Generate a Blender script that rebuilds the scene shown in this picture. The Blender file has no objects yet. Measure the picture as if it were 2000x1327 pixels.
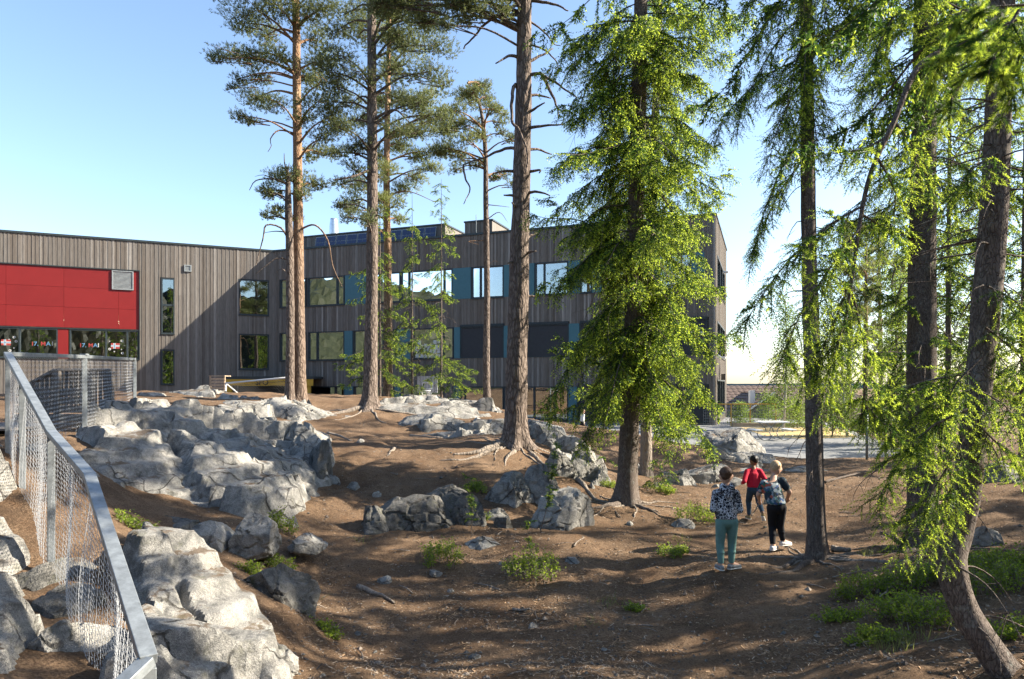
import bpy, bmesh, math, random
import numpy as np
from mathutils import Vector, Matrix

# ------------------------------------------------------------------ camera, sky, sun, exposure
F_PX, CX, HY, EYE = 1333.0, 1000.0, 752.0, 2.6
scn = bpy.context.scene
COL = scn.collection
cam_d = bpy.data.cameras.new('camera'); cam = bpy.data.objects.new('camera', cam_d); COL.objects.link(cam)
cam.location = (0, 0, EYE); cam.rotation_euler = (math.radians(90), 0, 0)
cam_d.sensor_width = 36.0; cam_d.lens = 36.0*F_PX/2000.0
cam_d.shift_y = (HY-663.5)/2000.0
cam_d.clip_start = 0.05; cam_d.clip_end = 6000
scn.camera = cam

SUN_AZ, SUN_EL = math.radians(4.0), math.radians(31.5)     # azimuth from +X towards +Y
w = bpy.data.worlds.new('World'); scn.world = w; w.use_nodes = True
wn = w.node_tree; wn.nodes.clear()
sky = wn.nodes.new('ShaderNodeTexSky'); sky.sky_type = 'NISHITA'; sky.sun_disc = False
sky.sun_elevation = SUN_EL; sky.sun_rotation = math.pi/2-SUN_AZ
sky.altitude = 100; sky.air_density = 1.0; sky.dust_density = 1.1; sky.ozone_density = 1.9
bg = wn.nodes.new('ShaderNodeBackground'); bg.inputs[1].default_value = 0.10
wo = wn.nodes.new('ShaderNodeOutputWorld')
wn.links.new(sky.outputs[0], bg.inputs[0]); wn.links.new(bg.outputs[0], wo.inputs[0])
sd = bpy.data.lights.new('sun', 'SUN'); sd.energy = 5.0; sd.angle = math.radians(0.53); sd.color = (1.0, 0.91, 0.76)
sun = bpy.data.objects.new('sun', sd); COL.objects.link(sun); sun.location = (60, 10, 50)
sdir = Vector((math.cos(SUN_EL)*math.cos(SUN_AZ), math.cos(SUN_EL)*math.sin(SUN_AZ), math.sin(SUN_EL)))
sun.rotation_euler = sdir.to_track_quat('Z', 'Y').to_euler()
vs = scn.view_settings
vs.view_transform = 'Standard'; vs.look = 'None'; vs.gamma = 1.0; vs.exposure = 1.8; vs.use_curve_mapping = False
cy = scn.cycles
cy.max_bounces = 6; cy.diffuse_bounces = 3; cy.glossy_bounces = 3; cy.transmission_bounces = 4; cy.transparent_max_bounces = 8
cy.caustics_reflective = False; cy.caustics_refractive = False
cy.sample_clamp_indirect = 6.0

# ------------------------------------------------------------------ helpers
def P(px, py, d):
    return np.array([(px-CX)/F_PX*d, d, EYE-(py-HY)/F_PX*d])
def tag(o, label=None, cat=None, group=None, kind=None):
    if label: o['label'] = label
    if cat: o['category'] = cat
    if group: o['group'] = group
    if kind: o['kind'] = kind
    return o
def empty(name, loc=(0, 0, 0), rz=0.0, label=None, cat=None, group=None, parent=None):
    o = bpy.data.objects.new(name, None); COL.objects.link(o)
    o.location = tuple(loc); o.rotation_euler = (0, 0, rz); o.empty_display_size = 0.2
    if parent: o.parent = parent
    return tag(o, label, cat, group)
def link(name, me, parent=None, loc=None):
    o = bpy.data.objects.new(name, me); COL.objects.link(o)
    if loc is not None: o.location = tuple(loc)
    if parent: o.parent = parent
    return o
def mesh_np(name, V, F, mats, midx=None, smooth=False, attr=None):
    """V (n,3), F (m,k) array with one k, or a list of arrays (tris and quads mixed)."""
    V = np.asarray(V, dtype=np.float32).reshape(-1, 3)
    Fs = [np.asarray(f, dtype=np.int32) for f in (F if isinstance(F, list) else [F])]
    Fs = [f for f in Fs if len(f)]
    me = bpy.data.meshes.new(name)
    me.vertices.add(len(V)); me.vertices.foreach_set('co', V.ravel())
    loops = np.concatenate([f.ravel() for f in Fs]); tot = np.concatenate([np.full(len(f), f.shape[1], np.int32) for f in Fs])
    start = np.concatenate([[0], np.cumsum(tot)[:-1]]).astype(np.int32)
    me.loops.add(len(loops)); me.loops.foreach_set('vertex_index', loops)
    me.polygons.add(len(tot)); me.polygons.foreach_set('loop_start', start)
    me.polygons.foreach_set('loop_total', tot)
    for m in (mats if isinstance(mats, (list, tuple)) else [mats]): me.materials.append(m)
    if midx is not None: me.polygons.foreach_set('material_index', np.asarray(midx, dtype=np.int32))
    me.polygons.foreach_set('use_smooth', np.full(len(tot), bool(smooth)))
    if attr is not None:
        a = me.attributes.new('tone', 'FLOAT', 'FACE'); a.data.foreach_set('value', np.asarray(attr, dtype=np.float32))
    me.update(calc_edges=True); me.validate()
    return me
class MB:
    def __init__(s): s.v = []; s.f = []; s.n = 0; s.tone = []
    def add(s, V, Fq, tone=0.5):
        V = np.asarray(V, float)
        s.v.append(V); s.f += [tuple(int(i)+s.n for i in f) for f in Fq]; s.n += len(V); s.tone += [tone]*len(Fq)
        return s
    def box(s, c, size, R=None, tone=0.5):
        h = np.asarray(size, float)/2
        V = np.array([[x, y, z] for z in (-1, 1) for y in (-1, 1) for x in (-1, 1)], float)*h
        if R is not None: V = V @ np.asarray(R).T
        V = V+np.asarray(c, float)
        return s.add(V, [(0, 2, 3, 1), (4, 5, 7, 6), (0, 1, 5, 4), (2, 6, 7, 3), (0, 4, 6, 2), (1, 3, 7, 5)], tone)
    def beam(s, a, b, w, h, up=(0, 0, 1)):
        a = np.asarray(a, float); b = np.asarray(b, float); d = b-a; L = np.linalg.norm(d); d = d/L
        up = np.asarray(up, float); x = np.cross(d, up)
        if np.linalg.norm(x) < 1e-4: x = np.cross(d, (1, 0, 0))
        x /= np.linalg.norm(x); z = np.cross(x, d)
        return s.box((a+b)/2, (w, L, h), np.stack([x, d, z], 1))
    def tube(s, pts, rad, n=8, cap=True):
        pts = np.asarray(pts, float); k = len(pts)
        rad = np.full(k, rad) if np.isscalar(rad) else np.asarray(rad, float)
        V = tube_verts(pts, rad, n)
        Fq = [(i*n+j, i*n+(j+1) % n, (i+1)*n+(j+1) % n, (i+1)*n+j) for i in range(k-1) for j in range(n)]
        if cap: Fq += [tuple(range(n-1, -1, -1)), tuple(range((k-1)*n, k*n))]
        return s.add(V.reshape(-1, 3), Fq)
    def lathe(s, prof, n=24, c=(0, 0, 0)):
        V = np.array([[r*math.cos(2*math.pi*j/n)+c[0], r*math.sin(2*math.pi*j/n)+c[1], z+c[2]] for r, z in prof for j in range(n)])
        k = len(prof)
        Fq = [(i*n+j, i*n+(j+1) % n, (i+1)*n+(j+1) % n, (i+1)*n+j) for i in range(k-1) for j in range(n)]
        Fq += [tuple(range(n-1, -1, -1)), tuple(range((k-1)*n, k*n))]
        return s.add(V, Fq)
    def build(s, name, mat, parent=None, smooth=False, loc=None, tone=False, bevel=0):
        me = bpy.data.meshes.new(name)
        me.from_pydata(np.concatenate(s.v).tolist(), [], s.f)
        me.materials.append(mat)
        if smooth: me.polygons.foreach_set('use_smooth', np.ones(len(me.polygons), bool))
        if tone:
            a = me.attributes.new('tone', 'FLOAT', 'FACE'); a.data.foreach_set('value', np.asarray(s.tone, dtype=np.float32))
        me.update()
        o = link(name, me, parent, loc)
        if bevel:
            b = o.modifiers.new('bevel', 'BEVEL'); b.width = bevel; b.segments = 2; b.limit_method = 'ANGLE'
        return o
def frames(pts):
    k = len(pts); T = np.zeros_like(pts)
    T[1:-1] = pts[2:]-pts[:-2]; T[0] = pts[1]-pts[0]; T[-1] = pts[-1]-pts[-2]
    T /= (np.linalg.norm(T, axis=1, keepdims=True)+1e-9)
    ref = np.array([0.31, 0.17, 0.93]) if abs(T[0, 2]) < 0.8 else np.array([1.0, 0.03, 0.0])
    X = np.zeros_like(pts); x = ref
    for i in range(k):
        x = x-T[i]*np.dot(x, T[i]); x = x/(np.linalg.norm(x)+1e-9); X[i] = x
    return T, X, np.cross(T, X)
def tube_verts(pts, rad, n):
    T, X, Y = frames(pts)
    th = np.arange(n)*2*math.pi/n
    return pts[:, None]+rad[:, None, None]*(np.cos(th)[None, :, None]*X[:, None]+np.sin(th)[None, :, None]*Y[:, None])
def smooth_path(pts, step):
    """Catmull-Rom resampling"""
    p = np.asarray(pts, float)
    if len(p) == 2: 
        n = max(2, int(np.linalg.norm(p[1]-p[0])/step)+1); return p[0]+(p[1]-p[0])*np.linspace(0, 1, n)[:, None]
    q = np.vstack([2*p[0]-p[1], p, 2*p[-1]-p[-2]]); out = []
    for i in range(1, len(q)-2):
        n = max(2, int(np.linalg.norm(q[i+1][:3]-q[i][:3])/step)+1)
        t = np.linspace(0, 1, n, endpoint=False)[:, None]
        out.append(0.5*((2*q[i])+(-q[i-1]+q[i+1])*t+(2*q[i-1]-5*q[i]+4*q[i+1]-q[i+2])*t**2+(-q[i-1]+3*q[i]-3*q[i+1]+q[i+2])*t**3))
    out.append(q[-2][None]); return np.vstack(out)

# ---- numpy noise
def _h(i, j, k, seed):
    n = (i.astype(np.int64)*374761393+j.astype(np.int64)*668265263+k.astype(np.int64)*2147483647+seed*1274126177) & 0xffffffff
    n = ((n ^ (n >> 13))*1274126177) & 0xffffffff
    n = ((n ^ (n >> 16))*2246822519) & 0xffffffff
    return ((n ^ (n >> 15)) & 0xffffff)/float(0xffffff)
def vnoise(p, seed=0):
    p = np.asarray(p, float); b = np.floor(p); f = p-b; b = b.astype(np.int64); u = f*f*(3-2*f); r = 0
    for dx in (0, 1):
        for dy in (0, 1):
            for dz in (0, 1):
                wgt = (u[:, 0] if dx else 1-u[:, 0])*(u[:, 1] if dy else 1-u[:, 1])*(u[:, 2] if dz else 1-u[:, 2])
                r = r+wgt*_h(b[:, 0]+dx, b[:, 1]+dy, b[:, 2]+dz, seed)
    return r*2-1
def fbm(p, o=4, seed=0, gain=0.5):
    p = np.asarray(p, float); r = 0; a = 1.0
    for i in range(o): r = r+a*vnoise(p*2.03**i+i*7.3, seed+i); a *= gain
    return r
def worley(p, seed=0):
    p = np.asarray(p, float); b = np.floor(p).astype(np.int64)
    f1 = np.full(len(p), 9.0); f2 = np.full(len(p), 9.0); cid = np.zeros(len(p))
    for dx in (-1, 0, 1):
        for dy in (-1, 0, 1):
            for dz in (-1, 0, 1):
                i, j, k = b[:, 0]+dx, b[:, 1]+dy, b[:, 2]+dz
                q = np.stack([i+_h(i, j, k, seed), j+_h(i, j, k, seed+11), k+_h(i, j, k, seed+23)], 1)
                d = np.linalg.norm(p-q, axis=1); c = _h(i, j, k, seed+37)
                m = d < f1
                f2 = np.where(m, f1, np.minimum(f2, d)); cid = np.where(m, c, cid); f1 = np.where(m, d, f1)
    return f1, f2, cid
def sstep(a, b, x):
    t = np.clip((x-a)/(b-a), 0, 1); return t*t*(3-2*t)

# ------------------------------------------------------------------ materials
class NT:
    def __init__(s, name):
        s.m = bpy.data.materials.new(name); s.m.use_nodes = True; s.t = s.m.node_tree; s.t.nodes.clear()
        s.out = s.n('OutputMaterial')
    def n(s, t, **kw):
        nd = s.t.nodes.new('ShaderNode'+t)
        for k, v in kw.items():
            setattr(nd, k, v)
        return nd
    def l(s, a, b): s.t.links.new(a, b)
    def coord(s, kind='Object', scale=(1, 1, 1)):
        tc = s.n('TexCoord'); mp = s.n('Mapping'); mp.inputs['Scale'].default_value = scale
        s.l(tc.outputs[kind], mp.inputs[0]); return mp.outputs[0]
    def noise(s, vec, scale, detail=4, rough=0.6, dist=0.0):
        nd = s.n('TexNoise'); s.l(vec, nd.inputs['Vector']); nd.inputs['Scale'].default_value = scale
        nd.inputs['Detail'].default_value = detail; nd.inputs['Roughness'].default_value = rough; nd.inputs['Distortion'].default_value = dist
        return nd.outputs[0]
    def vor(s, vec, scale, feature='F1', out='Distance', rnd=1.0):
        nd = s.n('TexVoronoi'); nd.feature = feature; s.l(vec, nd.inputs['Vector']); nd.inputs['Scale'].default_value = scale
        nd.inputs['Randomness'].default_value = rnd
        return nd.outputs[out]
    def ramp(s, fac, stops, interp='LINEAR'):
        nd = s.n('ValToRGB'); nd.color_ramp.interpolation = interp; e = nd.color_ramp.elements
        while len(e) < len(stops): e.new(0.5)
        for el, (p, c) in zip(e, stops):
            el.position = p; el.color = (*c, 1) if len(c) == 3 else c
        s.l(fac, nd.inputs[0]); return nd.outputs[0]
    def mix(s, fac, a, b, mode='MIX'):
        nd = s.n('Mix'); nd.data_type = 'RGBA'; nd.blend_type = mode
        for sock, v in ((nd.inputs[0], fac), (nd.inputs[6], a), (nd.inputs[7], b)):
            if isinstance(v, (int, float)): sock.default_value = v
            elif isinstance(v, tuple): sock.default_value = (*v, 1) if len(v) == 3 else v
            else: s.l(v, sock)
        return nd.outputs[2]
    def math(s, op, a, b=0.0):
        nd = s.n('Math'); nd.operation = op
        for sock, v in ((nd.inputs[0], a), (nd.inputs[1], b)):
            if isinstance(v, (int, float)): sock.default_value = v
            else: s.l(v, sock)
        return nd.outputs[0]
    def bump(s, h, strength=0.5, dist=0.02, nrm=None):
        nd = s.n('Bump'); nd.inputs['Strength'].default_value = strength; nd.inputs['Distance'].default_value = dist
        s.l(h, nd.inputs['Height'])
        if nrm: s.l(nrm, nd.inputs['Normal'])
        return nd.outputs[0]
    def principled(s, color, rough=0.8, metal=0.0, nrm=None, spec=0.3, link=True, sheen=0.0):
        nd = s.n('BsdfPrincipled')
        if isinstance(color, tuple): nd.inputs['Base Color'].default_value = (*color, 1)
        else: s.l(color, nd.inputs['Base Color'])
        if isinstance(rough, (int, float)): nd.inputs['Roughness'].default_value = rough
        else: s.l(rough, nd.inputs['Roughness'])
        nd.inputs['Metallic'].default_value = metal; nd.inputs['Specular IOR Level'].default_value = spec
        nd.inputs['Sheen Weight'].default_value = sheen
        if nrm: s.l(nrm, nd.inputs['Normal'])
        if link: s.l(nd.outputs[0], s.out.inputs[0])
        return nd
    def tone(s):
        nd = s.n('Attribute'); nd.attribute_name = 'tone'; return nd.outputs['Fac']
    def rnd(s):
        return s.n('ObjectInfo').outputs['Random']

def plain(name, col, rough=0.6, metal=0.0, var=0.12, scale=6.0, spec=0.3, bump=0.0, bscale=80):
    t = NT(name); c = t.coord('Object')
    nz = t.noise(c, scale, 5, 0.65)
    a = tuple(x*(1-var) for x in col); b = tuple(min(1, x*(1+var)) for x in col)
    colr = t.ramp(nz, [(0.3, a), (0.7, b)])
    nr = t.bump(t.noise(c, bscale, 3), bump, 0.01) if bump else None
    t.principled(colr, rough, metal, nr, spec); return t.m
def mat_soil():
    t = NT('soil'); c = t.coord('Object')
    big = t.noise(c, 0.7, 5, 0.6); mid = t.noise(c, 4.5, 6, 0.7); fine = t.noise(c, 45, 5, 0.75)
    base = t.ramp(big, [(0.3, (0.14, 0.088, 0.054)), (0.5, (0.24, 0.162, 0.104)), (0.68, (0.34, 0.24, 0.16))])
    base = t.mix(0.55, base, t.ramp(mid, [(0.25, (0.062, 0.039, 0.025)), (0.55, (0.16, 0.108, 0.070)), (0.8, (0.26, 0.187, 0.125))]))
    sp = t.vor(c, 60, 'F1')
    specks = t.ramp(sp, [(0.10, (1, 1, 1)), (0.2, (0, 0, 0))])
    dark = t.ramp(fine, [(0.35, (0.45, 0.42, 0.4)), (0.6, (1.15, 1.12, 1.08))])
    base = t.mix(1.0, base, dark, 'MULTIPLY')
    cr = t.ramp(t.noise(c, 110, 3, 0.6), [(0.62, (0, 0, 0)), (0.68, (1, 1, 1))])
    base = t.mix(t.math('MULTIPLY', cr, 0.5), base, (0.27, 0.20, 0.135))
    hum = t.ramp(t.noise(c, 1.7, 6, 0.72, 0.4), [(0.50, (0, 0, 0)), (0.60, (1, 1, 1))])
    base = t.mix(t.math('MULTIPLY', hum, 0.38), base, (0.07, 0.045, 0.029))
    ndl = t.ramp(t.noise(c, 2.6, 5, 0.7), [(0.55, (0, 0, 0)), (0.66, (1, 1, 1))])
    base = t.mix(t.math('MULTIPLY', ndl, 0.4), base, (0.17, 0.092, 0.048))
    clod = t.noise(c, 14, 6, 0.8)
    nr = t.bump(clod, 0.8, 0.05); nr = t.bump(fine, 0.7, 0.03, nr); nr = t.bump(t.noise(c, 150, 3, 0.7), 0.6, 0.01, nr)
    t.principled(base, 0.95, 0, nr, 0.1); return t.m
def mat_rock(name='granite', light=1.0, moss=0.25):
    t = NT(name); c = t.coord('Object')
    r = t.rnd()
    off = t.n('Combine' + 'XYZ'); t.l(t.math('MULTIPLY', r, 37.0), off.inputs[0])
    ad = t.n('VectorMath'); ad.operation = 'ADD'; t.l(c, ad.inputs[0]); t.l(off.outputs[0], ad.inputs[1]); c = ad.outputs[0]
    a = t.noise(c, 1.1, 6, 0.65); b = t.noise(c, 7, 6, 0.7); f = t.noise(c, 70, 4, 0.8)
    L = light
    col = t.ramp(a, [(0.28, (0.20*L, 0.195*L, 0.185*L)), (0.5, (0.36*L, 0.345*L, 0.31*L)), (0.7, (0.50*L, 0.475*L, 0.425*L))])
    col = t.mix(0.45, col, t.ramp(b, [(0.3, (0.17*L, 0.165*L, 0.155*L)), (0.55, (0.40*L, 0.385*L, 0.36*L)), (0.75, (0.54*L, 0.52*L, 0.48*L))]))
    sp = t.ramp(t.noise(c, 160, 2, 0.5), [(0.36, (0.42, 0.42, 0.42)), (0.5, (1, 1, 1)), (0.66, (1.18, 1.17, 1.15))])
    col = t.mix(0.85, col, sp, 'MULTIPLY')
    blk = t.ramp(t.noise(c, 3.1, 7, 0.78, 0.6), [(0.48, (0, 0, 0)), (0.60, (1, 1, 1))])     # dark lichen crust
    col = t.mix(t.math('MULTIPLY', blk, 0.7), col, (0.10*L, 0.10*L, 0.095*L))
    rust = t.ramp(t.noise(c, 2.1, 5, 0.7), [(0.6, (0, 0, 0)), (0.78, (1, 1, 1))])
    col = t.mix(t.math('MULTIPLY', rust, 0.35), col, (0.30, 0.21, 0.13))
    g = t.n('NewGeometry'); sx = t.n('SeparateXYZ'); t.l(g.outputs['Normal'], sx.inputs[0])
    up = t.ramp(sx.outputs[2], [(0.80, (0, 0, 0)), (0.95, (1, 1, 1))])
    dep = t.math('MULTIPLY', up, t.ramp(t.noise(c, 2.4, 6, 0.75, 0.5), [(0.52, (0, 0, 0)), (0.58, (1, 1, 1))]))
    col = t.mix(t.math('MULTIPLY', dep, 0.8), col, (0.105, 0.07, 0.043))
    mz = t.math('MULTIPLY', t.ramp(t.noise(c, 5, 6, 0.75), [(0.56, (0, 0, 0)), (0.66, (1, 1, 1))]), moss)
    col = t.mix(mz, col, (0.085, 0.085, 0.03))
    dn = t.n('TexNoise'); t.l(c, dn.inputs['Vector']); dn.inputs['Scale'].default_value = 1.6; dn.inputs['Detail'].default_value = 5
    dm = t.n('VectorMath'); dm.operation = 'MULTIPLY_ADD'; t.l(dn.outputs['Color'], dm.inputs[0]); dm.inputs[1].default_value = (.5, .5, .5); t.l(c, dm.inputs[2])
    k1 = t.ramp(t.vor(dm.outputs[0], 1.05, 'DISTANCE_TO_EDGE'), [(0.0, (0, 0, 0)), (0.016, (1, 1, 1))])
    k1 = t.math('MAXIMUM', k1, t.ramp(t.noise(c, 0.9, 4), [(0.47, (0, 0, 0)), (0.53, (1, 1, 1))]))
    k2 = t.ramp(t.vor(dm.outputs[0], 2.4, 'DISTANCE_TO_EDGE'), [(0.0, (0, 0, 0)), (0.02, (1, 1, 1))])
    k2 = t.math('MAXIMUM', k2, t.ramp(t.noise(c, 1.3, 3), [(0.38, (0, 0, 0)), (0.46, (1, 1, 1))]))
    kk = t.math('MULTIPLY', k1, k2)
    col = t.mix(t.math('ADD', t.math('MULTIPLY', kk, 0.7), 0.3), (0.04, 0.033, 0.025), col)
    nr = t.bump(kk, 0.9, 0.05); nr = t.bump(b, 0.7, 0.06, nr); nr = t.bump(t.noise(c, 22, 5, 0.75), 0.6, 0.02, nr); nr = t.bump(f, 0.8, 0.012, nr)
    t.principled(col, 0.9, 0, nr, 0.15); return t.m
def mat_bark(kind):
    t = NT('bark_'+kind); c = t.coord('Object', (1, 1, 0.32)); c1 = t.coord('Object')
    sp = t.n('SeparateXYZ'); t.l(c1, sp.inputs[0]); z = sp.outputs[2]
    wob = t.noise(c1, 3, 3, 0.5)
    dn = t.n('TexNoise'); t.l(c, dn.inputs['Vector']); dn.inputs['Scale'].default_value = 9; dn.inputs['Detail'].default_value = 4
    dm = t.n('VectorMath'); dm.operation = 'MULTIPLY_ADD'; t.l(dn.outputs['Color'], dm.inputs[0]); dm.inputs[1].default_value = (.14, .14, .14); t.l(c, dm.inputs[2]); cd = dm.outputs[0]
    v = t.vor(cd, 12 if kind != 'spruce' else 44, 'DISTANCE_TO_EDGE'); f = t.noise(c, 38, 6, 0.8)
    plate = t.ramp(v, [(0.0, (0, 0, 0)), (0.22 if kind != 'spruce' else 0.12, (1, 1, 1))])
    if kind == 'pine':
        col = t.mix(t.math('ADD', t.math('MULTIPLY', plate, 0.65), 0.35), (0.045, 0.033, 0.026), t.ramp(f, [(0.3, (0.085, 0.066, 0.054)), (0.52, (0.19, 0.15, 0.125)), (0.75, (0.34, 0.285, 0.24))]))
    elif kind == 'orange':
        low = t.mix(t.math('ADD', t.math('MULTIPLY', plate, 0.65), 0.35), (0.055, 0.038, 0.028), t.ramp(f, [(0.3, (0.14, 0.10, 0.078)), (0.7, (0.30, 0.23, 0.18))]))
        top = t.ramp(t.noise(c, 12, 5, 0.7), [(0.3, (0.15, 0.085, 0.05)), (0.5, (0.27, 0.165, 0.10)), (0.72, (0.40, 0.28, 0.18))])
        zz = t.math('ADD', z, t.math('MULTIPLY', wob, 2.5))
        mr = t.n('MapRange'); t.l(zz, mr.inputs[0]); mr.inputs[1].default_value = 4.0; mr.inputs[2].default_value = 8.5
        col = t.mix(mr.outputs[0], low, top)
    elif kind == 'spruce':
        col = t.mix(t.math('ADD', t.math('MULTIPLY', plate, 0.6), 0.4), (0.045, 0.035, 0.03), t.ramp(f, [(0.3, (0.075, 0.06, 0.05)), (0.55, (0.16, 0.13, 0.11)), (0.75, (0.28, 0.24, 0.21))]))
        li = t.ramp(t.noise(c1, 9, 5, 0.75), [(0.56, (0, 0, 0)), (0.66, (1, 1, 1))])
        col = t.mix(t.math('MULTIPLY', li, 0.45), col, (0.25, 0.26, 0.23))
    else:
        col = t.ramp(f, [(0.3, (0.16, 0.13, 0.105)), (0.7, (0.33, 0.28, 0.23))])
    nr = t.bump(plate, 0.7, 0.03 if kind != 'spruce' else 0.012); nr = t.bump(f, 0.5, 0.012, nr)
    t.principled(col, 0.92, 0, nr, 0.12); return t.m
def mat_leaf(name, col, trans, var=0.35, mixf=0.45, spec=0.25):
    t = NT(name); c = t.coord('Object')
    nz = t.noise(c, 2.2, 4, 0.7)
    geo = t.n('NewGeometry'); ri = geo.outputs['Random Per Island']
    k = t.math('ADD', t.math('MULTIPLY', nz, 0.6), t.math('MULTIPLY', ri, 0.4))
    lo = tuple(x*(1-var) for x in col); hi = tuple(min(1, x*(1+var)) for x in col)
    cc = t.ramp(k, [(0.25, lo), (0.75, hi)])
    lo2 = tuple(x*(1-var) for x in trans); hi2 = tuple(min(1, x*(1+var)) for x in trans)
    ct = t.ramp(k, [(0.25, lo2), (0.75, hi2)])
    p = t.principled(cc, 0.55, 0, None, spec, link=False)
    tr = t.n('BsdfTranslucent'); t.l(ct, tr.inputs[0])
    mx = t.n('MixShader'); mx.inputs[0].default_value = mixf
    t.l(p.outputs[0], mx.inputs[1]); t.l(tr.outputs[0], mx.inputs[2]); t.l(mx.outputs[0], t.out.inputs[0])
    return t.m
def mat_cladding():
    t = NT('weathered_cladding'); tn = t.tone(); c = t.coord('Object', (9, 9, 0.55))
    g = t.noise(c, 3.0, 6, 0.7); g2 = t.noise(t.coord('Object', (1, 1, 0.25)), 0.8, 4, 0.6)
    base = t.ramp(tn, [(0.0, (0.098, 0.084, 0.071)), (0.35, (0.145, 0.128, 0.111)), (0.7, (0.20, 0.182, 0.162)), (1.0, (0.33, 0.305, 0.275))])
    base = t.mix(0.75, base, t.ramp(g, [(0.3, (0.5, 0.48, 0.46)), (0.55, (1, 1, 1)), (0.75, (1.25, 1.22, 1.2))]), 'MULTIPLY')
    warm = t.ramp(g2, [(0.45, (0, 0, 0)), (0.7, (1, 1, 1))])
    base = t.mix(t.math('MULTIPLY', warm, 0.22), base, (0.19, 0.135, 0.092))
    nr = t.bump(g, 0.3, 0.006)
    t.principled(base, 0.85, 0, nr, 0.15); return t.m
def mat_glass():
    t = NT('window_glass')
    gl = t.n('BsdfGlossy'); gl.inputs['Roughness'].default_value = 0.0; gl.inputs[0].default_value = (0.93, 0.97, 1, 1)
    nz = t.noise(t.coord('Object'), 0.55, 2, 0.4); nb = t.bump(nz, 0.06, 0.05); t.l(nb, gl.inputs['Normal'])
    tr = t.n('BsdfTransparent'); tr.inputs[0].default_value = (0.62, 0.68, 0.66, 1)
    fr = t.n('Fresnel'); fr.inputs[0].default_value = 2.35
    mx = t.n('MixShader'); t.l(t.math('ADD', fr.outputs[0], 0.12), mx.inputs[0]); t.l(tr.outputs[0], mx.inputs[1]); t.l(gl.outputs[0], mx.inputs[2])
    t.l(mx.outputs[0], t.out.inputs[0]); return t.m
def mat_emit(name, col, s):
    t = NT(name); e = t.n('Emission'); e.inputs[0].default_value = (*col, 1); e.inputs[1].default_value = s
    t.l(e.outputs[0], t.out.inputs[0]); return t.m
def mat_asphalt():
    t = NT('asphalt'); c = t.coord('Object')
    a = t.noise(c, 0.35, 5, 0.6); f = t.noise(c, 60, 3, 0.7)
    col = t.ramp(a, [(0.3, (0.14, 0.145, 0.148)), (0.7, (0.20, 0.20, 0.20))])
    col = t.mix(0.4, col, t.ramp(f, [(0.3, (0.1, 0.1, 0.1)), (0.7, (0.36, 0.36, 0.35))]))
    t.principled(col, 0.9, 0, t.bump(f, 0.3, 0.004), 0.2); return t.m
def mat_roof():
    t = NT('roof_tile'); c = t.coord('Object')
    nz = t.noise(c, 3, 4, 0.6)
    col = t.ramp(nz, [(0.3, (0.10, 0.075, 0.062)), (0.7, (0.165, 0.12, 0.10))])
    t.principled(col, 0.8, 0, None, 0.2); return t.m
def mat_hoodie():
    t = NT('scribble_hoodie'); c = t.coord('Object')
    n1 = t.noise(c, 22, 2, 0.5, 1.3)
    band = t.math('ABSOLUTE', t.math('SUBTRACT', n1, 0.5))
    ln = t.ramp(band, [(0.014, (1, 1, 1)), (0.026, (0, 0, 0))])
    n2 = t.vor(c, 26, 'DISTANCE_TO_EDGE'); ln2 = t.ramp(n2, [(0.05, (1, 1, 1)), (0.08, (0, 0, 0))])
    pick = t.ramp(t.noise(c, 7, 2), [(0.5, (0, 0, 0)), (0.52, (1, 1, 1))])
    m = t.math('MAXIMUM', ln, t.math('MULTIPLY', ln2, pick))
    col = t.mix(m, (0.012, 0.014, 0.022), (0.62, 0.64, 0.68))
    t.principled(col, 0.9, 0, t.bump(t.noise(c, 14, 3), 0.4, 0.02), 0.15); return t.m
def mat_print():
    t = NT('printed_tshirt'); c = t.coord('Object')
    nd = t.n('TexVoronoi'); t.l(c, nd.inputs['Vector']); nd.inputs['Scale'].default_value = 26
    sp = t.n('SeparateColor'); t.l(nd.outputs['Color'], sp.inputs[0])
    pal = t.ramp(sp.outputs[0], [(0.0, (0.03, 0.045, 0.055)), (0.28, (0.05, 0.12, 0.14)), (0.42, (0.26, 0.30, 0.32)), (0.58, (0.38, 0.09, 0.06)), (0.68, (0.05, 0.09, 0.2)), (0.8, (0.30, 0.27, 0.26)), (0.9, (0.05, 0.16, 0.09))], 'CONSTANT')
    z = t.n('SeparateXYZ'); t.l(t.coord('Object'), z.inputs[0])
    n2 = t.noise(c, 5, 3)
    pk = t.ramp(n2, [(0.42, (0, 0, 0)), (0.47, (1, 1, 1))])
    col = t.mix(pk, (0.028, 0.04, 0.05), pal)
    t.principled(col, 0.85, 0, t.bump(t.noise(c, 12, 3), 0.4, 0.02), 0.15); return t.m

M = {}
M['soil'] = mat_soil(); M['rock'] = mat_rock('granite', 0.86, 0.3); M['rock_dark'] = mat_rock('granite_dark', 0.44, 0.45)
M['pine'] = mat_bark('pine'); M['orange'] = mat_bark('orange'); M['spruce'] = mat_bark('spruce'); M['deadwood'] = mat_bark('dead')
M['needle_old'] = mat_leaf('spruce_needles', (0.036, 0.07, 0.019), (0.09, 0.17, 0.025), 0.4, 0.4)
M['needle_new'] = mat_leaf('spruce_fresh_needles', (0.22, 0.30, 0.036), (0.54, 0.66, 0.07), 0.3, 0.5)
M['pine_needle'] = mat_leaf('pine_needles', (0.090, 0.104, 0.046), (0.18, 0.21, 0.065), 0.4, 0.35)
M['pine_needle_b'] = mat_leaf('pine_needles_pale', (0.15, 0.165, 0.065), (0.29, 0.32, 0.09), 0.35, 0.4)
M['bilberry'] = mat_leaf('bilberry_leaf', (0.13, 0.185, 0.025), (0.36, 0.46, 0.045), 0.5, 0.5)
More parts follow.
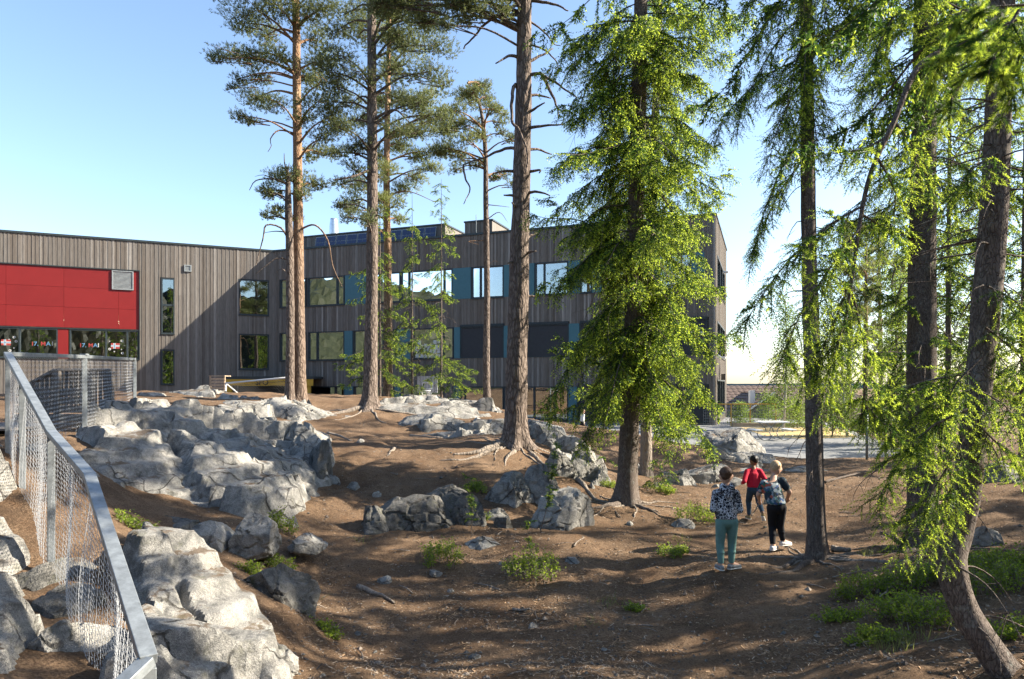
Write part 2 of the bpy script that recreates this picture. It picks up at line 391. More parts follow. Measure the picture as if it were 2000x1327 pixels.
M['birch'] = mat_leaf('birch_leaf', (0.09, 0.14, 0.03), (0.26, 0.36, 0.06), 0.35, 0.45)
M['birch_bark'] = plain('birch_bark', (0.5, 0.48, 0.44), 0.8, var=0.5, scale=14)
M['clad'] = mat_cladding(); M['glass'] = mat_glass()
M['frame'] = plain('window_frame_paint', (0.030, 0.040, 0.045), 0.45, var=0.15)
M['trim'] = plain('parapet_trim', (0.045, 0.055, 0.056), 0.45, 0.3)
M['red'] = plain('red_facade_panel', (0.20, 0.016, 0.015), 0.45, var=0.06, scale=1.2)
M['red2'] = plain('red_facade_panel_b', (0.188, 0.015, 0.0142), 0.45, var=0.06, scale=1.2)
M['teal'] = plain('teal_facade_panel', (0.060, 0.155, 0.185), 0.5, var=0.06)
M['screen'] = plain('charcoal_blind', (0.038, 0.040, 0.044), 0.7, var=0.1)
M['membrane'] = plain('roof_membrane', (0.06, 0.06, 0.06), 0.9)
M['room'] = plain('room_wall', (0.22, 0.17, 0.10), 0.9)
M['lamp'] = mat_emit('ceiling_lamp', (1.0, 0.82, 0.5), 3.0)
M['galv'] = plain('galvanised_steel', (0.23, 0.25, 0.26), 0.5, 0.45, var=0.3, scale=14, spec=0.4, bump=0.08)
M['wire'] = plain('galvanised_wire', (0.27, 0.275, 0.28), 0.6, 0.3)
M['steel'] = plain('flue_steel', (0.6, 0.62, 0.64), 0.3, 0.85)
M['alu'] = plain('aluminium_louver', (0.30, 0.32, 0.32), 0.5, 0.3)
M['timber'] = plain('grey_timber', (0.155, 0.135, 0.115), 0.9, var=0.35, scale=7, bump=0.2)
M['timber_light'] = plain('pale_timber', (0.36, 0.28, 0.20), 0.85, var=0.3, scale=9)
M['yellow'] = plain('yellow_fascia', (0.52, 0.30, 0.035), 0.5, var=0.06)
M['black'] = plain('black_paint', (0.012, 0.012, 0.013), 0.6)
M['white'] = plain('white_paint', (0.74, 0.74, 0.72), 0.5, var=0.06)
M['pv'] = plain('solar_cells', (0.012, 0.022, 0.07), 0.15, var=0.2, spec=0.6)
M['asphalt'] = mat_asphalt(); M['sand'] = plain('yellow_rubber_paving', (0.42, 0.31, 0.14), 0.9, var=0.12)
M['rooftile'] = mat_roof()
M['backboard'] = plain('backboard_grey', (0.34, 0.35, 0.36), 0.6)
M['skin'] = plain('skin', (0.50, 0.30, 0.21), 0.55, var=0.08); M['skin_brown'] = plain('skin_brown', (0.20, 0.105, 0.06), 0.55, var=0.08)
M['hair_brown'] = plain('hair_brown', (0.075, 0.038, 0.020), 0.6, var=0.35, scale=40); M['hair_black'] = plain('hair_black', (0.010, 0.008, 0.007), 0.55)
M['hair_blond'] = plain('hair_blond', (0.44, 0.30, 0.17), 0.6, var=0.3, scale=40)
M['hoodie'] = mat_hoodie(); M['tshirt'] = mat_print()
M['redknit'] = plain('red_sweater', (0.42, 0.012, 0.035), 0.9, var=0.15, scale=12, bump=0.3, bscale=14)
M['jogger'] = plain('green_joggers', (0.13, 0.235, 0.21), 0.95, var=0.15, scale=10, bump=0.4, bscale=12)
M['jeans'] = plain('blue_jeans', (0.028, 0.055, 0.085), 0.9, var=0.2, bump=0.3, bscale=14)
M['blackcloth'] = plain('black_cloth', (0.010, 0.010, 0.012), 0.85, bump=0.4, bscale=12)
M['shoe_grey'] = plain('grey_shoe', (0.20, 0.21, 0.21), 0.7, var=0.5, scale=30); M['shoe_white'] = plain('white_shoe', (0.55, 0.54, 0.52), 0.7, var=0.2)
M['shoe_tan'] = plain('tan_shoe', (0.26, 0.19, 0.09), 0.8); M['sole'] = plain('white_sole', (0.6, 0.6, 0.57), 0.7)
M['eye'] = plain('dark_eye', (0.02, 0.015, 0.012), 0.3)
M['litter'] = plain('needle_litter', (0.33, 0.215, 0.125), 0.9, var=0.5, scale=3)
M['paper'] = plain('white_paper', (0.55, 0.55, 0.52), 0.8); M['blue_letter'] = plain('blue_letter', (0.10, 0.22, 0.36), 0.7)
M['red_letter'] = plain('red_letter', (0.32, 0.05, 0.045), 0.7); M['yellow_rail'] = plain('yellow_rail_paint', (0.60, 0.34, 0.05), 0.5)
M['forest'] = mat_leaf('far_forest', (0.014, 0.0165, 0.006), (0.02, 0.024, 0.007), 0.75, 0.2)
M['grass'] = mat_leaf('grass_blade', (0.16, 0.18, 0.06), (0.26, 0.28, 0.07), 0.3, 0.4)
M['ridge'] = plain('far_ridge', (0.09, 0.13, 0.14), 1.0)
# ------------------------------------------------------------------ ground
GC = [(1000,1327,6.0),(600,1327,5.6),(1400,1327,6.0),(1750,1327,5.2),(2000,1327,4.6),(1000,1150,8.7),(1300,1158,8.6),(1420,1125,8.9),
 (760,1135,8.9),(1000,1080,9.8),(1500,1082,10.0),(1595,1095,9.6),(1700,1100,9.0),(1750,1170,7.4),(1950,1130,7.3),(1850,1300,5.2),
 (1800,1075,9.6),(1930,1070,9.4),(2000,1000,11),(1950,940,13.5),(1850,950,13),(1700,1000,12),(1700,925,17),(1500,930,16.5),(1400,960,14.5),
 (1300,960,14.5),(1300,920,17.5),(1222,985,12.9),(1250,1060,10.3),(1150,920,15.5),(1100,880,16.5),(1005,868,15.4),(1090,1035,11),(960,1000,11.6),
 (950,1080,9.9),(900,900,14.2),(800,880,15),(700,900,13.6),(650,960,12),(640,1040,10.3),(750,1060,10),(600,1150,8.4),(560,1080,9.0),(640,1240,6.9),
 (560,1300,5.9),(850,850,17.5),(700,850,17),(650,830,18.5),(722,797,20.6),(850,805,21),(620,802,21),(580,782,22.3),(500,768,25),(300,765,25),
 (400,825,17.5),(300,832,16),(560,817,18.5),(950,790,24),(750,778,27),(1020,810,22),(165,852,10.5),(263,822,14.1),(15,880,7.9),(102,1118,6.1),(50,1010,6.6),
 (400,1110,6.6),(290,995,9.0),(450,1015,9.3),(330,1065,7.8),(500,1260,5.9),(350,1318,5.0),(250,1335,4.4),(100,1260,4.6),(0,1335,4.0),(0,1110,6.0),
 (-200,900,9),(-100,830,14),(100,800,18),(-200,780,24),(1160,850,19),(1250,860,19),(1350,880,19)]
gp = [P(*c) for c in GC]
gp += [np.array(q, float) for q in [(0,0,1.0),(0,3,0.5),(4,2,0.9),(-3,1,1.0),(8,5,0.95),(9,9,0.7),(10,13,0.75),(12,17,0.7),(15,10,0.9),(16,5,1.2),(-12,3,1.4),(-10,10,1.7),(-14,16,1.9),
   (-16,26,2.2),(-24,22,1.8),(-8,30,1.6),(0,29,1.2),(4,26,0.5),(-18,34,0.4),(-8,36,0.3),(2,34,0.3),(12,30,0.3),(18,24,0.4),(20,34,0.2),(-30,38,0.4),(-30,12,1.4),
   (0,-8,1.3),(12,-8,1.8),(-12,-8,1.6),(24,14,0.9),(26,-4,1.6),(-28,-6,1.5),(0,-25,2),(30,-25,3),(-30,-25,2),(40,20,0.3),(40,45,-1),(-40,45,0.3),(0,50,0.25),(22,46,-0.6)]]
gp = np.array(gp)
def _phi(r2): return np.sqrt(r2+0.5)
_A = _phi(((gp[:, None, :2]-gp[None, :, :2])**2).sum(-1)); _n = len(gp)
_B = np.zeros((_n+1, _n+1)); _B[:_n, :_n] = _A+np.eye(_n)*-0.03; _B[:_n, _n] = 1; _B[_n, :_n] = 1
_W = np.linalg.solve(_B, np.append(gp[:, 2], 0.0))
YARD = np.array([(0.5,21.5),(3.0,20.6),(6.2,19.6),(12.0,19.8),(13.2,22.0),(17.6,36.5),(24,60),(-6,60),(-6,36)], float)
YZ = 0.33
def in_poly(x, y, poly):
    c = np.zeros(len(x), bool); j = len(poly)-1
    for i in range(len(poly)):
        xi, yi = poly[i]; xj, yj = poly[j]
        c ^= ((yi > y) != (yj > y)) & (x < (xj-xi)*(y-yi)/(yj-yi+1e-12)+xi); j = i
    return c
def gz_arr(x, y, detail=True):
    x = np.asarray(x, float).ravel(); y = np.asarray(y, float).ravel(); z = np.zeros(len(x))
    for s in range(0, len(x), 20000):
        q = np.stack([x[s:s+20000], y[s:s+20000]], 1)
        z[s:s+20000] = _phi(((q[:, None]-gp[None, :, :2])**2).sum(-1)) @ _W[:_n]+_W[_n]
    far = sstep(38, 60, np.hypot(x, y-10)); z = z*(1-far)+far*(-0.4)
    down = sstep(14, 40, x-0.28*y+2)*sstep(18, 34, y); z = z-down*1.6
    if detail:
        p = np.stack([x, y, x*0], 1)
        near = 1-sstep(25, 40, np.hypot(x, y))
        z = z+near*(0.050*fbm(p*1.3, 3, 5)+0.026*fbm(p*4.0, 3, 9)+0.006*fbm(p*19, 2, 3))
    ins = in_poly(x, y, YARD); z = np.where(ins, np.minimum(z, YZ-0.06), z)
    return z
def gz(x, y): return float(gz_arr([x], [y])[0])
def on_ground(px, py, d):
    p = P(px, py, d); return np.array([p[0], p[1], gz(p[0], p[1])])
def axis(segs):
    out = []
    for a, b, s in segs: out += list(np.arange(a, b, s))
    return np.array(out+[segs[-1][1]])
gx = axis([(-400,-60,40),(-60,-20,4),(-20,-9,0.35),(-9,8.5,0.1),(8.5,20,0.35),(20,60,4),(60,400,40)])
gy = axis([(-300,-40,30),(-40,-2,3),(-2,3.4,0.4),(3.4,15,0.1),(15,27,0.2),(27,60,0.8),(60,120,10),(120,1500,120)])
XX, YY = np.meshgrid(gx, gy); ZZ = gz_arr(XX, YY)
nx, ny = len(gx), len(gy); ii = np.arange(nx*ny).reshape(ny, nx)
q = np.stack([ii[:-1, :-1], ii[:-1, 1:], ii[1:, 1:], ii[1:, :-1]], -1).reshape(-1, 4)
tag(link('ground', mesh_np('ground', np.stack([XX.ravel(), YY.ravel(), ZZ], 1), q, M['soil'], smooth=True)), kind='structure')
_gi = (gx, gy, ZZ.reshape(ny, nx))
def gzf(x, y):     # fast lookup on the built sheet
    x = np.atleast_1d(np.asarray(x, float)); y = np.atleast_1d(np.asarray(y, float))
    i = np.clip(np.searchsorted(gx, x)-1, 0, nx-2); j = np.clip(np.searchsorted(gy, y)-1, 0, ny-2)
    u = (x-gx[i])/(gx[i+1]-gx[i]); v = (y-gy[j])/(gy[j+1]-gy[j]); Z = _gi[2]
    return Z[j, i]*(1-u)*(1-v)+Z[j, i+1]*u*(1-v)+Z[j+1, i]*(1-u)*v+Z[j+1, i+1]*u*v

# yard: a thin slab with its own edge
m = MB(); k = len(YARD); vv = [(x, y, YZ) for x, y in YARD]+[(x, y, YZ-0.12) for x, y in YARD]
m.add(vv, [tuple(range(k))]+[(i, i+k, (i+1) % k+k, (i+1) % k) for i in range(k)])
tag(m.build('playground_pavement', M['asphalt']), kind='structure')
ya = np.array([(11.2,30.2),(12.2,28.6),(15.0,29.6),(17.0,35.2),(16.5,36.3),(12.2,36.4)])
m = MB(); m.add([(x, y, YZ+0.006) for x, y in ya], [tuple(range(len(ya)))])
tag(m.build('yellow_play_surface', M['sand']), kind='structure')
m = MB(); m.beam((11.9, 36.9, YZ+0.1), (16.9, 36.9, YZ+0.1), 0.16, 0.22)
tag(m.build('timber_edging', M['timber_light'], bevel=0.01), 'pale timber edging along the far side of the yellow play surface', 'edging')

# distant ridge and the wooded hill behind the viewer that the windows mirror
def ridge(name, pts, mat, thick=40):
    V = []; n = len(pts)
    for (x, y, z) in pts: V += [(x, y, -12), (x, y, z), (x*1.02, y+thick, z*0.9), (x*1.02, y+thick, -12)]
    Fq = [(4*i+j, 4*i+j+1, 4*i+5+j, 4*i+4+j) for i in range(n-1) for j in range(3)]
    mm = MB(); mm.add(V, Fq); return tag(mm.build(name, mat), kind='structure')
rs = np.linspace(-1400, 1500, 260); rn = fbm(np.stack([rs*0.004, rs*0, rs*0], 1), 5, 77)
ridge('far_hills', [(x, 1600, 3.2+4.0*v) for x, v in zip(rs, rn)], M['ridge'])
def hill_behind():
    a = np.radians(np.linspace(150, 395, 420)); r = np.linspace(70, 130, 60)
    A, R = np.meshgrid(a, r); X = R*np.cos(A); Y = R*np.sin(A)-5
    up = sstep(70, 118, R)
    Z = -1+up*26+up*5*fbm(np.stack([X.ravel()*0.03, Y.ravel()*0.03, X.ravel()*0], 1), 3, 4).reshape(X.shape)
    pp = np.stack([X.ravel()*0.33, Y.ravel()*0.33, Z.ravel()*0.3], 1)
    f1, f2, c = worley(pp, 8)
    Z = Z+(up.ravel()*(2.4*(1-f1)+2.0*c)).reshape(Z.shape)+0.5*fbm(pp*4, 3, 3).reshape(Z.shape)
    n1, n2 = X.shape; ix = np.arange(n1*n2).reshape(n1, n2)
    qq = np.stack([ix[:-1, :-1], ix[:-1, 1:], ix[1:, 1:], ix[1:, :-1]], -1).reshape(-1, 4)
    o = link('wooded_hill', mesh_np('wooded_hill', np.stack([X.ravel(), Y.ravel(), Z.ravel()], 1), qq, M['forest'], smooth=False))
    tag(o, kind='structure')
hill_behind()

# ------------------------------------------------------------------ school building
SCH = empty('school_building', (-17.06, 48.9, 0.25), label='grey timber-clad three-storey school with red and teal facade panels', cat='building')
SO = np.array(SCH.location)
ROOF = 12.25; GB = 0.20
class Wall:
    def __init__(s, a, b):
        s.o = np.array(a, float); s.b = np.array(b, float); s.L = np.linalg.norm(s.b-s.o); s.u = (s.b-s.o)/s.L
        n = np.array([s.u[1], -s.u[0]]); s.n = n if n[1] < 0 or (abs(n[1]) < .6 and n[0] > 0) else -n
    def t(s, px):
        r = np.array([(px-CX)/F_PX, 1.0]); Mx = np.array([[s.u[0], -r[0]], [s.u[1], -r[1]]])
        return float(np.linalg.solve(Mx, -s.o)[0])
    def pt(s, t, z, out=0.0):
        q = s.o+s.u*t+s.n*out; return np.array([q[0], q[1], z])-SO
    def box(s, mb, t0, t1, z0, z1, o0, o1, tone=0.5):
        V = [s.pt(t, z, o) for z in (z0, z1) for o in (o0, o1) for t in (t0, t1)]
        return mb.add(V, [(0, 2, 3, 1), (4, 5, 7, 6), (0, 1, 5, 4), (2, 6, 7, 3), (0, 4, 6, 2), (1, 3, 7, 5)], tone)
J = (-17.06, 48.9); C = (11.41, 38.3)
e_dir = np.array([10.6, 28.47]); e_dir /= np.linalg.norm(e_dir)
WL = Wall(np.array(J)+np.array([-14.79, -6.45])*1.9, J)
WR = Wall(J, C); WE = Wall(C, np.array(C)+e_dir*10.9)
rng = random.Random(5)
def rects_free(t0, t1, z0, z1, openings):
    iv = [(z0, z1)]
    for a, b, c, d in openings:
        if a < t1-0.02 and b > t0+0.02:
            nv = []
            for p, q2 in iv:
                if d <= p or c >= q2: nv.append((p, q2)); continue
                if c-p > 0.03: nv.append((p, c))
                if q2-d > 0.03: nv.append((d, q2))
            iv = nv
    return iv
def clad(wall, openings, z0, z1, seed, narrow=0.105):
    rg = random.Random(seed); mb = MB(); bk = MB(); t = 0.0; i = 0
    while t < wall.L-0.02:
        wd = rg.uniform(0.085, 0.15) if seed != 2 else rg.uniform(0.1, 0.13)
        wd = min(wd, wall.L-t); tone = min(1, max(0, rg.gauss(0.48, 0.15)))
        if rg.random() < 0.07: tone = rg.uniform(0.75, 1)
        out = (0.034 if i % 2 else 0.020)+rg.uniform(-0.003, 0.003)
        for a, b in rects_free(t, t+wd, z0, z1, openings):
            cuts = [a]
            if b-a > 3 and rg.random() < 0.75: cuts.append(rg.uniform(a+0.8, b-0.8))
            cuts.append(b)
            for c0, c1 in zip(cuts[:-1], cuts[1:]):
                wall.box(mb, t+0.003, t+wd-0.003, c0, c1-0.004, 0.0, out, min(1, max(0, tone+rg.uniform(-.08, .08))))
        t += wd; i += 1
    ts = sorted(set([0, wall.L]+[x for o in openings for x in o[:2]])); 
    for a, b in zip(ts[:-1], ts[1:]):
        if b-a < 0.01: continue
        for c0, c1 in rects_free(a, b, z0, z1, openings): wall.box(bk, a, b, c0, c1, -0.22, -0.002)
    o = mb.build('cladding_boards', M['clad'], SCH, tone=True); tag(o, kind='stuff')
    bk.build('wall', M['membrane'], SCH)
def window(wall, t0, t1, z0, z1, splits=(), screen=False, fw=0.075, sill=True):
    mb = MB(); d0, d1 = -0.14, 0.055
    wall.box(mb, t0, t1, z0, z0+fw, d0, d1); wall.box(mb, t0, t1, z1-fw, z1, d0, d1)
    wall.box(mb, t0, t0+fw, z0+fw, z1-fw, d0, d1-0.003); wall.box(mb, t1-fw, t1, z0+fw, z1-fw, d0, d1-0.003)
    xs = [t0+fw]
    for s in splits:
        x = t0+(t1-t0)*s; wall.box(mb, x-fw*0.6, x+fw*0.6, z0+fw, z1-fw, d0, d1-0.012); xs += [x-fw*0.6, x+fw*0.6]
    xs.append(t1-fw)
    o = mb.build('window', M['frame'], SCH)
    for a, b in zip(xs[0::2], xs[1::2]):
        p = MB(); wall.box(p, a, b, z0+fw, z1-fw, -0.075, -0.065); p.build('pane', M['glass'], o)
    if screen:
        p = MB(); wall.box(p, t0+0.03, t1-0.03, z0+0.04, z1-0.03, 0.012, 0.02); p.build('blind', M['screen'], o)
        mb2 = MB(); wall.box(mb2, t0, t1, z1, z1+0.14, -0.05, 0.10); mb2.build('blind_housing', M['frame'], o)
    elif sill:
        mb2 = MB(); wall.box(mb2, t0-0.02, t1+0.02, z0-0.05, z0-0.002, -0.1, 0.09); mb2.build('sill', M['trim'], o)
    return o
def panel(wall, t0, t1, z0, z1, mat, name='facade_panel', out=0.035):
    mb = MB(); wall.box(mb, t0+0.006, t1-0.006, z0+0.006, z1-0.006, -0.02, out); return mb.build(name, mat, SCH)

# right wing: rows are z ranges
UP, MID, GR = (8.1, 10.1), (4.3, 6.3), (0.45, 2.5)
R = WR.t
upper = [('w',547,598,(.5,)),('w',601,673,(.8,)),('p',674,722),('w',724,782,(.3,)),('w',783,884,(.16,.84)),('p',884,920),('w',921,984,(.28,)),('p',984,996),
         ('w',997,1032,()),('p',1033,1044),('w',1045,1110,(.28,)),('p',1110,1133),('w',1133,1156,()),('p',1156,1182),('w',1183,1262,(.3,)),('p',1262,1285),('w',1286,1350,(.7,)),('p',1350,1376)]
mid = [('w',547,598,(.5,)),('w',602,673,(.25,)),('p',673,689),('w',690,774,(.7,)),('p',775,802),('w',806,886,(.75,)),('p',887,899),('s',900,984),('p',984,993),('s',994,1030),
       ('s',1031,1111),('p',1111,1132),('s',1133,1222),('p',1222,1244),('s',1245,1330),('s',1332,1381)]
ground_r = [('w',602,673,(.75,)),('p',673,690),('w',691,770,(.3,)),('p',771,783),('w',784,868,(.5,)),('p',885,898),('w',899,984,(.1,)),('w',985,1024,()),('w',1025,1110,(.22,.7)),('p',1110,1128),
            ('s',1129,1215),('p',1215,1240),('s',1241,1330),('s',1340,1381)]
opR, built = [], []
for row, (z0, z1) in ((upper, UP), (mid, MID), (ground_r, GR)):
    for e in row:
        a, b = R(e[1]), R(e[2]); opR.append((a, b, z0, z1+(0.14 if e[0] == 's' else 0))); built.append((e, a, b, z0, z1))
clad(WR, opR, GB, ROOF-0.12, 2)
WIN = {}
for e, a, b, z0, z1 in built:
    if e[0] == 'p': panel(WR, a, b, z0, z1, M['teal'])
    else: WIN[(e[1], z0)] = window(WR, a, b, z0, z1, e[3] if len(e) > 3 else (), e[0] == 's')
# left wing
Lt = WL.t; opL = []
t_r0, t_r1 = 0.6, Lt(272)
opL += [(t_r0, t_r1, 6.25, 10.15), (t_r0, t_r1, 4.28, 6.25), (Lt(315), Lt(341), 6.02, 9.85), (Lt(315), Lt(341), 2.6, 5.0), (Lt(466), Lt(525), 7.5, 10.06), (Lt(466), Lt(525), 3.68, 6.2)]
clad(WL, opL, GB, ROOF-0.12, 1)
xs = [t_r0, Lt(-260), Lt(-120), Lt(12), Lt(125), t_r1]; zs = [6.28, 7.6, 8.88, 10.15]
for i in range(5):
    for j in range(3):
        a, b = xs[i], xs[i+1]
        if i == 4 and j < 2:
            mid_t = Lt(232)
            panel(WL, a, mid_t, zs[j], zs[j+1], M['red' if (i+j) % 2 else 'red2'], 'red_panel'); panel(WL, mid_t, b, zs[j], zs[j+1], M['red'], 'red_panel')
        else: panel(WL, a, b, zs[j], zs[j+1], M['red' if (i+j) % 2 else 'red2'], 'red_panel')
mb = MB(); WL.box(mb, t_r1, t_r1+0.05, 4.25, 10.22, -0.05, 0.10); WL.box(mb, t_r0, t_r1, 10.155, 10.22, -0.05, 0.10); WL.box(mb, t_r0, t_r1, 6.20, 6.26, -0.05, 0.085)
mb.build('panel_trim', M['trim'], SCH)
win_a = window(WL, Lt(-130), Lt(113), 4.3, 6.19, (.42, .68)); panel(WL, Lt(113), Lt(134), 4.3, 6.19, M['red'], 'red_panel')
win_b = window(WL, Lt(136), Lt(271), 4.3, 6.19, (.52, .83)); panel(WL, t_r0, Lt(-132), 4.3, 6.19, M['red'], 'red_panel')
window(WL, Lt(315), Lt(341), 6.05, 9.82, ()); mb = MB(); WL.box(mb, Lt(315)+.05, Lt(341)-.05, 7.92, 8.06, -0.12, 0.03); mb.build('transom', M['frame'], SCH)
window(WL, Lt(315), Lt(341), 2.62, 4.98); window(WL, Lt(466), Lt(525), 7.53, 10.04); window(WL, Lt(466), Lt(525), 3.7, 6.18)
def louver(wall, t0, t1, z0, z1, n, out=0.06):
    mb = MB()
    for a, b, c, d in ((t0, t1, z0, z0+.06), (t0, t1, z1-.06, z1), (t0, t0+.06, z0+.06, z1-.06), (t1-.06, t1, z0+.06, z1-.06)): wall.box(mb, a, b, c, d, 0.0, out+0.05)
    o = mb.build('louver_vent', M['alu'], SCH)
    for k in range(n):
        z = z0+0.08+(z1-z0-0.16)*(k+.5)/n; s = MB()
        V = [wall.pt(t, zz, oo) for t in (t0+.05, t1-.05) for zz, oo in ((z+0.035, 0.042), (z-0.03, out+0.03), (z-0.036, out+0.028), (z+0.028, 0.04))]
        s.add(V, [(0, 1, 5, 4), (1, 2, 6, 5), (2, 3, 7, 6), (3, 0, 4, 7), (0, 3, 2, 1), (4, 5, 6, 7)]); s.build('slat', M['alu'], o)
louver(WL, Lt(219), Lt(261), 8.87, 10.12, 14); louver(WL, Lt(360), Lt(374), 10.33, 10.78, 5)
# end wall
opE = [(1.2, 8.6, 8.1, 10.1), (1.2, 8.6, 4.3, 6.3), (1.2, 8.6, 0.75, 2.9)]
clad(WE, opE, GB, ROOF-0.12, 3)
for a, b, z0, z1 in opE: window(WE, a, b, z0, z1, (.36, .68))
# parapet, roof, rooms
mb = MB()
for W_, ext in ((WL, 0), (WR, 0), (WE, 0)): W_.box(mb, -0.05, W_.L+0.05, ROOF-0.13, ROOF, -0.3, 0.085)
mb.build('parapet', M['trim'], SCH)
mb = MB(); pA, pB, pC, pD = WL.pt(0, ROOF-.4, -.25), WL.pt(WL.L, ROOF-.4, -.25), WR.pt(WR.L, ROOF-.4, -.25), WE.pt(WE.L, ROOF-.4, -.25)
back = [pD, pD+np.array([-30, 11, 0]), pA+np.array([-4, 14, 0])]
mb.add([pA, pB, pC]+back, [(0, 1, 2, 3, 4, 5)]); mb.build('roof', M['membrane'], SCH)
for z in (0.22, 3.45, 7.25):
    mb = MB(); mb.add([q*np.array([1, 1, 0])+np.array([0, 0, z-SO[2]]) for q in [pA, pB, pC]+back], [(0, 1, 2, 3, 4, 5)]); mb.build('floor_slab', M['room'], SCH)
mb = MB()
for z0, z1 in ((0.25, 3.4), (3.5, 7.2), (7.3, 11.7)):
    WR.box(mb, 0.5, WR.L-0.3, z0, z1, -5.2, -5.0); WL.box(mb, 0, WL.L-1.5, z0, z1, -5.2, -5.0)
    for tt in (6.5, 13, 20, 26): WR.box(mb, tt, tt+.12, z0, z1, -5.0, -0.25)
    for tt in (9, 15.5, 22): WL.box(mb, tt, tt+.12, z0, z1, -5.0, -0.25)
mb.build('partition', M['room'], SCH)
bw = [pA, back[2], back[1], pD]; mb = MB(); zlo = GB-SO[2]; zhi = ROOF-.4-SO[2]
for a, b in zip(bw[:-1], bw[1:]): mb.add([np.array([a[0], a[1], zlo]), np.array([b[0], b[1], zlo]), np.array([b[0], b[1], zhi]), np.array([a[0], a[1], zhi])], [(0, 1, 2, 3)])
mb.build('back_wall', M['membrane'], SCH)
for wl, t0, t1, zc in ((WL, Lt(20), Lt(250), 6.9), (WR, R(790), R(985), 10.9), (WR, R(610), R(670), 10.9), (WR, R(610), R(860), 6.9)):
    t = t0
    while t < t1:
        for dd in (-1.2, -3.0):
            l_ = MB(); wl.box(l_, t, t+1.1, zc-.06, zc, dd-.1, dd+.1); l_.build('ceiling_lamp', M['lamp'], SCH)
        t += 2.6
# roof structures
mb = MB(); 
def roof_box(px0, px1, py_top, d, depth, name, z_lo=ROOF-0.5):
    a = P(px0, py_top, d); b = P(px1, py_top, d); m1 = MB(); rg = random.Random(int(px0)); u = np.array([WR.u[0], WR.u[1]])
    n_ = np.array([-WR.n[0], -WR.n[1]]); o = a[:2]; L = (b[0]-a[0])/u[0]; zt = a[2]
    def pt(t, s, z): qv = o+u*t+n_*s; return np.array([qv[0], qv[1], z])-SO
    t = 0
    while t < L:
        wd = rg.uniform(.09, .15); e = min(wd, L-t); f = rg.uniform(0, .02)
        m1.add([pt(x, s, z) for z in (z_lo, zt-.1) for s in (-f, depth) for x in (t, t+e-.006)], [(0, 1, 5, 4), (4, 5, 7, 6), (2, 6, 7, 3), (0, 4, 6, 2), (1, 3, 7, 5)], min(1, max(0, rg.gauss(.45, .18)))); t += wd
    ob = tag(m1.build(name, M['clad'], SCH, tone=True), kind='stuff')
    m2 = MB(); m2.add([pt(x, s, z) for z in (zt-.1, zt) for s in (-.06, depth+.06) for x in (-.06, L+.06)], [(0, 2, 3, 1), (4, 5, 7, 6), (0, 1, 5, 4), (2, 6, 7, 3), (0, 4, 6, 2), (1, 3, 7, 5)]); m2.build('roof_edge', M['trim'], SCH)
    return pt, L, zt
pt1, L1, zt1 = roof_box(592, 880, 462, 52.5, 4.0, 'plant_room_cladding'); roof_box(908, 962, 433, 46.0, 3.0, 'stair_head_cladding')
for k in range(11):       # solar panels leaning on the plant room
    a = 1.3+k*0.93
    if a+.9 > L1: break
    mb = MB(); V = [pt1(a, -.55, ROOF-.25), pt1(a+.88, -.55, ROOF-.25), pt1(a+.88, -.12, zt1-.2), pt1(a, -.12, zt1-.2)]
    V2 = [v+np.array([0, .05, -.03]) for v in V]; mb.add(V+V2, [(0, 1, 2, 3), (7, 6, 5, 4), (0, 4, 5, 1), (1, 5, 6, 2), (2, 6, 7, 3), (3, 7, 4, 0)]); fr = mb.build('solar_panel', M['alu'], SCH)
    for cx_ in range(2):
        for cz_ in range(4):
            def lp(s, t): return V[0]*(1-s)*(1-t)+V[1]*s*(1-t)+V[2]*s*t+V[3]*(1-s)*t
            s0, s1, q0, q1 = .04+cx_*.47, .04+cx_*.47+.45, .03+cz_*.24, .03+cz_*.24+.225; off = np.array([-.004, -.012, .008])
            c_ = MB(); c_.add([lp(s0, q0)+off, lp(s1, q0)+off, lp(s1, q1)+off, lp(s0, q1)+off], [(0, 1, 2, 3)]); c_.build('solar_cell', M['pv'], fr)
fl = P(652, 458, 54); mb = MB(); mb.lathe([(.36, -1.2), (.36, .1), (.33, .75), (.27, 1.1), (.27, 1.22), (.2, 1.22)], 24, tuple(fl-SO)); mb.build('flue', M['steel'], SCH, smooth=True)
for px, py0, py1, d in ((930, 456, 420, 45), (1243, 440, 400, 42)):
    mb = MB(); mb.tube([P(px, py0+8, d)-SO, P(px, py1, d)-SO], .02, 6); mb.build('lightning_rod', M['galv'], SCH)
# entrance canopy with SFO
dC = 45.3; x0, x1 = (440-CX)/F_PX*dC, (612-CX)/F_PX*dC
zt, zb = P(0, 741, dC)[2], P(0, 754, dC)[2]
mb = MB(); mb.box((0, 0, 0), (1, 1, 1)); mb = MB()
mb.box(np.array([(x0+x1)/2, dC+1.6, zt+.10])-SO, (x1-x0+.1, 3.3, .17)); mb.build('canopy_roof', M['trim'], SCH)
for a, b in zip(np.linspace(x0, x1, 5)[:-1], np.linspace(x0, x1, 5)[1:]):
    mb = MB(); mb.box(np.array([(a+b)/2, dC, (zt+zb)/2])-SO, (b-a-.012, .06, zt-zb)); mb.build('canopy_fascia', M['yellow'], SCH)
for xx in (x0+.2, x1-.4):
    mb = MB(); mb.box(np.array([xx, dC+.15, (zb+GB)/2])-SO, (.36, .2, zb-GB)); mb.build('canopy_post', M['yellow'], SCH)
mb = MB(); mb.box(np.array([(x0+x1)/2-.1, dC+1.2, (zb+GB)/2])-SO, (x1-x0-1.0, .05, zb-GB-.02)); mb.build('entrance_glazing', M['frame'], SCH)
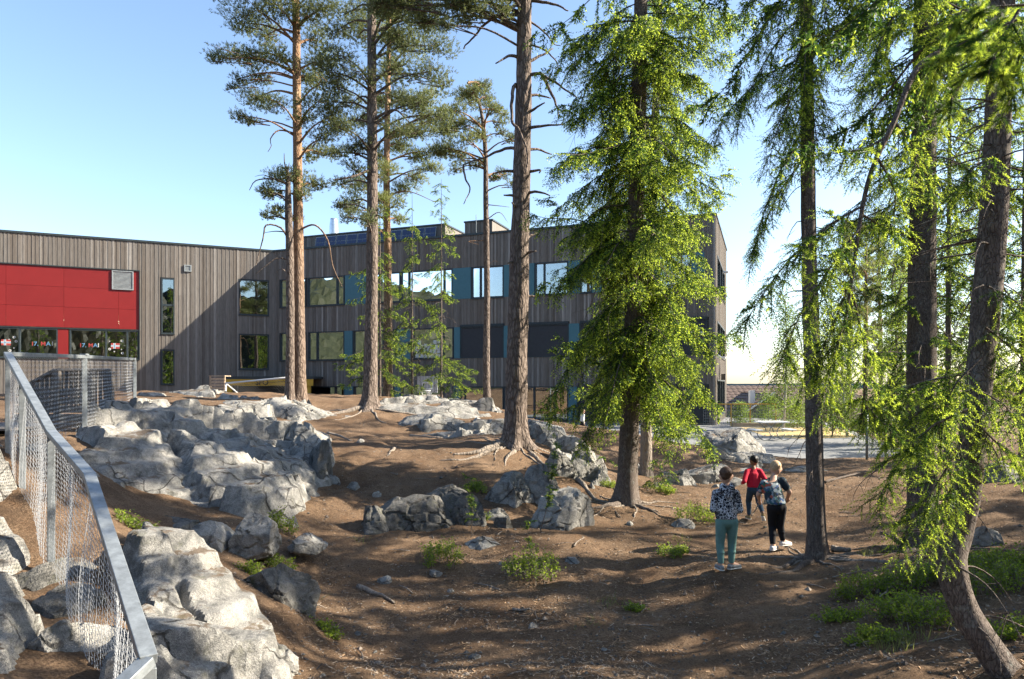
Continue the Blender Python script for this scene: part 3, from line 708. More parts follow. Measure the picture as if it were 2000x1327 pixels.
def text(body, size, loc, ry, mat, parent, name='lettering', ext=0.004, rel=True):
    cu = bpy.data.curves.new(name, 'FONT'); cu.body = body; cu.size = size; cu.extrude = ext; cu.align_x = 'CENTER'; cu.align_y = 'CENTER'; cu.offset = 0.012*size
    ob = bpy.data.objects.new(name, cu); COL.objects.link(ob)
    dg = bpy.context.evaluated_depsgraph_get(); me = bpy.data.meshes.new_from_object(ob.evaluated_get(dg)); bpy.data.objects.remove(ob)
    me.materials.clear(); me.materials.append(mat)
    me.transform(Matrix.Translation(Vector(loc)) @ Matrix.Rotation(ry, 4, 'Z') @ Matrix.Rotation(math.pi/2, 4, 'X'))
    return link(name, me, parent)
text('SFO', 0.50, np.array([(512-CX)/F_PX*dC, dC-.04, (zt+zb)/2])-SO, 0, M['black'], SCH)
angL = math.atan2(WL.u[1], WL.u[0])
def letters(win, px_list, py):
    for ch, px, mat in px_list:
        t = Lt(px); q_ = WL.pt(t, 0, -0.055); d = WL.o[1]+WL.u[1]*t
        q_[2] = EYE-(py-HY)/F_PX*d-SO[2]; text(ch, 0.36, q_, angL, M[mat], win)
letters(win_a, [('1', 63, 'red_letter'), ('7.', 70, 'blue_letter'), ('M', 84, 'red_letter'), ('A', 94, 'blue_letter'), ('I', 102, 'paper')], 672)
letters(win_b, [('1', 157, 'red_letter'), ('7.', 164, 'blue_letter'), ('M', 177, 'red_letter'), ('A', 186, 'blue_letter'), ('I', 192, 'paper')], 675)
def wall_dec(win, wall, px, py, shapes):
    t = wall.t(px); d = wall.o[1]+wall.u[1]*t; z = EYE-(py-HY)/F_PX*d
    for dx, dz, w_, h_, o_, mat, nm in shapes:
        mb = MB(); wall.box(mb, t+dx-w_/2, t+dx+w_/2, z+dz-h_/2, z+dz+h_/2, -0.063, o_); mb.build(nm, M[mat], win)
flag = [(0, 0, .50, .36, -.058, 'red_letter', 'paper_flag'), (-.05, 0, .12, .362, -.0565, 'paper', 'flag_cross'), (0, 0, .502, .11, -.0563, 'paper', 'flag_cross'), (-.05, 0, .05, .364, -.055, 'blue_letter', 'flag_cross'), (0, 0, .504, .045, -.0548, 'blue_letter', 'flag_cross')]
wall_dec(win_a, WL, 11, 669, flag); wall_dec(win_b, WL, 225, 676, flag)
def rosette(win, px, py, r):
    t = Lt(px); d = WL.o[1]+WL.u[1]*t; z = EYE-(py-HY)/F_PX*d; n = 10
    V = [WL.pt(t+r*(1 if i % 2 else .72)*math.cos(i*math.pi/n), z+r*(1 if i % 2 else .72)*math.sin(i*math.pi/n), o) for o in (-.063, -.056) for i in range(2*n)]
    mb = MB(); mb.add(V, [tuple(range(2*n, 4*n)), tuple(range(2*n-1, -1, -1))]); rr = mb.build('paper_rosette', M['paper'], win)
    V = [WL.pt(t+r*.36*math.cos(i*math.pi/6), z+r*.36*math.sin(i*math.pi/6), -.053) for i in range(12)]; mb = MB(); mb.add(V, [tuple(range(12))]); mb.build('rosette_centre', M['black'], win)
for px, py, r in ((27, 659, .09), (31, 667, .09), (19, 685, .09), (17, 663, .04), (27, 680, .05)): rosette(win_a, px, py, r)
for px, py, r in ((238, 666, .09), (214, 682, .09), (239, 690, .09), (214, 667, .04), (243, 675, .04), (223, 687, .05), (237, 683, .04)): rosette(win_b, px, py, r)
rg = random.Random(9); pw = WIN[(806, 4.3)]
for row in range(4):
    for k in range(7):
        px = 812+k*7.4+rg.uniform(-1.5, 1.5)+(row % 2)*3; py = 668+row*9.0+rg.uniform(-1.5, 1.5)
        if row == 0 and k not in (1, 5, 6): continue
        t = WR.t(px); d = WR.o[1]+WR.u[1]*t; z = EYE-(py-HY)/F_PX*d; a = rg.uniform(-.25, .25); h1, h2 = .115, .13
        cs = [(-h1, -h2), (h1, -h2), (h1, h2), (-h1, h2)]; cs = [(x*math.cos(a)-y*math.sin(a), x*math.sin(a)+y*math.cos(a)) for x, y in cs]
        mb = MB(); mb.add([WR.pt(t+x, z+y, o) for o in (-.063, -.058) for x, y in cs], [(4, 5, 6, 7), (3, 2, 1, 0)]); mb.build('paper_sheet', M['paper'], pw)
for z_, o_ in ((4.15, .5), (10.0, .35)):
    mb = MB(); a = WE.pt(1.0 if z_ < 5 else 7.0, z_, 0.0); b = WE.pt(1.0 if z_ < 5 else 7.0, z_, o_); mb.beam(a, b, .28, .12); mb.build('wall_lamp', M['white'], SCH, bevel=.02)
mb = MB(); q_ = WR.pt(WR.L-.7, 5.5, .06); mb.box(q_, (.16, .14, .2)); mb.build('security_camera', M['white'], SCH, bevel=.03)
mb = MB(); q_ = WE.pt(1.2, 3.05, .35); mb.box(q_, (.05, .6, .35)); mb.build('hanging_sign', M['black'], SCH)
# ------------------------------------------------------------------ rocks
_cs = {}
def cube_sphere(n):
    if n in _cs: return _cs[n]
    g = np.linspace(-1, 1, n+1); U, Vv = np.meshgrid(g, g); U = np.tan(U*math.pi/4); Vv = np.tan(Vv*math.pi/4); o = np.ones_like(U)
    fs = [(o, U, Vv), (-o, -U, Vv), (-U, o, Vv), (U, -o, Vv), (-Vv, U, o), (Vv, U, -o)]
    VV, QQ, b = [], [], 0
    for f in fs:
        p = np.stack([c.ravel() for c in f], 1); p /= np.linalg.norm(p, axis=1, keepdims=True); VV.append(p)
        ix = np.arange((n+1)**2).reshape(n+1, n+1)+b
        QQ.append(np.stack([ix[:-1, :-1], ix[:-1, 1:], ix[1:, 1:], ix[1:, :-1]], -1).reshape(-1, 4)); b += (n+1)**2
    V = np.vstack(VV); Q = np.vstack(QQ)
    key = np.round(V*1e5).astype(np.int64); _, idx, inv = np.unique(key, axis=0, return_index=True, return_inverse=True)
    _cs[n] = (V[idx], inv.ravel()[Q]); return _cs[n]
def rock_mesh(semi, seed, p=3.0, cuts=5, blocks=1.0, rough=1.0, n=28, tilt=0.0, roll=0.0, crack=1.0):
    D, Q = cube_sphere(n); rs = np.random.RandomState(seed)
    S = (np.abs(D)**p).sum(1)**(-1.0/p); X = D*S[:, None]
    for _ in range(cuts+9):
        nrm = rs.normal(size=3); nrm[2] = abs(nrm[2])*0.8; nrm /= np.linalg.norm(nrm); h = rs.uniform(0.56, 0.84)
        dd = X @ nrm-h; X = X-np.where(dd > 0, dd*0.995, 0)[:, None]*nrm
    semi = np.array(semi, float); X = X*semi; s = float(np.mean(semi)); off = rs.uniform(0, 50, 3)
    Nn = D/semi; Nn /= np.linalg.norm(Nn, axis=1, keepdims=True)
    X = X+Nn*(0.035*s*rough*fbm(X/s*1.1+off, 3, seed))[:, None]
    bs = max(0.28, 0.62*s); wp = X/bs*np.array([0.8, 1.0, 1.25])+off+0.22*np.stack([fbm(X/bs*1.5+off+k*9, 2, seed+k) for k in range(3)], 1)
    f1, f2, c = worley(wp, seed)
    e = f2-f1; cr = 1-sstep(0.0, 0.06, e)
    X = X+Nn*(blocks*bs*(0.10*(c-0.5))-crack*0.10*bs*cr)[:, None]
    w2 = X/(bs*0.42)+off*1.7; g1, g2, c2 = worley(w2, seed+5)
    pick = sstep(0.0, 0.35, fbm(X/s*0.9+off*2, 2, seed+8))
    X = X+Nn*(blocks*bs*0.42*0.12*(c2-0.5)*pick-crack*bs*0.03*(1-sstep(0, 0.06, g2-g1))*pick)[:, None]
    X = X+Nn*(0.022*rough*min(1, s*2)*fbm(X*3.6+off, 4, seed+2)+0.008*rough*fbm(X*17+off, 3, seed+4))[:, None]
    a, b = tilt, roll
    Rx = np.array([[1, 0, 0], [0, math.cos(a), -math.sin(a)], [0, math.sin(a), math.cos(a)]]); Ry = np.array([[math.cos(b), 0, math.sin(b)], [0, 1, 0], [-math.sin(b), 0, math.cos(b)]])
    return X @ (Ry @ Rx).T, Q
def rock(label, px, top, base, wpx, d, depth=None, rz=0.0, seed=1, p=3.0, cuts=5, mat='rock', n=28, tilt=0.0, roll=0.0, name='rock_outcrop', cat='rock', blocks=1.0, rough=1.0, crack=1.0, group=None, under=0.5):
    k = d/F_PX; H = (base-top)*k; a = wpx*k*0.5*1.28; c = H*(1+under)/2*1.16; b = (depth or a*1.5)/2
    ctr = P(px, top, d); ctr[2] -= c*0.97; ctr[1] += b*0.5
    V, Q = rock_mesh((a, b, c), seed, p, cuts, blocks, rough, n, tilt, roll, crack)
    me = mesh_np(name, V, Q, M[mat], smooth=True)
    o = link(name, me); o.location = tuple(ctr); o.rotation_euler = (0, 0, rz)
    e = o.modifiers.new('edges', 'EDGE_SPLIT'); e.split_angle = math.radians(26)
    return tag(o, label, cat, group)
RK = [
 # crest of the knoll
 ('pale flat bedrock crest beside the corner post of the fence', 330, 772, 798, 200, 22, 5, .1, 11, 2.6, 3, 'rock', 40),
 ('pale bedrock dome in front of the football goal', 470, 776, 810, 200, 20.5, 4, -.1, 12, 2.4, 3, 'rock', 40),
 ('rounded grey bedrock hump beside the pair of pine trunks', 566, 776, 836, 150, 18.6, 2.6, .2, 13, 2.3, 3, 'rock', 44),
 ('white weathered bedrock nose below the goal dome', 458, 778, 818, 130, 17.6, 2, 0, 14, 2.6, 4, 'rock', 36),
 ('low white rock rib on the sandy terrace', 392, 802, 830, 80, 16.6, .9, .2, 15, 2.6, 4, 'rock', 28),
 ('thin pale rock ledge on the sandy terrace by the fence corner', 330, 806, 826, 70, 16.8, .8, -.1, 16, 2.4, 3, 'rock', 24),
 ('mottled rock mound under the far fence panel', 226, 806, 850, 140, 13.0, 2, .1, 17, 2.5, 4, 'rock', 36),
 # cliff below the terrace
 ('sunlit rock shoulder at the upper right of the grey cliff', 520, 830, 910, 230, 14.0, 2.6, -.1, 22, 2.7, 4, 'rock', 52),
 ('big pale joint block in the middle of the grey cliff', 372, 884, 1002, 165, 11.2, 1.6, -.15, 24, 3.2, 5, 'rock', 56),
 ('sloping mottled slab right of the big joint block', 480, 862, 1000, 190, 11.9, 2, -.25, 26, 2.7, 4, 'rock', 60),
 ('steep end face of the grey cliff above the path gully', 580, 838, 985, 130, 12.7, 2, .3, 27, 2.9, 5, 'rock', 56),
 ('dark blocky corner of the cliff beside the path gully', 617, 862, 925, 50, 12.4, 1, .2, 28, 3.5, 6, 'rock_dark', 28),
 ('low crumbly white rock at the foot of the grey cliff', 440, 948, 1014, 125, 9.9, 1.1, .1, 29, 2.8, 6, 'rock', 40),
 # foreground rocks on the left
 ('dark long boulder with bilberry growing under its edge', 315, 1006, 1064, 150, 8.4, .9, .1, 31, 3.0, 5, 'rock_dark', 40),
 ('pale rock facet touching the dark long boulder', 400, 1016, 1064, 80, 8.3, .7, -.2, 32, 3.0, 5, 'rock', 30),
 ('triangular grey boulder with a pointed top', 487, 1003, 1060, 95, 8.4, .6, .2, 33, 2.4, 6, 'rock', 34),
 ('thin pale stone tilted out of the path bank', 594, 1046, 1070, 66, 8.9, .4, .15, 34, 2.2, 4, 'rock', 20),
 ('ragged low granite lip along the path below the slab', 478, 1254, 1312, 190, 5.5, .6, .05, 38, 2.7, 6, 'rock', 44),
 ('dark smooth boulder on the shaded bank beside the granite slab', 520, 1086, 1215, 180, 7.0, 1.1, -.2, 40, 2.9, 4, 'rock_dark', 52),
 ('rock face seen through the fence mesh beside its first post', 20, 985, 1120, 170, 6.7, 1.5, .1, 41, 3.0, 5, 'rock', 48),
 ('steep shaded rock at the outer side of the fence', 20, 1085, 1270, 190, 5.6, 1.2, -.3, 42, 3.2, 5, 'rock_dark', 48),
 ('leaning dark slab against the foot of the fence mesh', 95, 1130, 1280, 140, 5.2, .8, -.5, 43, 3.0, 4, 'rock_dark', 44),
 ('speckled boulder with root shadow outside the fence mesh', 75, 1212, 1345, 190, 4.5, .9, .2, 44, 2.8, 4, 'rock', 52),
 ('pale rock behind the far bend of the fence', 10, 862, 960, 170, 8.8, 1.6, .1, 45, 2.8, 4, 'rock', 40),
 # middle of the slope
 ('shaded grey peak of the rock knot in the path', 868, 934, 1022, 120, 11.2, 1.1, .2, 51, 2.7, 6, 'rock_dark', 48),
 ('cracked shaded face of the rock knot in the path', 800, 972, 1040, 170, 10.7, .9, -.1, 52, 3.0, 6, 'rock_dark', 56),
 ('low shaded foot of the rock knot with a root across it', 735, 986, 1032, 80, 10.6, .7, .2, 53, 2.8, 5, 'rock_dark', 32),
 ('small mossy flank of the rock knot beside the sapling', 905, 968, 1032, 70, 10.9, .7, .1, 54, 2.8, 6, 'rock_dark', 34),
 ('pale split block with a dark overhang', 1000, 910, 984, 90, 12.0, .8, .25, 55, 4.0, 5, 'rock', 36),
 ('mossy upright block leaning on the pale split block', 1052, 898, 992, 80, 12.3, .8, -.2, 56, 3.2, 5, 'rock', 36),
 ('big angular boulder with a rough sunlit face', 1090, 944, 1038, 122, 11.0, .9, .3, 57, 2.9, 6, 'rock', 48),
 ('grey stone with a flat sloping top beside the angular boulder', 965, 991, 1016, 52, 11.2, .4, .2, 58, 2.8, 6, 'rock', 20),
 ('dark chipped stone in front of the flat sloping stone', 983, 1003, 1029, 38, 10.9, .3, -.2, 59, 2.8, 6, 'rock_dark', 20),
 ('half-buried grey stone between the two bright bilberry bushes', 940, 1047, 1077, 68, 10.0, .5, .1, 60, 2.6, 6, 'rock', 24),
 ('loose pointed pale stone beside the round bilberry bush', 1124, 1087, 1123, 44, 9.4, .26, .4, 61, 3.2, 7, 'rock', 18),
 # crest in the centre and right of the big pine
 ('long pale bedrock hump behind the thick-rooted pine', 790, 766, 822, 230, 23, 3, .1, 71, 2.4, 3, 'rock', 48),
 ('jointed pale bedrock end with dark broken face', 925, 779, 832, 140, 22, 2.4, -.1, 72, 3.2, 6, 'rock', 44),
 ('low flat rock plate on the sunny soil shelf', 822, 811, 846, 160, 18.8, 1.8, -.1, 73, 2.6, 3, 'rock', 36),
 ('tilted smooth plate running down to the big pine roots', 905, 826, 870, 170, 17.2, 2, -.15, 74, 2.6, 3, 'rock', 40),
 ('small dark rounded rock touching the big pine trunk', 958, 822, 856, 70, 17.4, .9, .2, 75, 2.7, 5, 'rock', 28),
 ('sunlit rock step right of the big pine trunk', 1062, 808, 872, 90, 17.4, 1.4, -.2, 76, 3.0, 5, 'rock', 36),
 ('blocky rock below the sunlit step', 1080, 836, 888, 70, 16.2, 1, .2, 77, 3.3, 6, 'rock', 32),
 ('grooved rock leading down towards the yard', 1118, 842, 900, 90, 16.0, 1.2, -.3, 78, 2.9, 6, 'rock', 36),
 ('root-covered rock on the bank above the angular boulder', 1142, 886, 940, 70, 14.2, .9, -.3, 79, 2.7, 5, 'rock', 32),
 ('pale stone slab between big pine and mossy block', 1085, 888, 925, 60, 14.0, .7, .2, 80, 2.8, 5, 'rock', 26),
 ('wide grey rock in front of the dark school entrance', 1165, 848, 892, 150, 19, 2, .1, 81, 2.6, 5, 'rock', 40),
 ('grey rock hump against the school corner', 1432, 836, 878, 125, 21, 2, 0, 82, 2.5, 4, 'rock', 40),
 ('long layered rock outcrop along the edge of the yard', 1475, 872, 916, 165, 18.4, 2, .05, 83, 2.6, 5, 'rock', 48),
 ('low rock rim where the soil meets the yard', 1570, 908, 930, 100, 17.3, 1, 0, 84, 2.6, 5, 'rock', 32),
 ('rough stone ledge below the hanging spruce boughs', 1385, 902, 945, 100, 16, 1.2, .1, 85, 2.8, 6, 'rock', 36),
 ('small broken rock beside the spruce stump hollow', 1330, 915, 945, 60, 15.5, .7, .1, 86, 3.0, 6, 'rock', 26),
 ('smooth pale boulder behind the crooked trunk', 1932, 1033, 1088, 78, 9.5, .7, .1, 87, 2.4, 4, 'rock', 32),
 ('grey rock on the slope behind the crooked trunk near the wire fence', 1965, 905, 955, 90, 13.0, 1, .2, 88, 2.7, 5, 'rock', 32),
 ('half-buried stone on the bank beside the boy in the hoodie', 1335, 1006, 1052, 46, 11.4, .5, .1, 89, 2.5, 5, 'rock', 24),
 ('leaning grey stone behind the child in red', 1440, 932, 952, 44, 15.5, .5, .3, 90, 2.4, 5, 'rock', 20),
]
for r in RK:
    lab, px, top, base, wpx, d, dep, rz, seed, p, cuts, mat, n = r
    small = wpx*d/F_PX < 0.55; n = int(n*.62)
    rock(lab, px, top, base, wpx, d, dep, rz, seed, p, cuts, mat, n, name='boulder' if ('boulder' in lab or 'stone' in lab) else 'rock_outcrop', cat='boulder' if ('boulder' in lab or 'stone' in lab) else 'rock',
         blocks=0.5 if small else 1.0, crack=0.5 if small else 1.0, under=0.9 if base-top < 45 and not small else 0.5, roll=.38 if 'granite' in lab else (.2 if 20 < seed < 30 else 0.0))

# bedrock surfaces: height sheets of jointed granite that come through the soil
def worley2(p, seed):
    b = np.floor(p).astype(np.int64); f1 = np.full(len(p), 9.0); f2 = np.full(len(p), 9.0); cid = np.zeros(len(p)); vec = np.zeros((len(p), 2)); z0 = b[:, 0]*0
    for dx in (-1, 0, 1):
        for dy in (-1, 0, 1):
            i, j = b[:, 0]+dx, b[:, 1]+dy; q = np.stack([i+_h(i, j, z0, seed), j+_h(i, j, z0, seed+11)], 1); d = np.linalg.norm(p-q, axis=1); m = d < f1
            f2 = np.where(m, f1, np.minimum(f2, d)); cid = np.where(m, _h(i, j, z0, seed+37), cid); vec = np.where(m[:, None], p-q, vec); f1 = np.where(m, d, f1)
    return f1, f2, cid, vec
def poly_dist(x, y, poly):
    best = np.full(len(x), 1e9)
    for k in range(len(poly)):
        a = poly[k]; b = poly[(k+1) % len(poly)]; ab = b-a; t = np.clip(((x-a[0])*ab[0]+(y-a[1])*ab[1])/(ab @ ab), 0, 1); best = np.minimum(best, np.hypot(x-a[0]-ab[0]*t, y-a[1]-ab[1]*t))
    return np.where(in_poly(x, y, poly), best, -best)
def bedrock(label, pts, H, seed, step=.04, cell=.85, amp=.34, soft=.5, rot=.4, ragged=.35, mat='rock', blur=1, tl=.42):
    poly = np.array([P(px, 900, d)[:2] for px, d in pts]); lo = poly.min(0)-.4; hi = poly.max(0)+.4
    ax = np.arange(lo[0], hi[0], step); ay = np.arange(lo[1], hi[1], step); X, Y = np.meshgrid(ax, ay); x, y = X.ravel(), Y.ravel()
    p = np.stack([x, y, x*0], 1); wob = np.stack([fbm(p*.9+seed, 3, seed), fbm(p*.9+seed+40, 3, seed+1)], 1)*.22
    dist = poly_dist(x, y, poly)+ragged*fbm(p*1.3+seed, 3, seed+4); m = sstep(0, soft, dist)
    c, s = math.cos(rot), math.sin(rot); q = np.stack([(x*c+y*s)*.75, (-x*s+y*c)*1.25], 1)/cell+wob+seed
    f1, f2, cid, vec = worley2(q, seed); g1, g2, cid2, v2 = worley2(q*2.6+wob*1.5, seed+3)
    til = np.stack([np.cos(cid*40), np.sin(cid*40)], 1); z = amp*(cid-.5)+tl*cell*(vec*til).sum(1)
    z -= .20*cell*(1-sstep(0, .07, f2-f1))*sstep(-.5, .1, fbm(p*.8+seed, 2, seed+6)); pk = sstep(.0, .4, fbm(p*.9+seed*2, 2, seed+8))
    z += pk*(.16*amp*(cid2-.5)*2+.10*cell*(v2[:, 0]*np.cos(cid2*30)+v2[:, 1]*np.sin(cid2*30))*.6-.05*(1-sstep(0, .09, g2-g1)))
    z += .03*fbm(p*1.6+seed, 3, seed+5)+.016*fbm(p*7+seed, 3, seed+7)+.006*fbm(p*24, 2, seed+9)
    zz = z.reshape(X.shape)
    for _ in range(blur):
        zp = np.pad(zz, 1, 'edge'); zz = (zp[:-2, 1:-1]+zp[2:, 1:-1]+zp[1:-1, :-2]+zp[1:-1, 2:]+2*zz)/6
    z = zz.ravel()+.005*fbm(p*24, 2, seed+9)
    zg = gz_arr(x, y, False); Z = zg-.22+m*(.22+H)+sstep(0, .35, m)*z
    hq = .20; zr = Z+.07*fbm(p*.9+seed, 3, seed+12)+.18*(x*math.cos(seed)+y*math.sin(seed))*.3; tq = zr/hq; fq = tq-np.floor(tq); Z = Z+.62*sstep(.2, .7, m)*((np.floor(tq)+sstep(.62, .97, fq))*hq-zr)
    ii = np.arange(len(x)).reshape(X.shape); Q = np.stack([ii[:-1, :-1], ii[:-1, 1:], ii[1:, 1:], ii[1:, :-1]], -1).reshape(-1, 4); Q = Q[(m[Q].max(1) > .01)]
    used, inv = np.unique(Q, return_inverse=True); V = np.stack([x, y, Z], 1)[used]; o = V.mean(0); o[2] = V[:, 2].min()
    ob = link('rock_outcrop', mesh_np('rock_outcrop', V-o, inv.reshape(-1, 4), M[mat], smooth=True)); ob.location = tuple(o); e = ob.modifiers.new('edges', 'EDGE_SPLIT'); e.split_angle = math.radians(28)
    return tag(ob, label, 'rock')
bedrock('wide jointed grey bedrock cliff between the terrace and the front boulders', [(110, 8.4), (300, 9.2), (480, 9.5), (610, 10.8), (660, 12.4), (645, 14.6), (520, 15.4), (300, 15.0), (140, 12.4)], .30, 3, .046, 1.35, .36, .4, .4, .4, 'rock', 1, .26)
bedrock('pale rounded bedrock crest of the knoll below the football goal', [(250, 18.5), (430, 16.8), (600, 17.6), (655, 19.0), (600, 22.5), (300, 24.5), (230, 21.5)], -.14, 5, .075, 1.3, .34, .7, .2, .9)
bedrock('large speckled granite slab with deep cracks beside the near end of the fence rail', [(205, 4.1), (420, 4.3), (580, 5.2), (560, 6.0), (450, 6.8), (300, 7.1), (215, 6.0)], .27, 7, .028, 1.15, .16, .25, .9, .22, 'rock', 1, .20)
bedrock('dark bedrock slope outside the chain-link fence', [(-150, 3.8), (160, 3.8), (120, 5.5), (50, 7.6), (-40, 9.2), (-250, 9)], .16, 9, .045, 1.2, .3, .4, .5, .3, 'rock', 1, .3)
bedrock('pale bedrock crest between grey-stemmed pine and big pine', [(680, 20.8), (760, 19.3), (870, 17.4), (960, 16.8), (1000, 18.0), (990, 22.5), (880, 24.5), (700, 24.0)], .03, 11, .075, 1.25, .32, .7, .1, .8)
bedrock('stepped bedrock shoulder right of the big pine', [(1035, 15.6), (1085, 14.2), (1150, 13.2), (1185, 14.2), (1160, 18), (1075, 18.6)], .10, 13, .055, .9, .4, .5, .8, .4)
bedrock('low bedrock shelf between the soil and the school yard', [(1370, 16.0), (1500, 16.6), (1620, 16.9), (1600, 18.4), (1500, 19.4), (1370, 20.2)], .0, 15, .06, 1.1, .3, .5, .1, .4)
rs = np.random.RandomState(3)
stones = [(850, 1108, 9.2, .2), (1040, 1206, 7.6, .13), (755, 1128, 8.9, .25), (925, 1275, 6.7, .15), (1230, 1030, 11.5, .18), (690, 960, 12.4, .3), (735, 970, 12.1, .22), (980, 1100, 9.5, .09), (705, 868, 15.5, .28), (1285, 935, 15, .3),
          (1500, 1010, 13, .3), (1530, 965, 15, .3), (880, 1150, 8.7, .1), (1150, 1000, 12.2, .22), (1400, 940, 15.2, .3), (1300, 905, 17, .4), (1240, 900, 17, .4), (700, 1210, 7.3, .08), (1650, 1200, 7.2, .1), (1180, 1255, 6.9, .07)]
for i, (px, py, d, s) in enumerate(stones):
    g = on_ground(px, py, d); V, Q = rock_mesh((s*.5, s*.42, s*.3), 200+i, 2.7, 6, .6, 1, 8, crack=.4)
    o = link('stone', mesh_np('stone', V, Q, M['rock'], smooth=False)); o.location = (g[0], g[1], g[2]+s*.08); o.rotation_euler = (0, 0, i*1.3)
    tag(o, 'small grey stone lying loose on the brown forest soil', 'stone', 'loose stones on the soil')

# ------------------------------------------------------------------ chain-link fence on the left
FH = 1.22
rail = np.array([P(232, 1345, 2.95), P(290, 1290, 3.1), P(175, 930, 4.85), P(100, 845, 6.05), P(15, 692, 7.9), P(165, 697, 10.5), P(263, 702, 14.1)])
FEN = empty('chain_link_fence', (rail[3][0], rail[3][1], rail[3][2]-FH), label='galvanised chain-link fence with a bent flat top rail on the rocks', cat='fence')
FO = np.array(FEN.location)
for i in range(len(rail)-1):
    m = MB(); a, b = rail[i], rail[i+1]; dv = (b-a)/np.linalg.norm(b-a); far = i >= 4
    m.beam(a-dv*.0, b+dv*.01*(i != 0), .075 if not far else .05, .05, (0, 0, 1)); m.v = [v-FO for v in m.v]; m.build('top_rail', M['galv'], FEN, bevel=.004)
def lerp_rail(i, t): return rail[i]*(1-t)+rail[i+1]*t
for (i, t, wd) in ((1, 0.0, .06), (2, 1.0, .06), (3, .60, .06), (5, 0.0, .07), (5, 1.0, .06), (4, 0.0, .05)):
    q_ = lerp_rail(i, t); m = MB(); m.box((q_[0], q_[1], q_[2]-.03-(FH+.25)/2), (wd, wd, FH+.25), Matrix.Rotation(.6, 3, 'Z')); m.v = [v-FO for v in m.v]; m.build('post', M['galv'], FEN, bevel=.004)
cap = MB(); q_ = lerp_rail(5, 0); cap.box(q_+np.array([0, 0, .035]), (.09, .09, .02)); cap.v = [v-FO for v in cap.v]; cap.build('post_cap', M['galv'], FEN)
def chain(i, cell, r, H, seed, sag=.02):
    a, b = rail[i], rail[i+1]; L = np.linalg.norm((b-a)[:2]); n = int(L/cell); rg = np.random.RandomState(seed); nv = int(H/cell*1.25)*2
    nrm = np.array([b[1]-a[1], -(b[0]-a[0]), 0]); nrm /= np.linalg.norm(nrm); V, Q = [], []; base = 0
    jag = rg.randint(-4, 3, n+1)
    th = np.arange(3)*2*math.pi/3
    for k in range(n):
        m_ = max(4, nv+jag[k]); z = np.arange(m_)/nv*H; s = (k+np.where(np.arange(m_) % 2, .52, -.52)+.5)*cell/L; s = np.clip(s, 0, 1)
        c = a[None]*(1-s[:, None])+b[None]*s[:, None]; c[:, 2] -= z+.03
        bul = sag*np.sin(k*.21+seed)*np.sin(z/H*2.6)+.02*np.sin(k*.047+z*3)+rg.normal(0, .0015, m_)+np.where(np.arange(m_) % 2, .004, -.004)*(1 if k % 2 else -1)
        c = c+nrm*bul[:, None]
        tv = tube_verts(c, np.full(m_, r), 3).reshape(-1, 3)-FO; V.append(tv)
        ix = np.arange(m_*3).reshape(m_, 3)+base; Q.append(np.stack([ix[:-1], np.roll(ix[:-1], -1, 1), np.roll(ix[1:], -1, 1), ix[1:]], -1).reshape(-1, 4)); base += len(tv)
    tag(link('wire_mesh', mesh_np('wire_mesh', np.vstack(V), np.vstack(Q), M['wire']), FEN), kind='stuff')
chain(0, .05, .0022, 1.2, 1); chain(1, .05, .0021, 1.42, 2, .05); chain(2, .05, .0022, 1.28, 3, .05); chain(3, .05, .0024, 1.3, 4, .03); chain(4, .07, .0025, 1.15, 5); chain(5, .07, .0028, 1.16, 6)

# timber stair landing behind the fence
T0 = P(112, 820, 13.0); ST = empty('timber_stair', (T0[0], T0[1], gz(T0[0], T0[1])), label='grey weathered timber stair with boarded railing behind the fence', cat='stair'); SO2 = np.array(ST.location)
def bl(name, mbx, mat): mbx.v = [v-SO2 for v in mbx.v]; return mbx.build(name, M[mat], ST, bevel=.004)
pr = [P(50, 756, 13.2), P(112, 722, 13.0), P(216, 723, 13.4)]
for a, b in zip(pr[:-1], pr[1:]): m = MB(); m.beam(a, b, .12, .05); bl('handrail', m, 'timber')
for px, top, bot in ((112, 725, 820), (178, 725, 800), (216, 726, 790), (60, 755, 850)):
    a = P(px, top, 12.95); b = P(px, bot, 12.95); m = MB(); m.beam(b, a, .1, .1, (1, 0, 0)); bl('post', m, 'timber')
for px in np.arange(54, 216, 9.5):
    top = 722 if px > 112 else 722+(112-px)*.55
    m = MB(); a = P(px, top+3, 13.08 if px < 112 else 13.1+.3*(px-112)/104); b = a.copy(); b[2] -= (.72 if px < 112 else .78); m.beam(b, a, .075, .02, (0, 1, 0)); bl('board', m, 'timber')
for k in range(7):
    m = MB(); y_ = 10.8+k*.28; m.box((T0[0]+.1, y_, 1.9), (1.4, .26, .035)); bl('deck_plank', m, 'timber')
for k in range(4):
    m = MB(); m.box((T0[0]-.1+.0, 12.9+k*.02, 1.98+k*.16), (1.3, .03, .14)); bl('riser', m, 'timber')

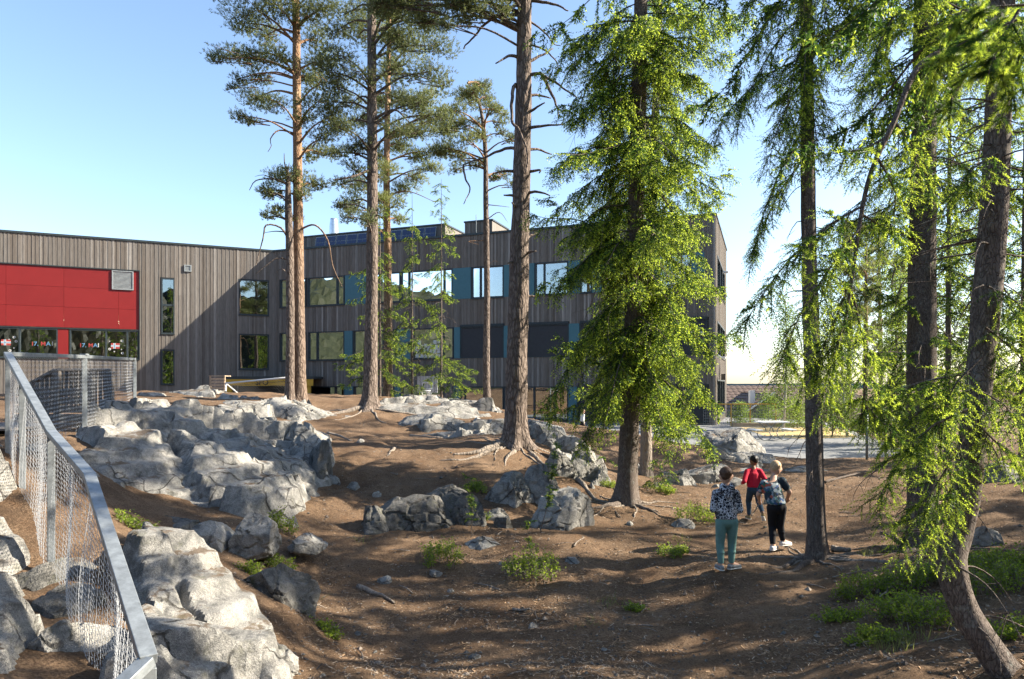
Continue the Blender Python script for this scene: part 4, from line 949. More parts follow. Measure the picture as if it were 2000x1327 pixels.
# ------------------------------------------------------------------ goal, crate, backboard
def tubes(name, root, lines, r, mat, n=8):
    o = None
    for ln in lines:
        m = MB(); m.tube(np.array(ln)-np.array(root.location), r, n); o = m.build(name, M[mat], root, smooth=True)
    return o
ga, gb = P(441, 749, 27.5), P(560, 738, 25.5); gaf, gbf = ga.copy(), gb.copy(); gaf[2] = 1.5; gbf[2] = 1.5
bk_ = np.array([.9, 1.2, 0])
G = empty('football_goal', (float((ga+gb)[0]/2), float((ga+gb)[1]/2), 1.55), label='white tube football goal with black net on the bedrock crest', cat='goal')
tubes('goal_post', G, [[gaf, ga], [gb, gbf]], .035, 'white'); tubes('crossbar', G, [[ga, gb]], .035, 'white'); tubes('back_stay', G, [[gb, gbf+bk_], [ga, gaf+bk_]], .025, 'white')
m = MB()
for k in range(25):
    t = k/24; a = ga*(1-t)+gb*t; b = gaf*(1-t)+gbf*t+bk_; m.tube([a-np.array(G.location), b-np.array(G.location)], .008, 3, False)
for k in range(12):
    t = k/11; m.tube([ga*(1-t)+(gaf+bk_)*t-np.array(G.location), gb*(1-t)+(gbf+bk_)*t-np.array(G.location)], .008, 3, False)
tag(m.build('net', M['black'], G), kind='stuff')
c0 = P(424, 752, 40); CR = empty('slatted_bin_shelter', (c0[0], c0[1], .3), label='pale slatted timber bin shelter left of the yellow entrance canopy', cat='shelter')
for k in range(15): m = MB(); m.box((0, 0, .12+k*.18), (.85, .03, .14)); m.build('slat', M['timber_light'], CR)
for sx in (-.42, .42): m = MB(); m.box((sx, .06, 1.4), (.08, .08, 2.8)); m.build('post', M['timber_light'], CR)
m = MB(); m.box((0, .4, 2.82), (.95, .9, .05)); m.build('lid', M['timber_light'], CR)
bc = P(835, 752, 33); BB = empty('basketball_hoop', (bc[0], bc[1], gz(bc[0], bc[1])), rz=-.15, label='grey basketball backboard and hoop in front of the teal panels', cat='basketball hoop'); z0_ = bc[2]-BB.location[2]
m = MB(); m.box((0, 0, z0_+.02), (1.0, .04, .80)); bo = m.build('backboard', M['backboard'], BB)
for k in range(1, 7): m = MB(); m.box((-.5+k/7, -.022, z0_+.02), (.01, .004, .78)); m.build('line', M['screen'], bo)
m = MB()
for a, b in (((-.24, -.05), (.24, -.05)), ((-.24, .3-.05), (.24, .3-.05)), ((-.24, -.05), (-.24, .25)), ((.24, -.05), (.24, .25))): m.beam((a[0], -.03, z0_+a[1]-.15), (b[0], -.03, z0_+b[1]-.15), .03, .03)
m.build('target_square', M['white'], bo)
th = np.linspace(0, 2*math.pi, 25); m = MB(); m.tube(np.stack([.22*np.cos(th), -.30+.22*np.sin(th), np.full(25, z0_-.28)], 1), .014, 6, False); m.build('ring', M['white'], BB)
m = MB()
for k in range(12):
    a = k*math.pi/6; m.tube([(.22*math.cos(a), -.3+.22*math.sin(a), z0_-.28), (.13*math.cos(a+.5), -.3+.13*math.sin(a+.5), z0_-.62)], .006, 3, False)
tag(m.build('net', M['white'], BB), kind='stuff')
m = MB(); m.tube([(0, .5, -.3), (0, .5, z0_-.2), (0, .05, z0_)], .06, 8); m.build('pole', M['galv'], BB)

# ------------------------------------------------------------------ yard furniture
pt_ = P(1507, 860, 27.8); PT = empty('picnic_table', (pt_[0], pt_[1], YZ), rz=.12, label='white picnic table with bent tube legs on the school yard', cat='picnic table')
for k in range(4): m = MB(); m.box((-.0, -.30+k*.2, .76), (1.15, .18, .045)); m.build('table_plank', M['white'], PT, bevel=.005)
for sx in (-1, 1):
    for k in range(2): m = MB(); m.box((sx*.72, -.2+k*.4, .45), (.32, .36, .045)); m.build('seat', M['white'], PT, bevel=.005)
    th = np.linspace(-.15*math.pi, -.95*math.pi, 18)
    for yy in (-.3, .3):
        m = MB(); arc = np.stack([sx*.42+.36*np.cos(th), np.full(18, yy), .40+.36*np.sin(th)], 1); m.tube(arc, .022, 6); m.build('leg_arc', M['galv'], PT, smooth=True)
        m = MB(); m.tube(smooth_path([(sx*.08, yy, .36), (sx*.12, yy, .5), (sx*.3, yy, .66), (sx*.4, yy, .74)], .06), .022, 6); m.build('leg', M['galv'], PT, smooth=True)
        m = MB(); m.tube([(sx*.74, yy, .38), (sx*.74, yy, .43)], .022, 6); m.build('leg', M['galv'], PT)
# ball fence in yellow and its mesh, beyond the yard
yf = [P(1421, 835, 38), P(1505, 835, 38)]; YF = empty('yellow_ball_fence', (yf[0][0], 37.4, .2), label='thin yellow-framed wire ball fence beyond the yard', cat='fence'); yo = np.array(YF.location); wL = 2.6
for xx in (0, 1.05, 2.45): m = MB(); m.tube([(xx, 0, 0), (xx, 0, 1.35)], .03, 6); m.build('post', M['yellow_rail'], YF)
m = MB(); m.tube([(-1.5, 0, 1.35), (2.45, 0, 1.35)], .03, 6); m.build('top_rail', M['yellow_rail'], YF)
m = MB()
for k in range(34): m.tube([(-1.5+k*.119, .03, .05), (-1.5+k*.119, .03, 1.33)], .006, 3, False)
for k in range(9): m.tube([(-1.5, .03, .1+k*.15), (2.45, .03, .1+k*.15)], .006, 3, False)
tag(m.build('wire_mesh', M['galv'], YF), kind='stuff')
# chain-link fence at the right of the yard
A0 = on_ground(1693, 908, 19.0); B0 = np.array([11.6, 13.0, gz(11.6, 13.0)])
WF = empty('yard_fence', tuple(A0), label='tall grey wire fence with round post at the right edge of the yard', cat='fence')
for t in (0, .5, 1): q_ = (B0-A0)*t; m = MB(); m.tube([q_+np.array([0, 0, -.2]), q_+np.array([0, 0, 1.45])], .035, 8); m.build('post', M['galv'], WF, smooth=True)
m = MB(); L_ = np.linalg.norm(B0-A0); n_ = int(L_/.11)
for k in range(-14, n_):
    for sgn in (1, -1):
        s0, s1 = k*.11, k*.11+1.4; za, zb_ = (0.03, 1.43) if sgn > 0 else (1.43, .03)
        if s0 < 0: za = za+(zb_-za)*(-s0/1.4); s0 = 0
        if s1 > L_: zb_ = za+(zb_-za)*((L_-s0)/max(.01, (s1-s0))); s1 = L_
        if s1-s0 < .05: continue
        m.tube([(B0-A0)*(s0/L_)+np.array([0, 0, za]), (B0-A0)*(s1/L_)+np.array([0, 0, zb_])], .004, 3, False)
tag(m.build('wire_mesh', M['wire'], WF), kind='stuff')

# ------------------------------------------------------------------ houses beyond the yard
def roof_rows(root, a, b, c, d, rows, cols, mat='rooftile'):
    """a-b eave, d-c ridge, all local; overlapping tile courses"""
    a, b, c, d = (np.array(v, float) for v in (a, b, c, d)); nrm = np.cross(b-a, d-a); nrm /= np.linalg.norm(nrm)
    if nrm[2] < 0: nrm = -nrm
    for r in range(rows):
        t0, t1 = r/rows, min(1, (r+1.12)/rows); V, Fq = [], []; n = cols*4
        for k in range(n+1):
            s = k/n; wv = .035*abs(math.sin(math.pi*k/4))
            p0 = (a*(1-s)+b*s)*(1-t0)+(d*(1-s)+c*s)*t0+nrm*(.05+wv); p1 = (a*(1-s)+b*s)*(1-t1)+(d*(1-s)+c*s)*t1+nrm*(.0+wv); V += [p0, p1, p0-nrm*.04]
        for k in range(n): Fq += [(3*k, 3*k+3, 3*k+4, 3*k+1), (3*k+2, 3*k+5, 3*k+3, 3*k)]
        mm = MB(); mm.add(V, Fq); mm.build('tile_course', M[mat], root)
h1 = P(1430, 760, 62); H1 = empty('brown_roofed_house', (h1[0]-3, 62, -3.0), label='long low house with a dark brown tiled roof beyond the ball fence', cat='house')
roof_rows(H1, (0, 0, 3.2), (16, 0, 3.2), (16, 5, 5.5), (0, 5, 5.5), 16, 30)
m = MB(); m.box((8, 5.2, 1.6), (15.4, 9.4, 3.1)); m.build('wall', M['timber'], H1); m = MB(); m.add([(0, 5, 5.5), (16, 5, 5.5), (16, 10, 3.2), (0, 10, 3.2)], [(0, 1, 2, 3)]); m.build('roof_back', M['rooftile'], H1)
h2 = P(1430, 822, 47); H2 = empty('gabled_house', (h2[0], 47, -3.2), label='house with a white sloping verge board and chimney below the yard', cat='house')
roof_rows(H2, (0, 0, 3.25), (0.2, 7, 3.25), (3.1, 7, 5.2), (2.9, 0, 5.2), 8, 10)
m = MB(); m.beam((0, -.05, 3.3), (2.95, -.05, 5.3), .08, .2, (0, 1, 0)); m.build('verge_board', M['white'], H2)
m = MB(); m.add([(.3, 0, 0), (5.6, 0, 0), (5.6, 0, 3.3), (2.9, 0, 5.1), (.3, 0, 3.3), (.3, 7, 0), (5.6, 7, 0), (5.6, 7, 3.3), (2.9, 7, 5.1), (.3, 7, 3.3)], [(0, 1, 2, 3, 4), (9, 8, 7, 6, 5), (0, 5, 6, 1), (1, 6, 7, 2), (0, 4, 9, 5)]); m.build('wall', M['timber'], H2)
roof_rows(H2, (5.9, 0, 3.25), (5.9, 7, 3.25), (2.9, 7, 5.2), (2.9, 0, 5.2), 8, 10); m = MB(); m.box((1.7, 1.0, 4.6), (.35, .35, 1.6)); m.build('chimney', M['white'], H2)
h3 = P(1530, 830, 44); H3 = empty('low_tiled_house', (h3[0], 44, -3.2), label='low house with grey tiled roof half hidden by the birch', cat='house')
roof_rows(H3, (0, 0, 3.3), (6.5, 0, 3.3), (6.5, 3.5, 4.25), (0, 3.5, 4.25), 10, 16)
m = MB(); m.box((3.2, 3.4, 1.6), (6, 6, 3.2)); m.build('wall', M['timber'], H3)
# ------------------------------------------------------------------ trees
def trunk(root, path, rad, mat, n=22, step=.09, flare=.55, lobes=5, seed=1, rough=.06, name='trunk'):
    """path: world points bottom to top with radii; mesh local to root"""
    o = np.array(root.location); pr = np.hstack([np.array(path, float)-o, np.array(rad, float)[:, None]])
    q = smooth_path(pr, step); pts, r = q[:, :3], q[:, 3]; T, X, Y = frames(pts); th = np.arange(n)*2*math.pi/n
    z = pts[:, 2]-pts[0, 2]; ph = seed*1.7
    fl = 1+flare*np.exp(-np.maximum(z, 0)/.22)[:, None]*(1+.55*np.cos(lobes*th+ph)[None]+.3*np.cos(3*th+2*ph)[None])
    cs, sn = np.cos(th), np.sin(th)
    u = np.stack([np.tile(cs, (len(z), 1)).ravel()*2.2, np.tile(sn, (len(z), 1)).ravel()*2.2, np.repeat(z, n)*1.1], 1)
    nz = (rough*fbm(u*np.array([2.3, 2.3, 2.0])+seed, 3, seed)+rough*.6*np.abs(fbm(u*np.array([5, 5, 1.6])+seed, 2, seed+3))).reshape(len(z), n)
    R_ = .88*r[:, None]*fl*(1+nz)
    V = pts[:, None]+R_[..., None]*(cs[None, :, None]*X[:, None]+sn[None, :, None]*Y[:, None])
    k = len(z); ix = np.arange(k*n).reshape(k, n)
    Q = np.stack([ix[:-1], np.roll(ix[:-1], -1, 1), np.roll(ix[1:], -1, 1), ix[1:]], -1).reshape(-1, 4)
    return link(name, mesh_np(name, V.reshape(-1, 3), Q, M[mat], smooth=True), root), q
class Acc:
    def __init__(s, seed): s.p = []; s.d = []; s.l = []; s.m = []; s.wv = []; s.wq = []; s.wn = 0; s.r = np.random.RandomState(seed)
    def wood(s, pts, rad, n=5):
        pts = np.asarray(pts, float); rad = np.broadcast_to(np.asarray(rad, float), (len(pts),)); V = tube_verts(pts, rad, n).reshape(-1, 3)
        ix = np.arange(len(V)).reshape(-1, n)+s.wn; s.wv.append(V); s.wn += len(V)
        s.wq.append(np.stack([ix[:-1], np.roll(ix[:-1], -1, 1), np.roll(ix[1:], -1, 1), ix[1:]], -1).reshape(-1, 4))
    def shoots(s, p, d, l, m):
        s.p.append(p); s.d.append(d); s.l.append(l); s.m.append(m)
    def build(s, root, mats, bark, N, nl, nw, fwd=.55, name='crown', wood='limbs'):
        o = np.array(root.location)
        if s.wv: tag(link(wood, mesh_np(wood, np.vstack(s.wv)-o, np.vstack(s.wq), M[bark], smooth=True), root), kind='stuff')
        if not s.p: return
        p = np.vstack(s.p)-o; d = np.vstack(s.d); l = np.concatenate(s.l); mm = np.concatenate(s.m).astype(int); n = len(p); r = s.r
        d = d/(np.linalg.norm(d, axis=1, keepdims=True)+1e-9)
        a = np.cross(d, r.normal(size=(n, 3))); a /= (np.linalg.norm(a, axis=1, keepdims=True)+1e-9); b = np.cross(d, a)
        V = np.zeros((n, N, 3, 3), np.float32)
        for i in range(N):
            t = (i+.5)/N; ph = i*2.39996+r.uniform(-.3, .3, n)
            rad = np.cos(ph)[:, None]*a+np.sin(ph)[:, None]*b; tan = -np.sin(ph)[:, None]*a+np.cos(ph)[:, None]*b
            base = p+d*(l*t)[:, None]; L = nl*r.uniform(.75, 1.2, n)[:, None]
            f_ = fwd+.5*(t > .85)
            tip = base+(d*f_+rad*math.sqrt(max(.05, 1-min(.95, f_)**2)))*L
            V[:, i, 0] = base-tan*nw/2-d*nw*.3; V[:, i, 1] = base+tan*nw/2+d*nw*.3; V[:, i, 2] = tip
        V = V.reshape(-1, 3); Fc = np.arange(len(V)).reshape(-1, 3)
        tag(link(name, mesh_np(name, V, Fc, [M[x] for x in mats], np.repeat(mm, N)), root))
        return n*N
TRI = [0]
def bough(A, pl, r0, tw, hang, sp=.075, sl=.075, ssp=.038, t0=.12, fresh=.35, side=.75, sub=True, wood_n=5, taper=.5):
    """spruce bough along a 3-D polyline: side twigs that hang, shoots along them"""
    pts = smooth_path(pl, .07); k = len(pts); r = A.r
    seg = np.linalg.norm(np.diff(pts, axis=0), axis=1); s = np.concatenate([[0], np.cumsum(seg)]); Ltot = s[-1]
    if r0 > 0: A.wood(pts[::2] if k > 5 else pts, np.linspace(r0, r0*.18, len(pts[::2] if k > 5 else pts)), wood_n)
    T, _, _ = frames(pts); n = max(2, int(Ltot*(1-t0)/(sp*1.75)))
    for i in range(n):
        t = t0+(1-t0)*(i+r.uniform(0, 1))/n; x = t*Ltot; j = min(k-2, int(np.searchsorted(s, x))-1 if x > 0 else 0); j = max(0, j)
        f = (x-s[j])/(seg[j]+1e-9); p0 = pts[j]*(1-f)+pts[j+1]*f; tg = T[j]
        lat = np.cross(tg, (0, 0, 1)); ln = np.linalg.norm(lat); lat = lat/ln if ln > .15 else np.array([r.normal(), r.normal(), 0])*.7
        for sg in (-1, 1):
            L = tw*(1-taper*t)*r.uniform(.55, 1.25); kd = r.rand()
            if kd < .10: continue
            hg = hang*r.uniform(.3, 1.4)
            if kd < .28: dr = lat*sg*.3+tg*.35+np.array([0, 0, -1.3*hg])
            elif kd < .42: dr = lat*sg*.55+tg*.6+np.array([0, 0, .35]); L *= .55
            else: dr = lat*sg*side+tg*.55+np.array([0, 0, -hg*.8])
            dr = dr+r.normal(0, .2, 3); dr /= np.linalg.norm(dr)
            m = max(3, int(L/ssp)); u = (np.arange(m)+.5)/m
            c = p0+dr*(u*L)[:, None]+np.array([0, 0, -1])*(hg*.5*L*u**2)[:, None]
            if sub: A.wood(np.array([p0, c[-1]]), [.004, .0015], 3)
            dv = dr+np.array([0, 0, -1])*(hg*.9*u)[:, None]; dv /= np.linalg.norm(dv, axis=1, keepdims=True)
            pv = np.cross(dv, np.array([0, 0, 1.])+r.normal(0, .35, 3)); pv /= (np.linalg.norm(pv, axis=1, keepdims=True)+1e-9)
            for s2 in (-1, 1):
                ls = sl*1.5*np.sin(math.pi*(.15+.72*u))*r.uniform(.75, 1.2, m)
                d2 = dv*.7+pv*s2*.75+r.normal(0, .14, (m, 3))+np.array([0, 0, -.12]); d2 /= np.linalg.norm(d2, axis=1, keepdims=True)
                A.shoots(c, d2, ls*.55, (r.rand(m) < fresh*.18).astype(int))
                A.shoots(c+d2*(ls*.5)[:, None], d2+np.array([0, 0, -.35])+r.normal(0, .12, (m, 3)), ls*.55, (r.rand(m) < fresh*(.75+.7*u)).astype(int))
            A.shoots(c, dv, np.full(m, L/m*1.1), np.zeros(m))
            A.shoots(c[-1:], dv[-1:], np.array([sl*.9]), np.array([1 if r.rand() < min(1, fresh*1.8) else 0]))
def spruce_boughs(A, tp, z0, z1, nb, Lfun, tw, hang, droop, sp, sl, ssp, fresh, az=None, skip=None, wood_n=5, r0=.016):
    tp = tp[:, :3]; r = A.r
    for i in range(nb):
        t = (i+r.uniform(0, 1))/nb; z = z0+(z1-z0)*t; j = int(np.argmin(abs(tp[:, 2]-z))); b = tp[j]
        a = (i*2.39996+r.normal(0, .25)) if az is None else az(i, t, r)
        L = Lfun(t)*r.uniform(.7, 1.15); o = np.array([math.cos(a), math.sin(a), 0])
        if skip and skip(t, a, r): continue
        dz = droop*r.uniform(.7, 1.3)
        pl = [b, b+o*L*.3+np.array([0, 0, -.10*L*dz]), b+o*L*.65+np.array([0, 0, -.42*L*dz]), b+o*L*.92+np.array([0, 0, -.62*L*dz]), b+o*L*1.08+np.array([0, 0, -.60*L*dz])]
        pl = [p+r.normal(0, .03*L, 3)*(k > 0) for k, p in enumerate(pl)]
        bough(A, pl, r0*(.5+.5*L/2), tw, hang, sp, sl, ssp, .12, fresh, wood_n=wood_n)
def dead_twigs(A, tp, z0, z1, n, L=.6, droop=.5):
    tp = tp[:, :3]; r = A.r
    for i in range(n):
        z = r.uniform(z0, z1); b = tp[int(np.argmin(abs(tp[:, 2]-z)))]; a = r.uniform(0, 6.28); l = L*r.uniform(.4, 1.3); o = np.array([math.cos(a), math.sin(a), 0])
        pts = [b, b+o*l*.5+np.array([0, 0, -.05*l]), b+o*l*.85+np.array([0, 0, -droop*l*.5])+r.normal(0, .06*l, 3), b+o*l+np.array([0, 0, -droop*l])+r.normal(0, .1*l, 3)]
        A.wood(smooth_path(pts, .12), np.linspace(.009, .002, len(smooth_path(pts, .12))), 4)
        for q in range(2):
            s0 = np.array(pts[2]); A.wood(np.array([s0, s0+r.normal(0, .15*l, 3)+np.array([0, 0, -.15*l])]), [.004, .0015], 3)
def tree(name, label, base, cat='tree', group=None):
    return empty(name, tuple(base), label=label, cat=cat, group=group)
def pxpath(lst, d): return [P(x, y, d) for x, y in lst]

# --- main spruce in the middle (bright hanging boughs)
b = on_ground(1222, 985, 12.9); b[2] -= .1; R7 = tree('spruce_tree', 'tall spruce with dense bright green boughs hanging over the school front', b)
pth = [b]+pxpath([(1229, 850), (1236, 700), (1241, 450), (1250, 100), (1252, -100)], 12.9); pth.append(pth[-1]+np.array([0, .1, 6.0]))
_, tp = trunk(R7, pth, [.215, .20, .19, .17, .145, .12, .02], 'spruce', 24, .09, .75, 5, 7)
tp[:, :3] += np.array(R7.location); A = Acc(71)
def L7(t): return 1.62*(.55+.55*math.sin(t*8.5+.9)**2)
spruce_boughs(A, tp, 2.45, 6.4, 60, L7, .5, .75, .75, .046, .115, .054, .74, skip=lambda t, a, r: math.sin(a) < -.2 and math.sin(t*15) > .62)
spruce_boughs(A, tp, 6.4, 10.2, 62, lambda t: 1.75*(.62+.45*math.sin(t*9)**2), .5, .7, .75, .048, .115, .055, .7, skip=lambda t, a, r: r.rand() < .12 or (math.sin(a) < -.2 and math.sin(t*13+2) > .7))
for px0, py0, ex, ey, dd in ((1238, 560, 1060, 800, 12.3), (1240, 500, 1040, 420, 12.6), (1240, 470, 1090, 560, 12.2), (1236, 700, 1390, 870, 12.2), (1238, 640, 1400, 790, 12.6), (1236, 720, 1130, 880, 12.0), (1245, 300, 1075, 330, 12.8), (1246, 250, 1100, 60, 12.9), (1245, 330, 1410, 380, 12.7), (1238, 600, 1410, 560, 12.8), (1236, 690, 1300, 850, 11.6), (1237, 660, 1180, 830, 11.6), (1240, 520, 1330, 640, 11.7), (1240, 480, 1180, 520, 11.6), (1243, 380, 1330, 430, 11.7), (1240, 560, 1390, 690, 12.2), (1243, 400, 1100, 470, 12.2), (1248, 150, 1420, 190, 12.6), (1249, 90, 1430, 110, 12.8), (1250, 40, 1095, 110, 12.7), (1247, 200, 1110, 240, 12.4), (1250, 0, 1420, 30, 12.7), (1246, 230, 1400, 290, 12.3), (1249, 60, 1300, 130, 12.0), (1247, 180, 1180, 260, 12.1)):
    a = P(px0, py0, 12.9); e = P(ex, ey, dd); mdl = a*.5+e*.5+np.array([0, 0, .25]); bough(A, [a, mdl, e*.85+a*.15+np.array([0, 0, .05]), e], .02, .52, .8, .042, .12, .054, .12, .78)
dead_twigs(A, tp, 2.2, 9.5, 70, 1.1, .9)
A.build(R7, ['needle_old', 'needle_new'], 'spruce', 4, .024, .026, .5)
A = Acc(72); spruce_boughs(A, tp, 10.2, 15.6, 34, lambda t: 1.55*(1-t)+.3, .4, .6, .9, .13, .14, .08, .3)
A.build(R7, ['needle_old', 'needle_new'], 'spruce', 4, .06, .028, name='crown_top', wood='top_limbs')
# --- slimmer trunk behind it
b = on_ground(1262, 892, 16.2); b[2] -= .1; R12 = tree('spruce_tree', 'slim pale-barked spruce standing close behind the bright hanging spruce', b)
pth = [b]+pxpath([(1263, 700), (1270, 450), (1285, 100)], 16.2); pth.append(pth[-1]+np.array([.1, 0, 4.5])); _, tp = trunk(R12, pth, [.15, .14, .12, .09, .02], 'deadwood', 16, .12, .5, 4, 9); tp[:, :3] += np.array(R12.location)
A = Acc(73); spruce_boughs(A, tp, 4.5, 14.5, 46, lambda t: 1.5-.9*t, .4, .7, 1.0, .12, .11, .06, .3); dead_twigs(A, tp, 2, 9, 30); A.build(R12, ['needle_old', 'needle_new'], 'spruce', 3, .05, .028)

# --- spruce right of the children
b = on_ground(1596, 1092, 9.6); b[2] -= .1; R8 = tree('spruce_tree', 'slender grey spruce trunk standing right of the three children', b)
pth = [b]+pxpath([(1591, 900), (1586, 700), (1580, 480), (1577, 250), (1575, 0), (1574, -250)], 9.6); pth.append(pth[-1]+np.array([0, 0, 5.5]))
_, tp = trunk(R8, pth, [.135, .128, .122, .112, .102, .092, .08, .015], 'spruce', 22, .07, .7, 5, 4); tp[:, :3] += np.array(R8.location)
A = Acc(81)
for a_, ex, ey, dd in ((-20, 1475, 90, 9.3), (60, 1530, 270, 9.0), (20, 1440, 250, 9.2), (110, 1392, 275, 9.2), (150, 1500, 330, 8.9), (30, 1640, 120, 9.2), (-60, 1620, 60, 9.0), (-120, 1690, 40, 9.2), (90, 1610, 250, 9.3), (200, 1540, 310, 9.3), (-90, 1460, 10, 9.5), (-140, 1570, 60, 8.9), (40, 1570, 210, 8.9), (240, 1470, 500, 9.6), (300, 1465, 520, 9.8), (-100, 1660, -20, 9.2), (170, 1600, 330, 9.1), (130, 1640, 60, 10.2)):
    s_ = P(1577, a_, 9.6); e = P(ex, ey, dd); L_ = np.linalg.norm(e-s_); bough(A, [s_, s_*.55+e*.45+np.array([0, 0, .12*L_]), s_*.15+e*.85+np.array([0, 0, .10*L_]), e], .014, .42, .55, .044, .125, .058, .10, .85)
dead_twigs(A, tp, 1.2, 9, 46, .55, .8)
A.build(R8, ['needle_old', 'needle_new'], 'spruce', 7, .020, .012, .45)
A = Acc(82); spruce_boughs(A, tp, 8.2, 14.5, 46, lambda t: 1.6*(1-t)+.3, .4, .7, 1.0, .12, .13, .06, .3); A.build(R8, ['needle_old', 'needle_new'], 'spruce', 4, .06, .028, name='crown_top', wood='top_limbs')

# --- thick dark spruce further right
b = on_ground(1802, 1078, 9.8); b[2] -= .1; R9 = tree('spruce_tree', 'thick dark spruce trunk behind the crooked trunk', b)
pth = [b]+pxpath([(1800, 900), (1800, 600), (1804, 300), (1808, 0), (1810, -250)], 9.8); pth.append(pth[-1]+np.array([0, 0, 6.5])); _, tp = trunk(R9, pth, [.23, .21, .205, .18, .165, .15, .02], 'spruce', 26, .07, .6, 6, 6); tp[:, :3] += np.array(R9.location)
A = Acc(91)
spruce_boughs(A, tp, 4.9, 8.6, 40, lambda t: 1.4, .44, .55, .65, .055, .12, .055, .5, skip=lambda t, a, r: r.rand() < .15)
for py0, ex, ey, dd in ((620, 1690, 560, 9.2), (700, 1700, 690, 9.3), (560, 1930, 480, 9.0), (760, 1740, 800, 9.0), (650, 1900, 700, 9.3), (480, 1700, 430, 9.4), (800, 1880, 860, 9.2)):
    s_ = P(1801, py0, 9.8); e = P(ex, ey, dd); bough(A, [s_, s_*.5+e*.5+np.array([0, 0, .05]), e], .012, .38, .7, .06, .08, .04, .2, .35)
dead_twigs(A, tp, .9, 8, 70, .8, .8)
A.build(R9, ['needle_old', 'needle_new'], 'spruce', 5, .022, .015, .45)
A = Acc(92); spruce_boughs(A, tp, 8.6, 15.5, 50, lambda t: 1.9*(1-t)+.3, .45, .7, 1.0, .12, .13, .06, .25); A.build(R9, ['needle_old', 'needle_new'], 'spruce', 4, .06, .028, name='crown_top', wood='top_limbs')

# --- crooked near spruce at the right with fresh sprays reaching over
RX = [(1992, 1350, 4.75), (1962, 1312, 4.8), (1912, 1240, 4.85), (1878, 1180, 4.9), (1858, 1100, 4.95), (1872, 1040, 5.0), (1888, 960, 5.0), (1906, 800, 5.05), (1924, 620, 5.1), (1942, 400, 5.1), (1950, 200, 5.1), (1956, 0, 5.1), (1962, -300, 5.1)]
pth = [P(*q) for q in RX]; pth[0][2] = gz(pth[0][0], pth[0][1])-.15
R10 = tree('spruce_tree', 'crooked grey spruce trunk bent at its foot with fresh lime sprays', (pth[0][0], pth[0][1], pth[0][2]))
pth.append(pth[-1]+np.array([.05, 0, 4.5])); _, tp = trunk(R10, pth, [.11, .104, .10, .10, .108, .105, .10, .098, .104, .10, .094, .09, .08, .01], 'spruce', 28, .05, .25, 4, 11); tp[:, :3] += np.array(R10.location)
A = Acc(101)
main = [P(1950, 90, 5.1), P(1870, 95, 4.7), P(1795, 130, 4.55), P(1745, 240, 4.5), P(1702, 335, 4.5), P(1680, 430, 4.5), P(1662, 560, 4.5), P(1640, 690, 4.5)]
A.wood(smooth_path(main, .06), np.linspace(.026, .008, len(smooth_path(main, .06))), 8)
NB = [([(1690, 400), (1620, 440), (1540, 510), (1480, 590), (1455, 640)], 4.5), ([(1682, 440), (1610, 540), (1550, 640), (1530, 700)], 4.4), ([(1668, 530), (1620, 650), (1575, 720)], 4.5), ([(1662, 560), (1690, 690), (1690, 790), (1740, 830)], 4.6),
      ([(1652, 620), (1620, 720), (1610, 760)], 4.4), ([(1735, 265), (1690, 290), (1640, 300)], 4.5), ([(1715, 310), (1750, 380), (1740, 440)], 4.5), ([(1745, 235), (1790, 300), (1780, 350)], 4.6), ([(1685, 420), (1740, 450), (1770, 440)], 4.6),
      ([(1895, 730), (1830, 740), (1760, 760), (1705, 800)], 4.7), ([(1890, 800), (1810, 840), (1745, 920), (1712, 985)], 4.5), ([(1885, 850), (1840, 930), (1780, 1020), (1768, 1060)], 4.5), ([(1900, 760), (1800, 800), (1740, 860)], 4.9), ([(1885, 880), (1850, 970), (1830, 1040)], 4.7),
      ([(1915, 700), (1860, 760), (1830, 850)], 4.6), ([(1950, 300), (1900, 330), (1850, 400)], 4.9), ([(1905, 760), (1960, 790), (2010, 850)], 4.7), ([(1900, 820), (1960, 880), (1995, 930)], 4.8), ([(1930, 560), (1985, 590), (2030, 650)], 4.9), ([(1925, 640), (1985, 690), (2030, 760)], 4.9),
      ([(1955, 60), (1800, -10), (1730, 60), (1700, 150)], 4.8), ([(1955, 30), (1880, 20), (1840, 80), (1830, 120)], 4.6), ([(1955, 0), (1990, 60), (2030, 140)], 4.8)]
for pl, d in NB:
    bough(A, pxpath(pl, d), .009, .27, .5, .040, .115, .056, .06, .85, side=.75, taper=.25, wood_n=6)
dead_twigs(A, tp, .9, 5.6, 60, .6, .5)
A.build(R10, ['needle_old', 'needle_new'], 'spruce', 16, .019, .0065, .45)
A = Acc(102)      # closest sprays with long soft needles
for pl, d in (([(1985, 40), (1930, 60), (1870, 90), (1812, 145)], 2.75), ([(1990, 20), (1950, 90), (1925, 165)], 2.6), ([(2010, 60), (1985, 130), (1972, 210)], 2.6), ([(1960, 70), (1900, 130), (1860, 190)], 2.8), ([(2000, 10), (1930, 15), (1850, 30)], 2.9)):
    bough(A, pxpath(pl, d), .006, .13, .5, .042, .05, .03, .05, .75, side=.6, taper=.2, wood_n=6)
A.build(R10, ['needle_old', 'needle_new'], 'spruce', 46, .020, .0024, .45, name='near_sprays', wood='near_twigs')
A = Acc(103); spruce_boughs(A, tp, 5.3, 9.8, 44, lambda t: 1.4*(1-t)+.3, .35, .7, 1.0, .12, .12, .06, .3, skip=lambda t, a, r: t < .3 and math.sin(a) < -.2); A.build(R10, ['needle_old', 'needle_new'], 'spruce', 4, .05, .024, name='crown_top', wood='top_limbs')

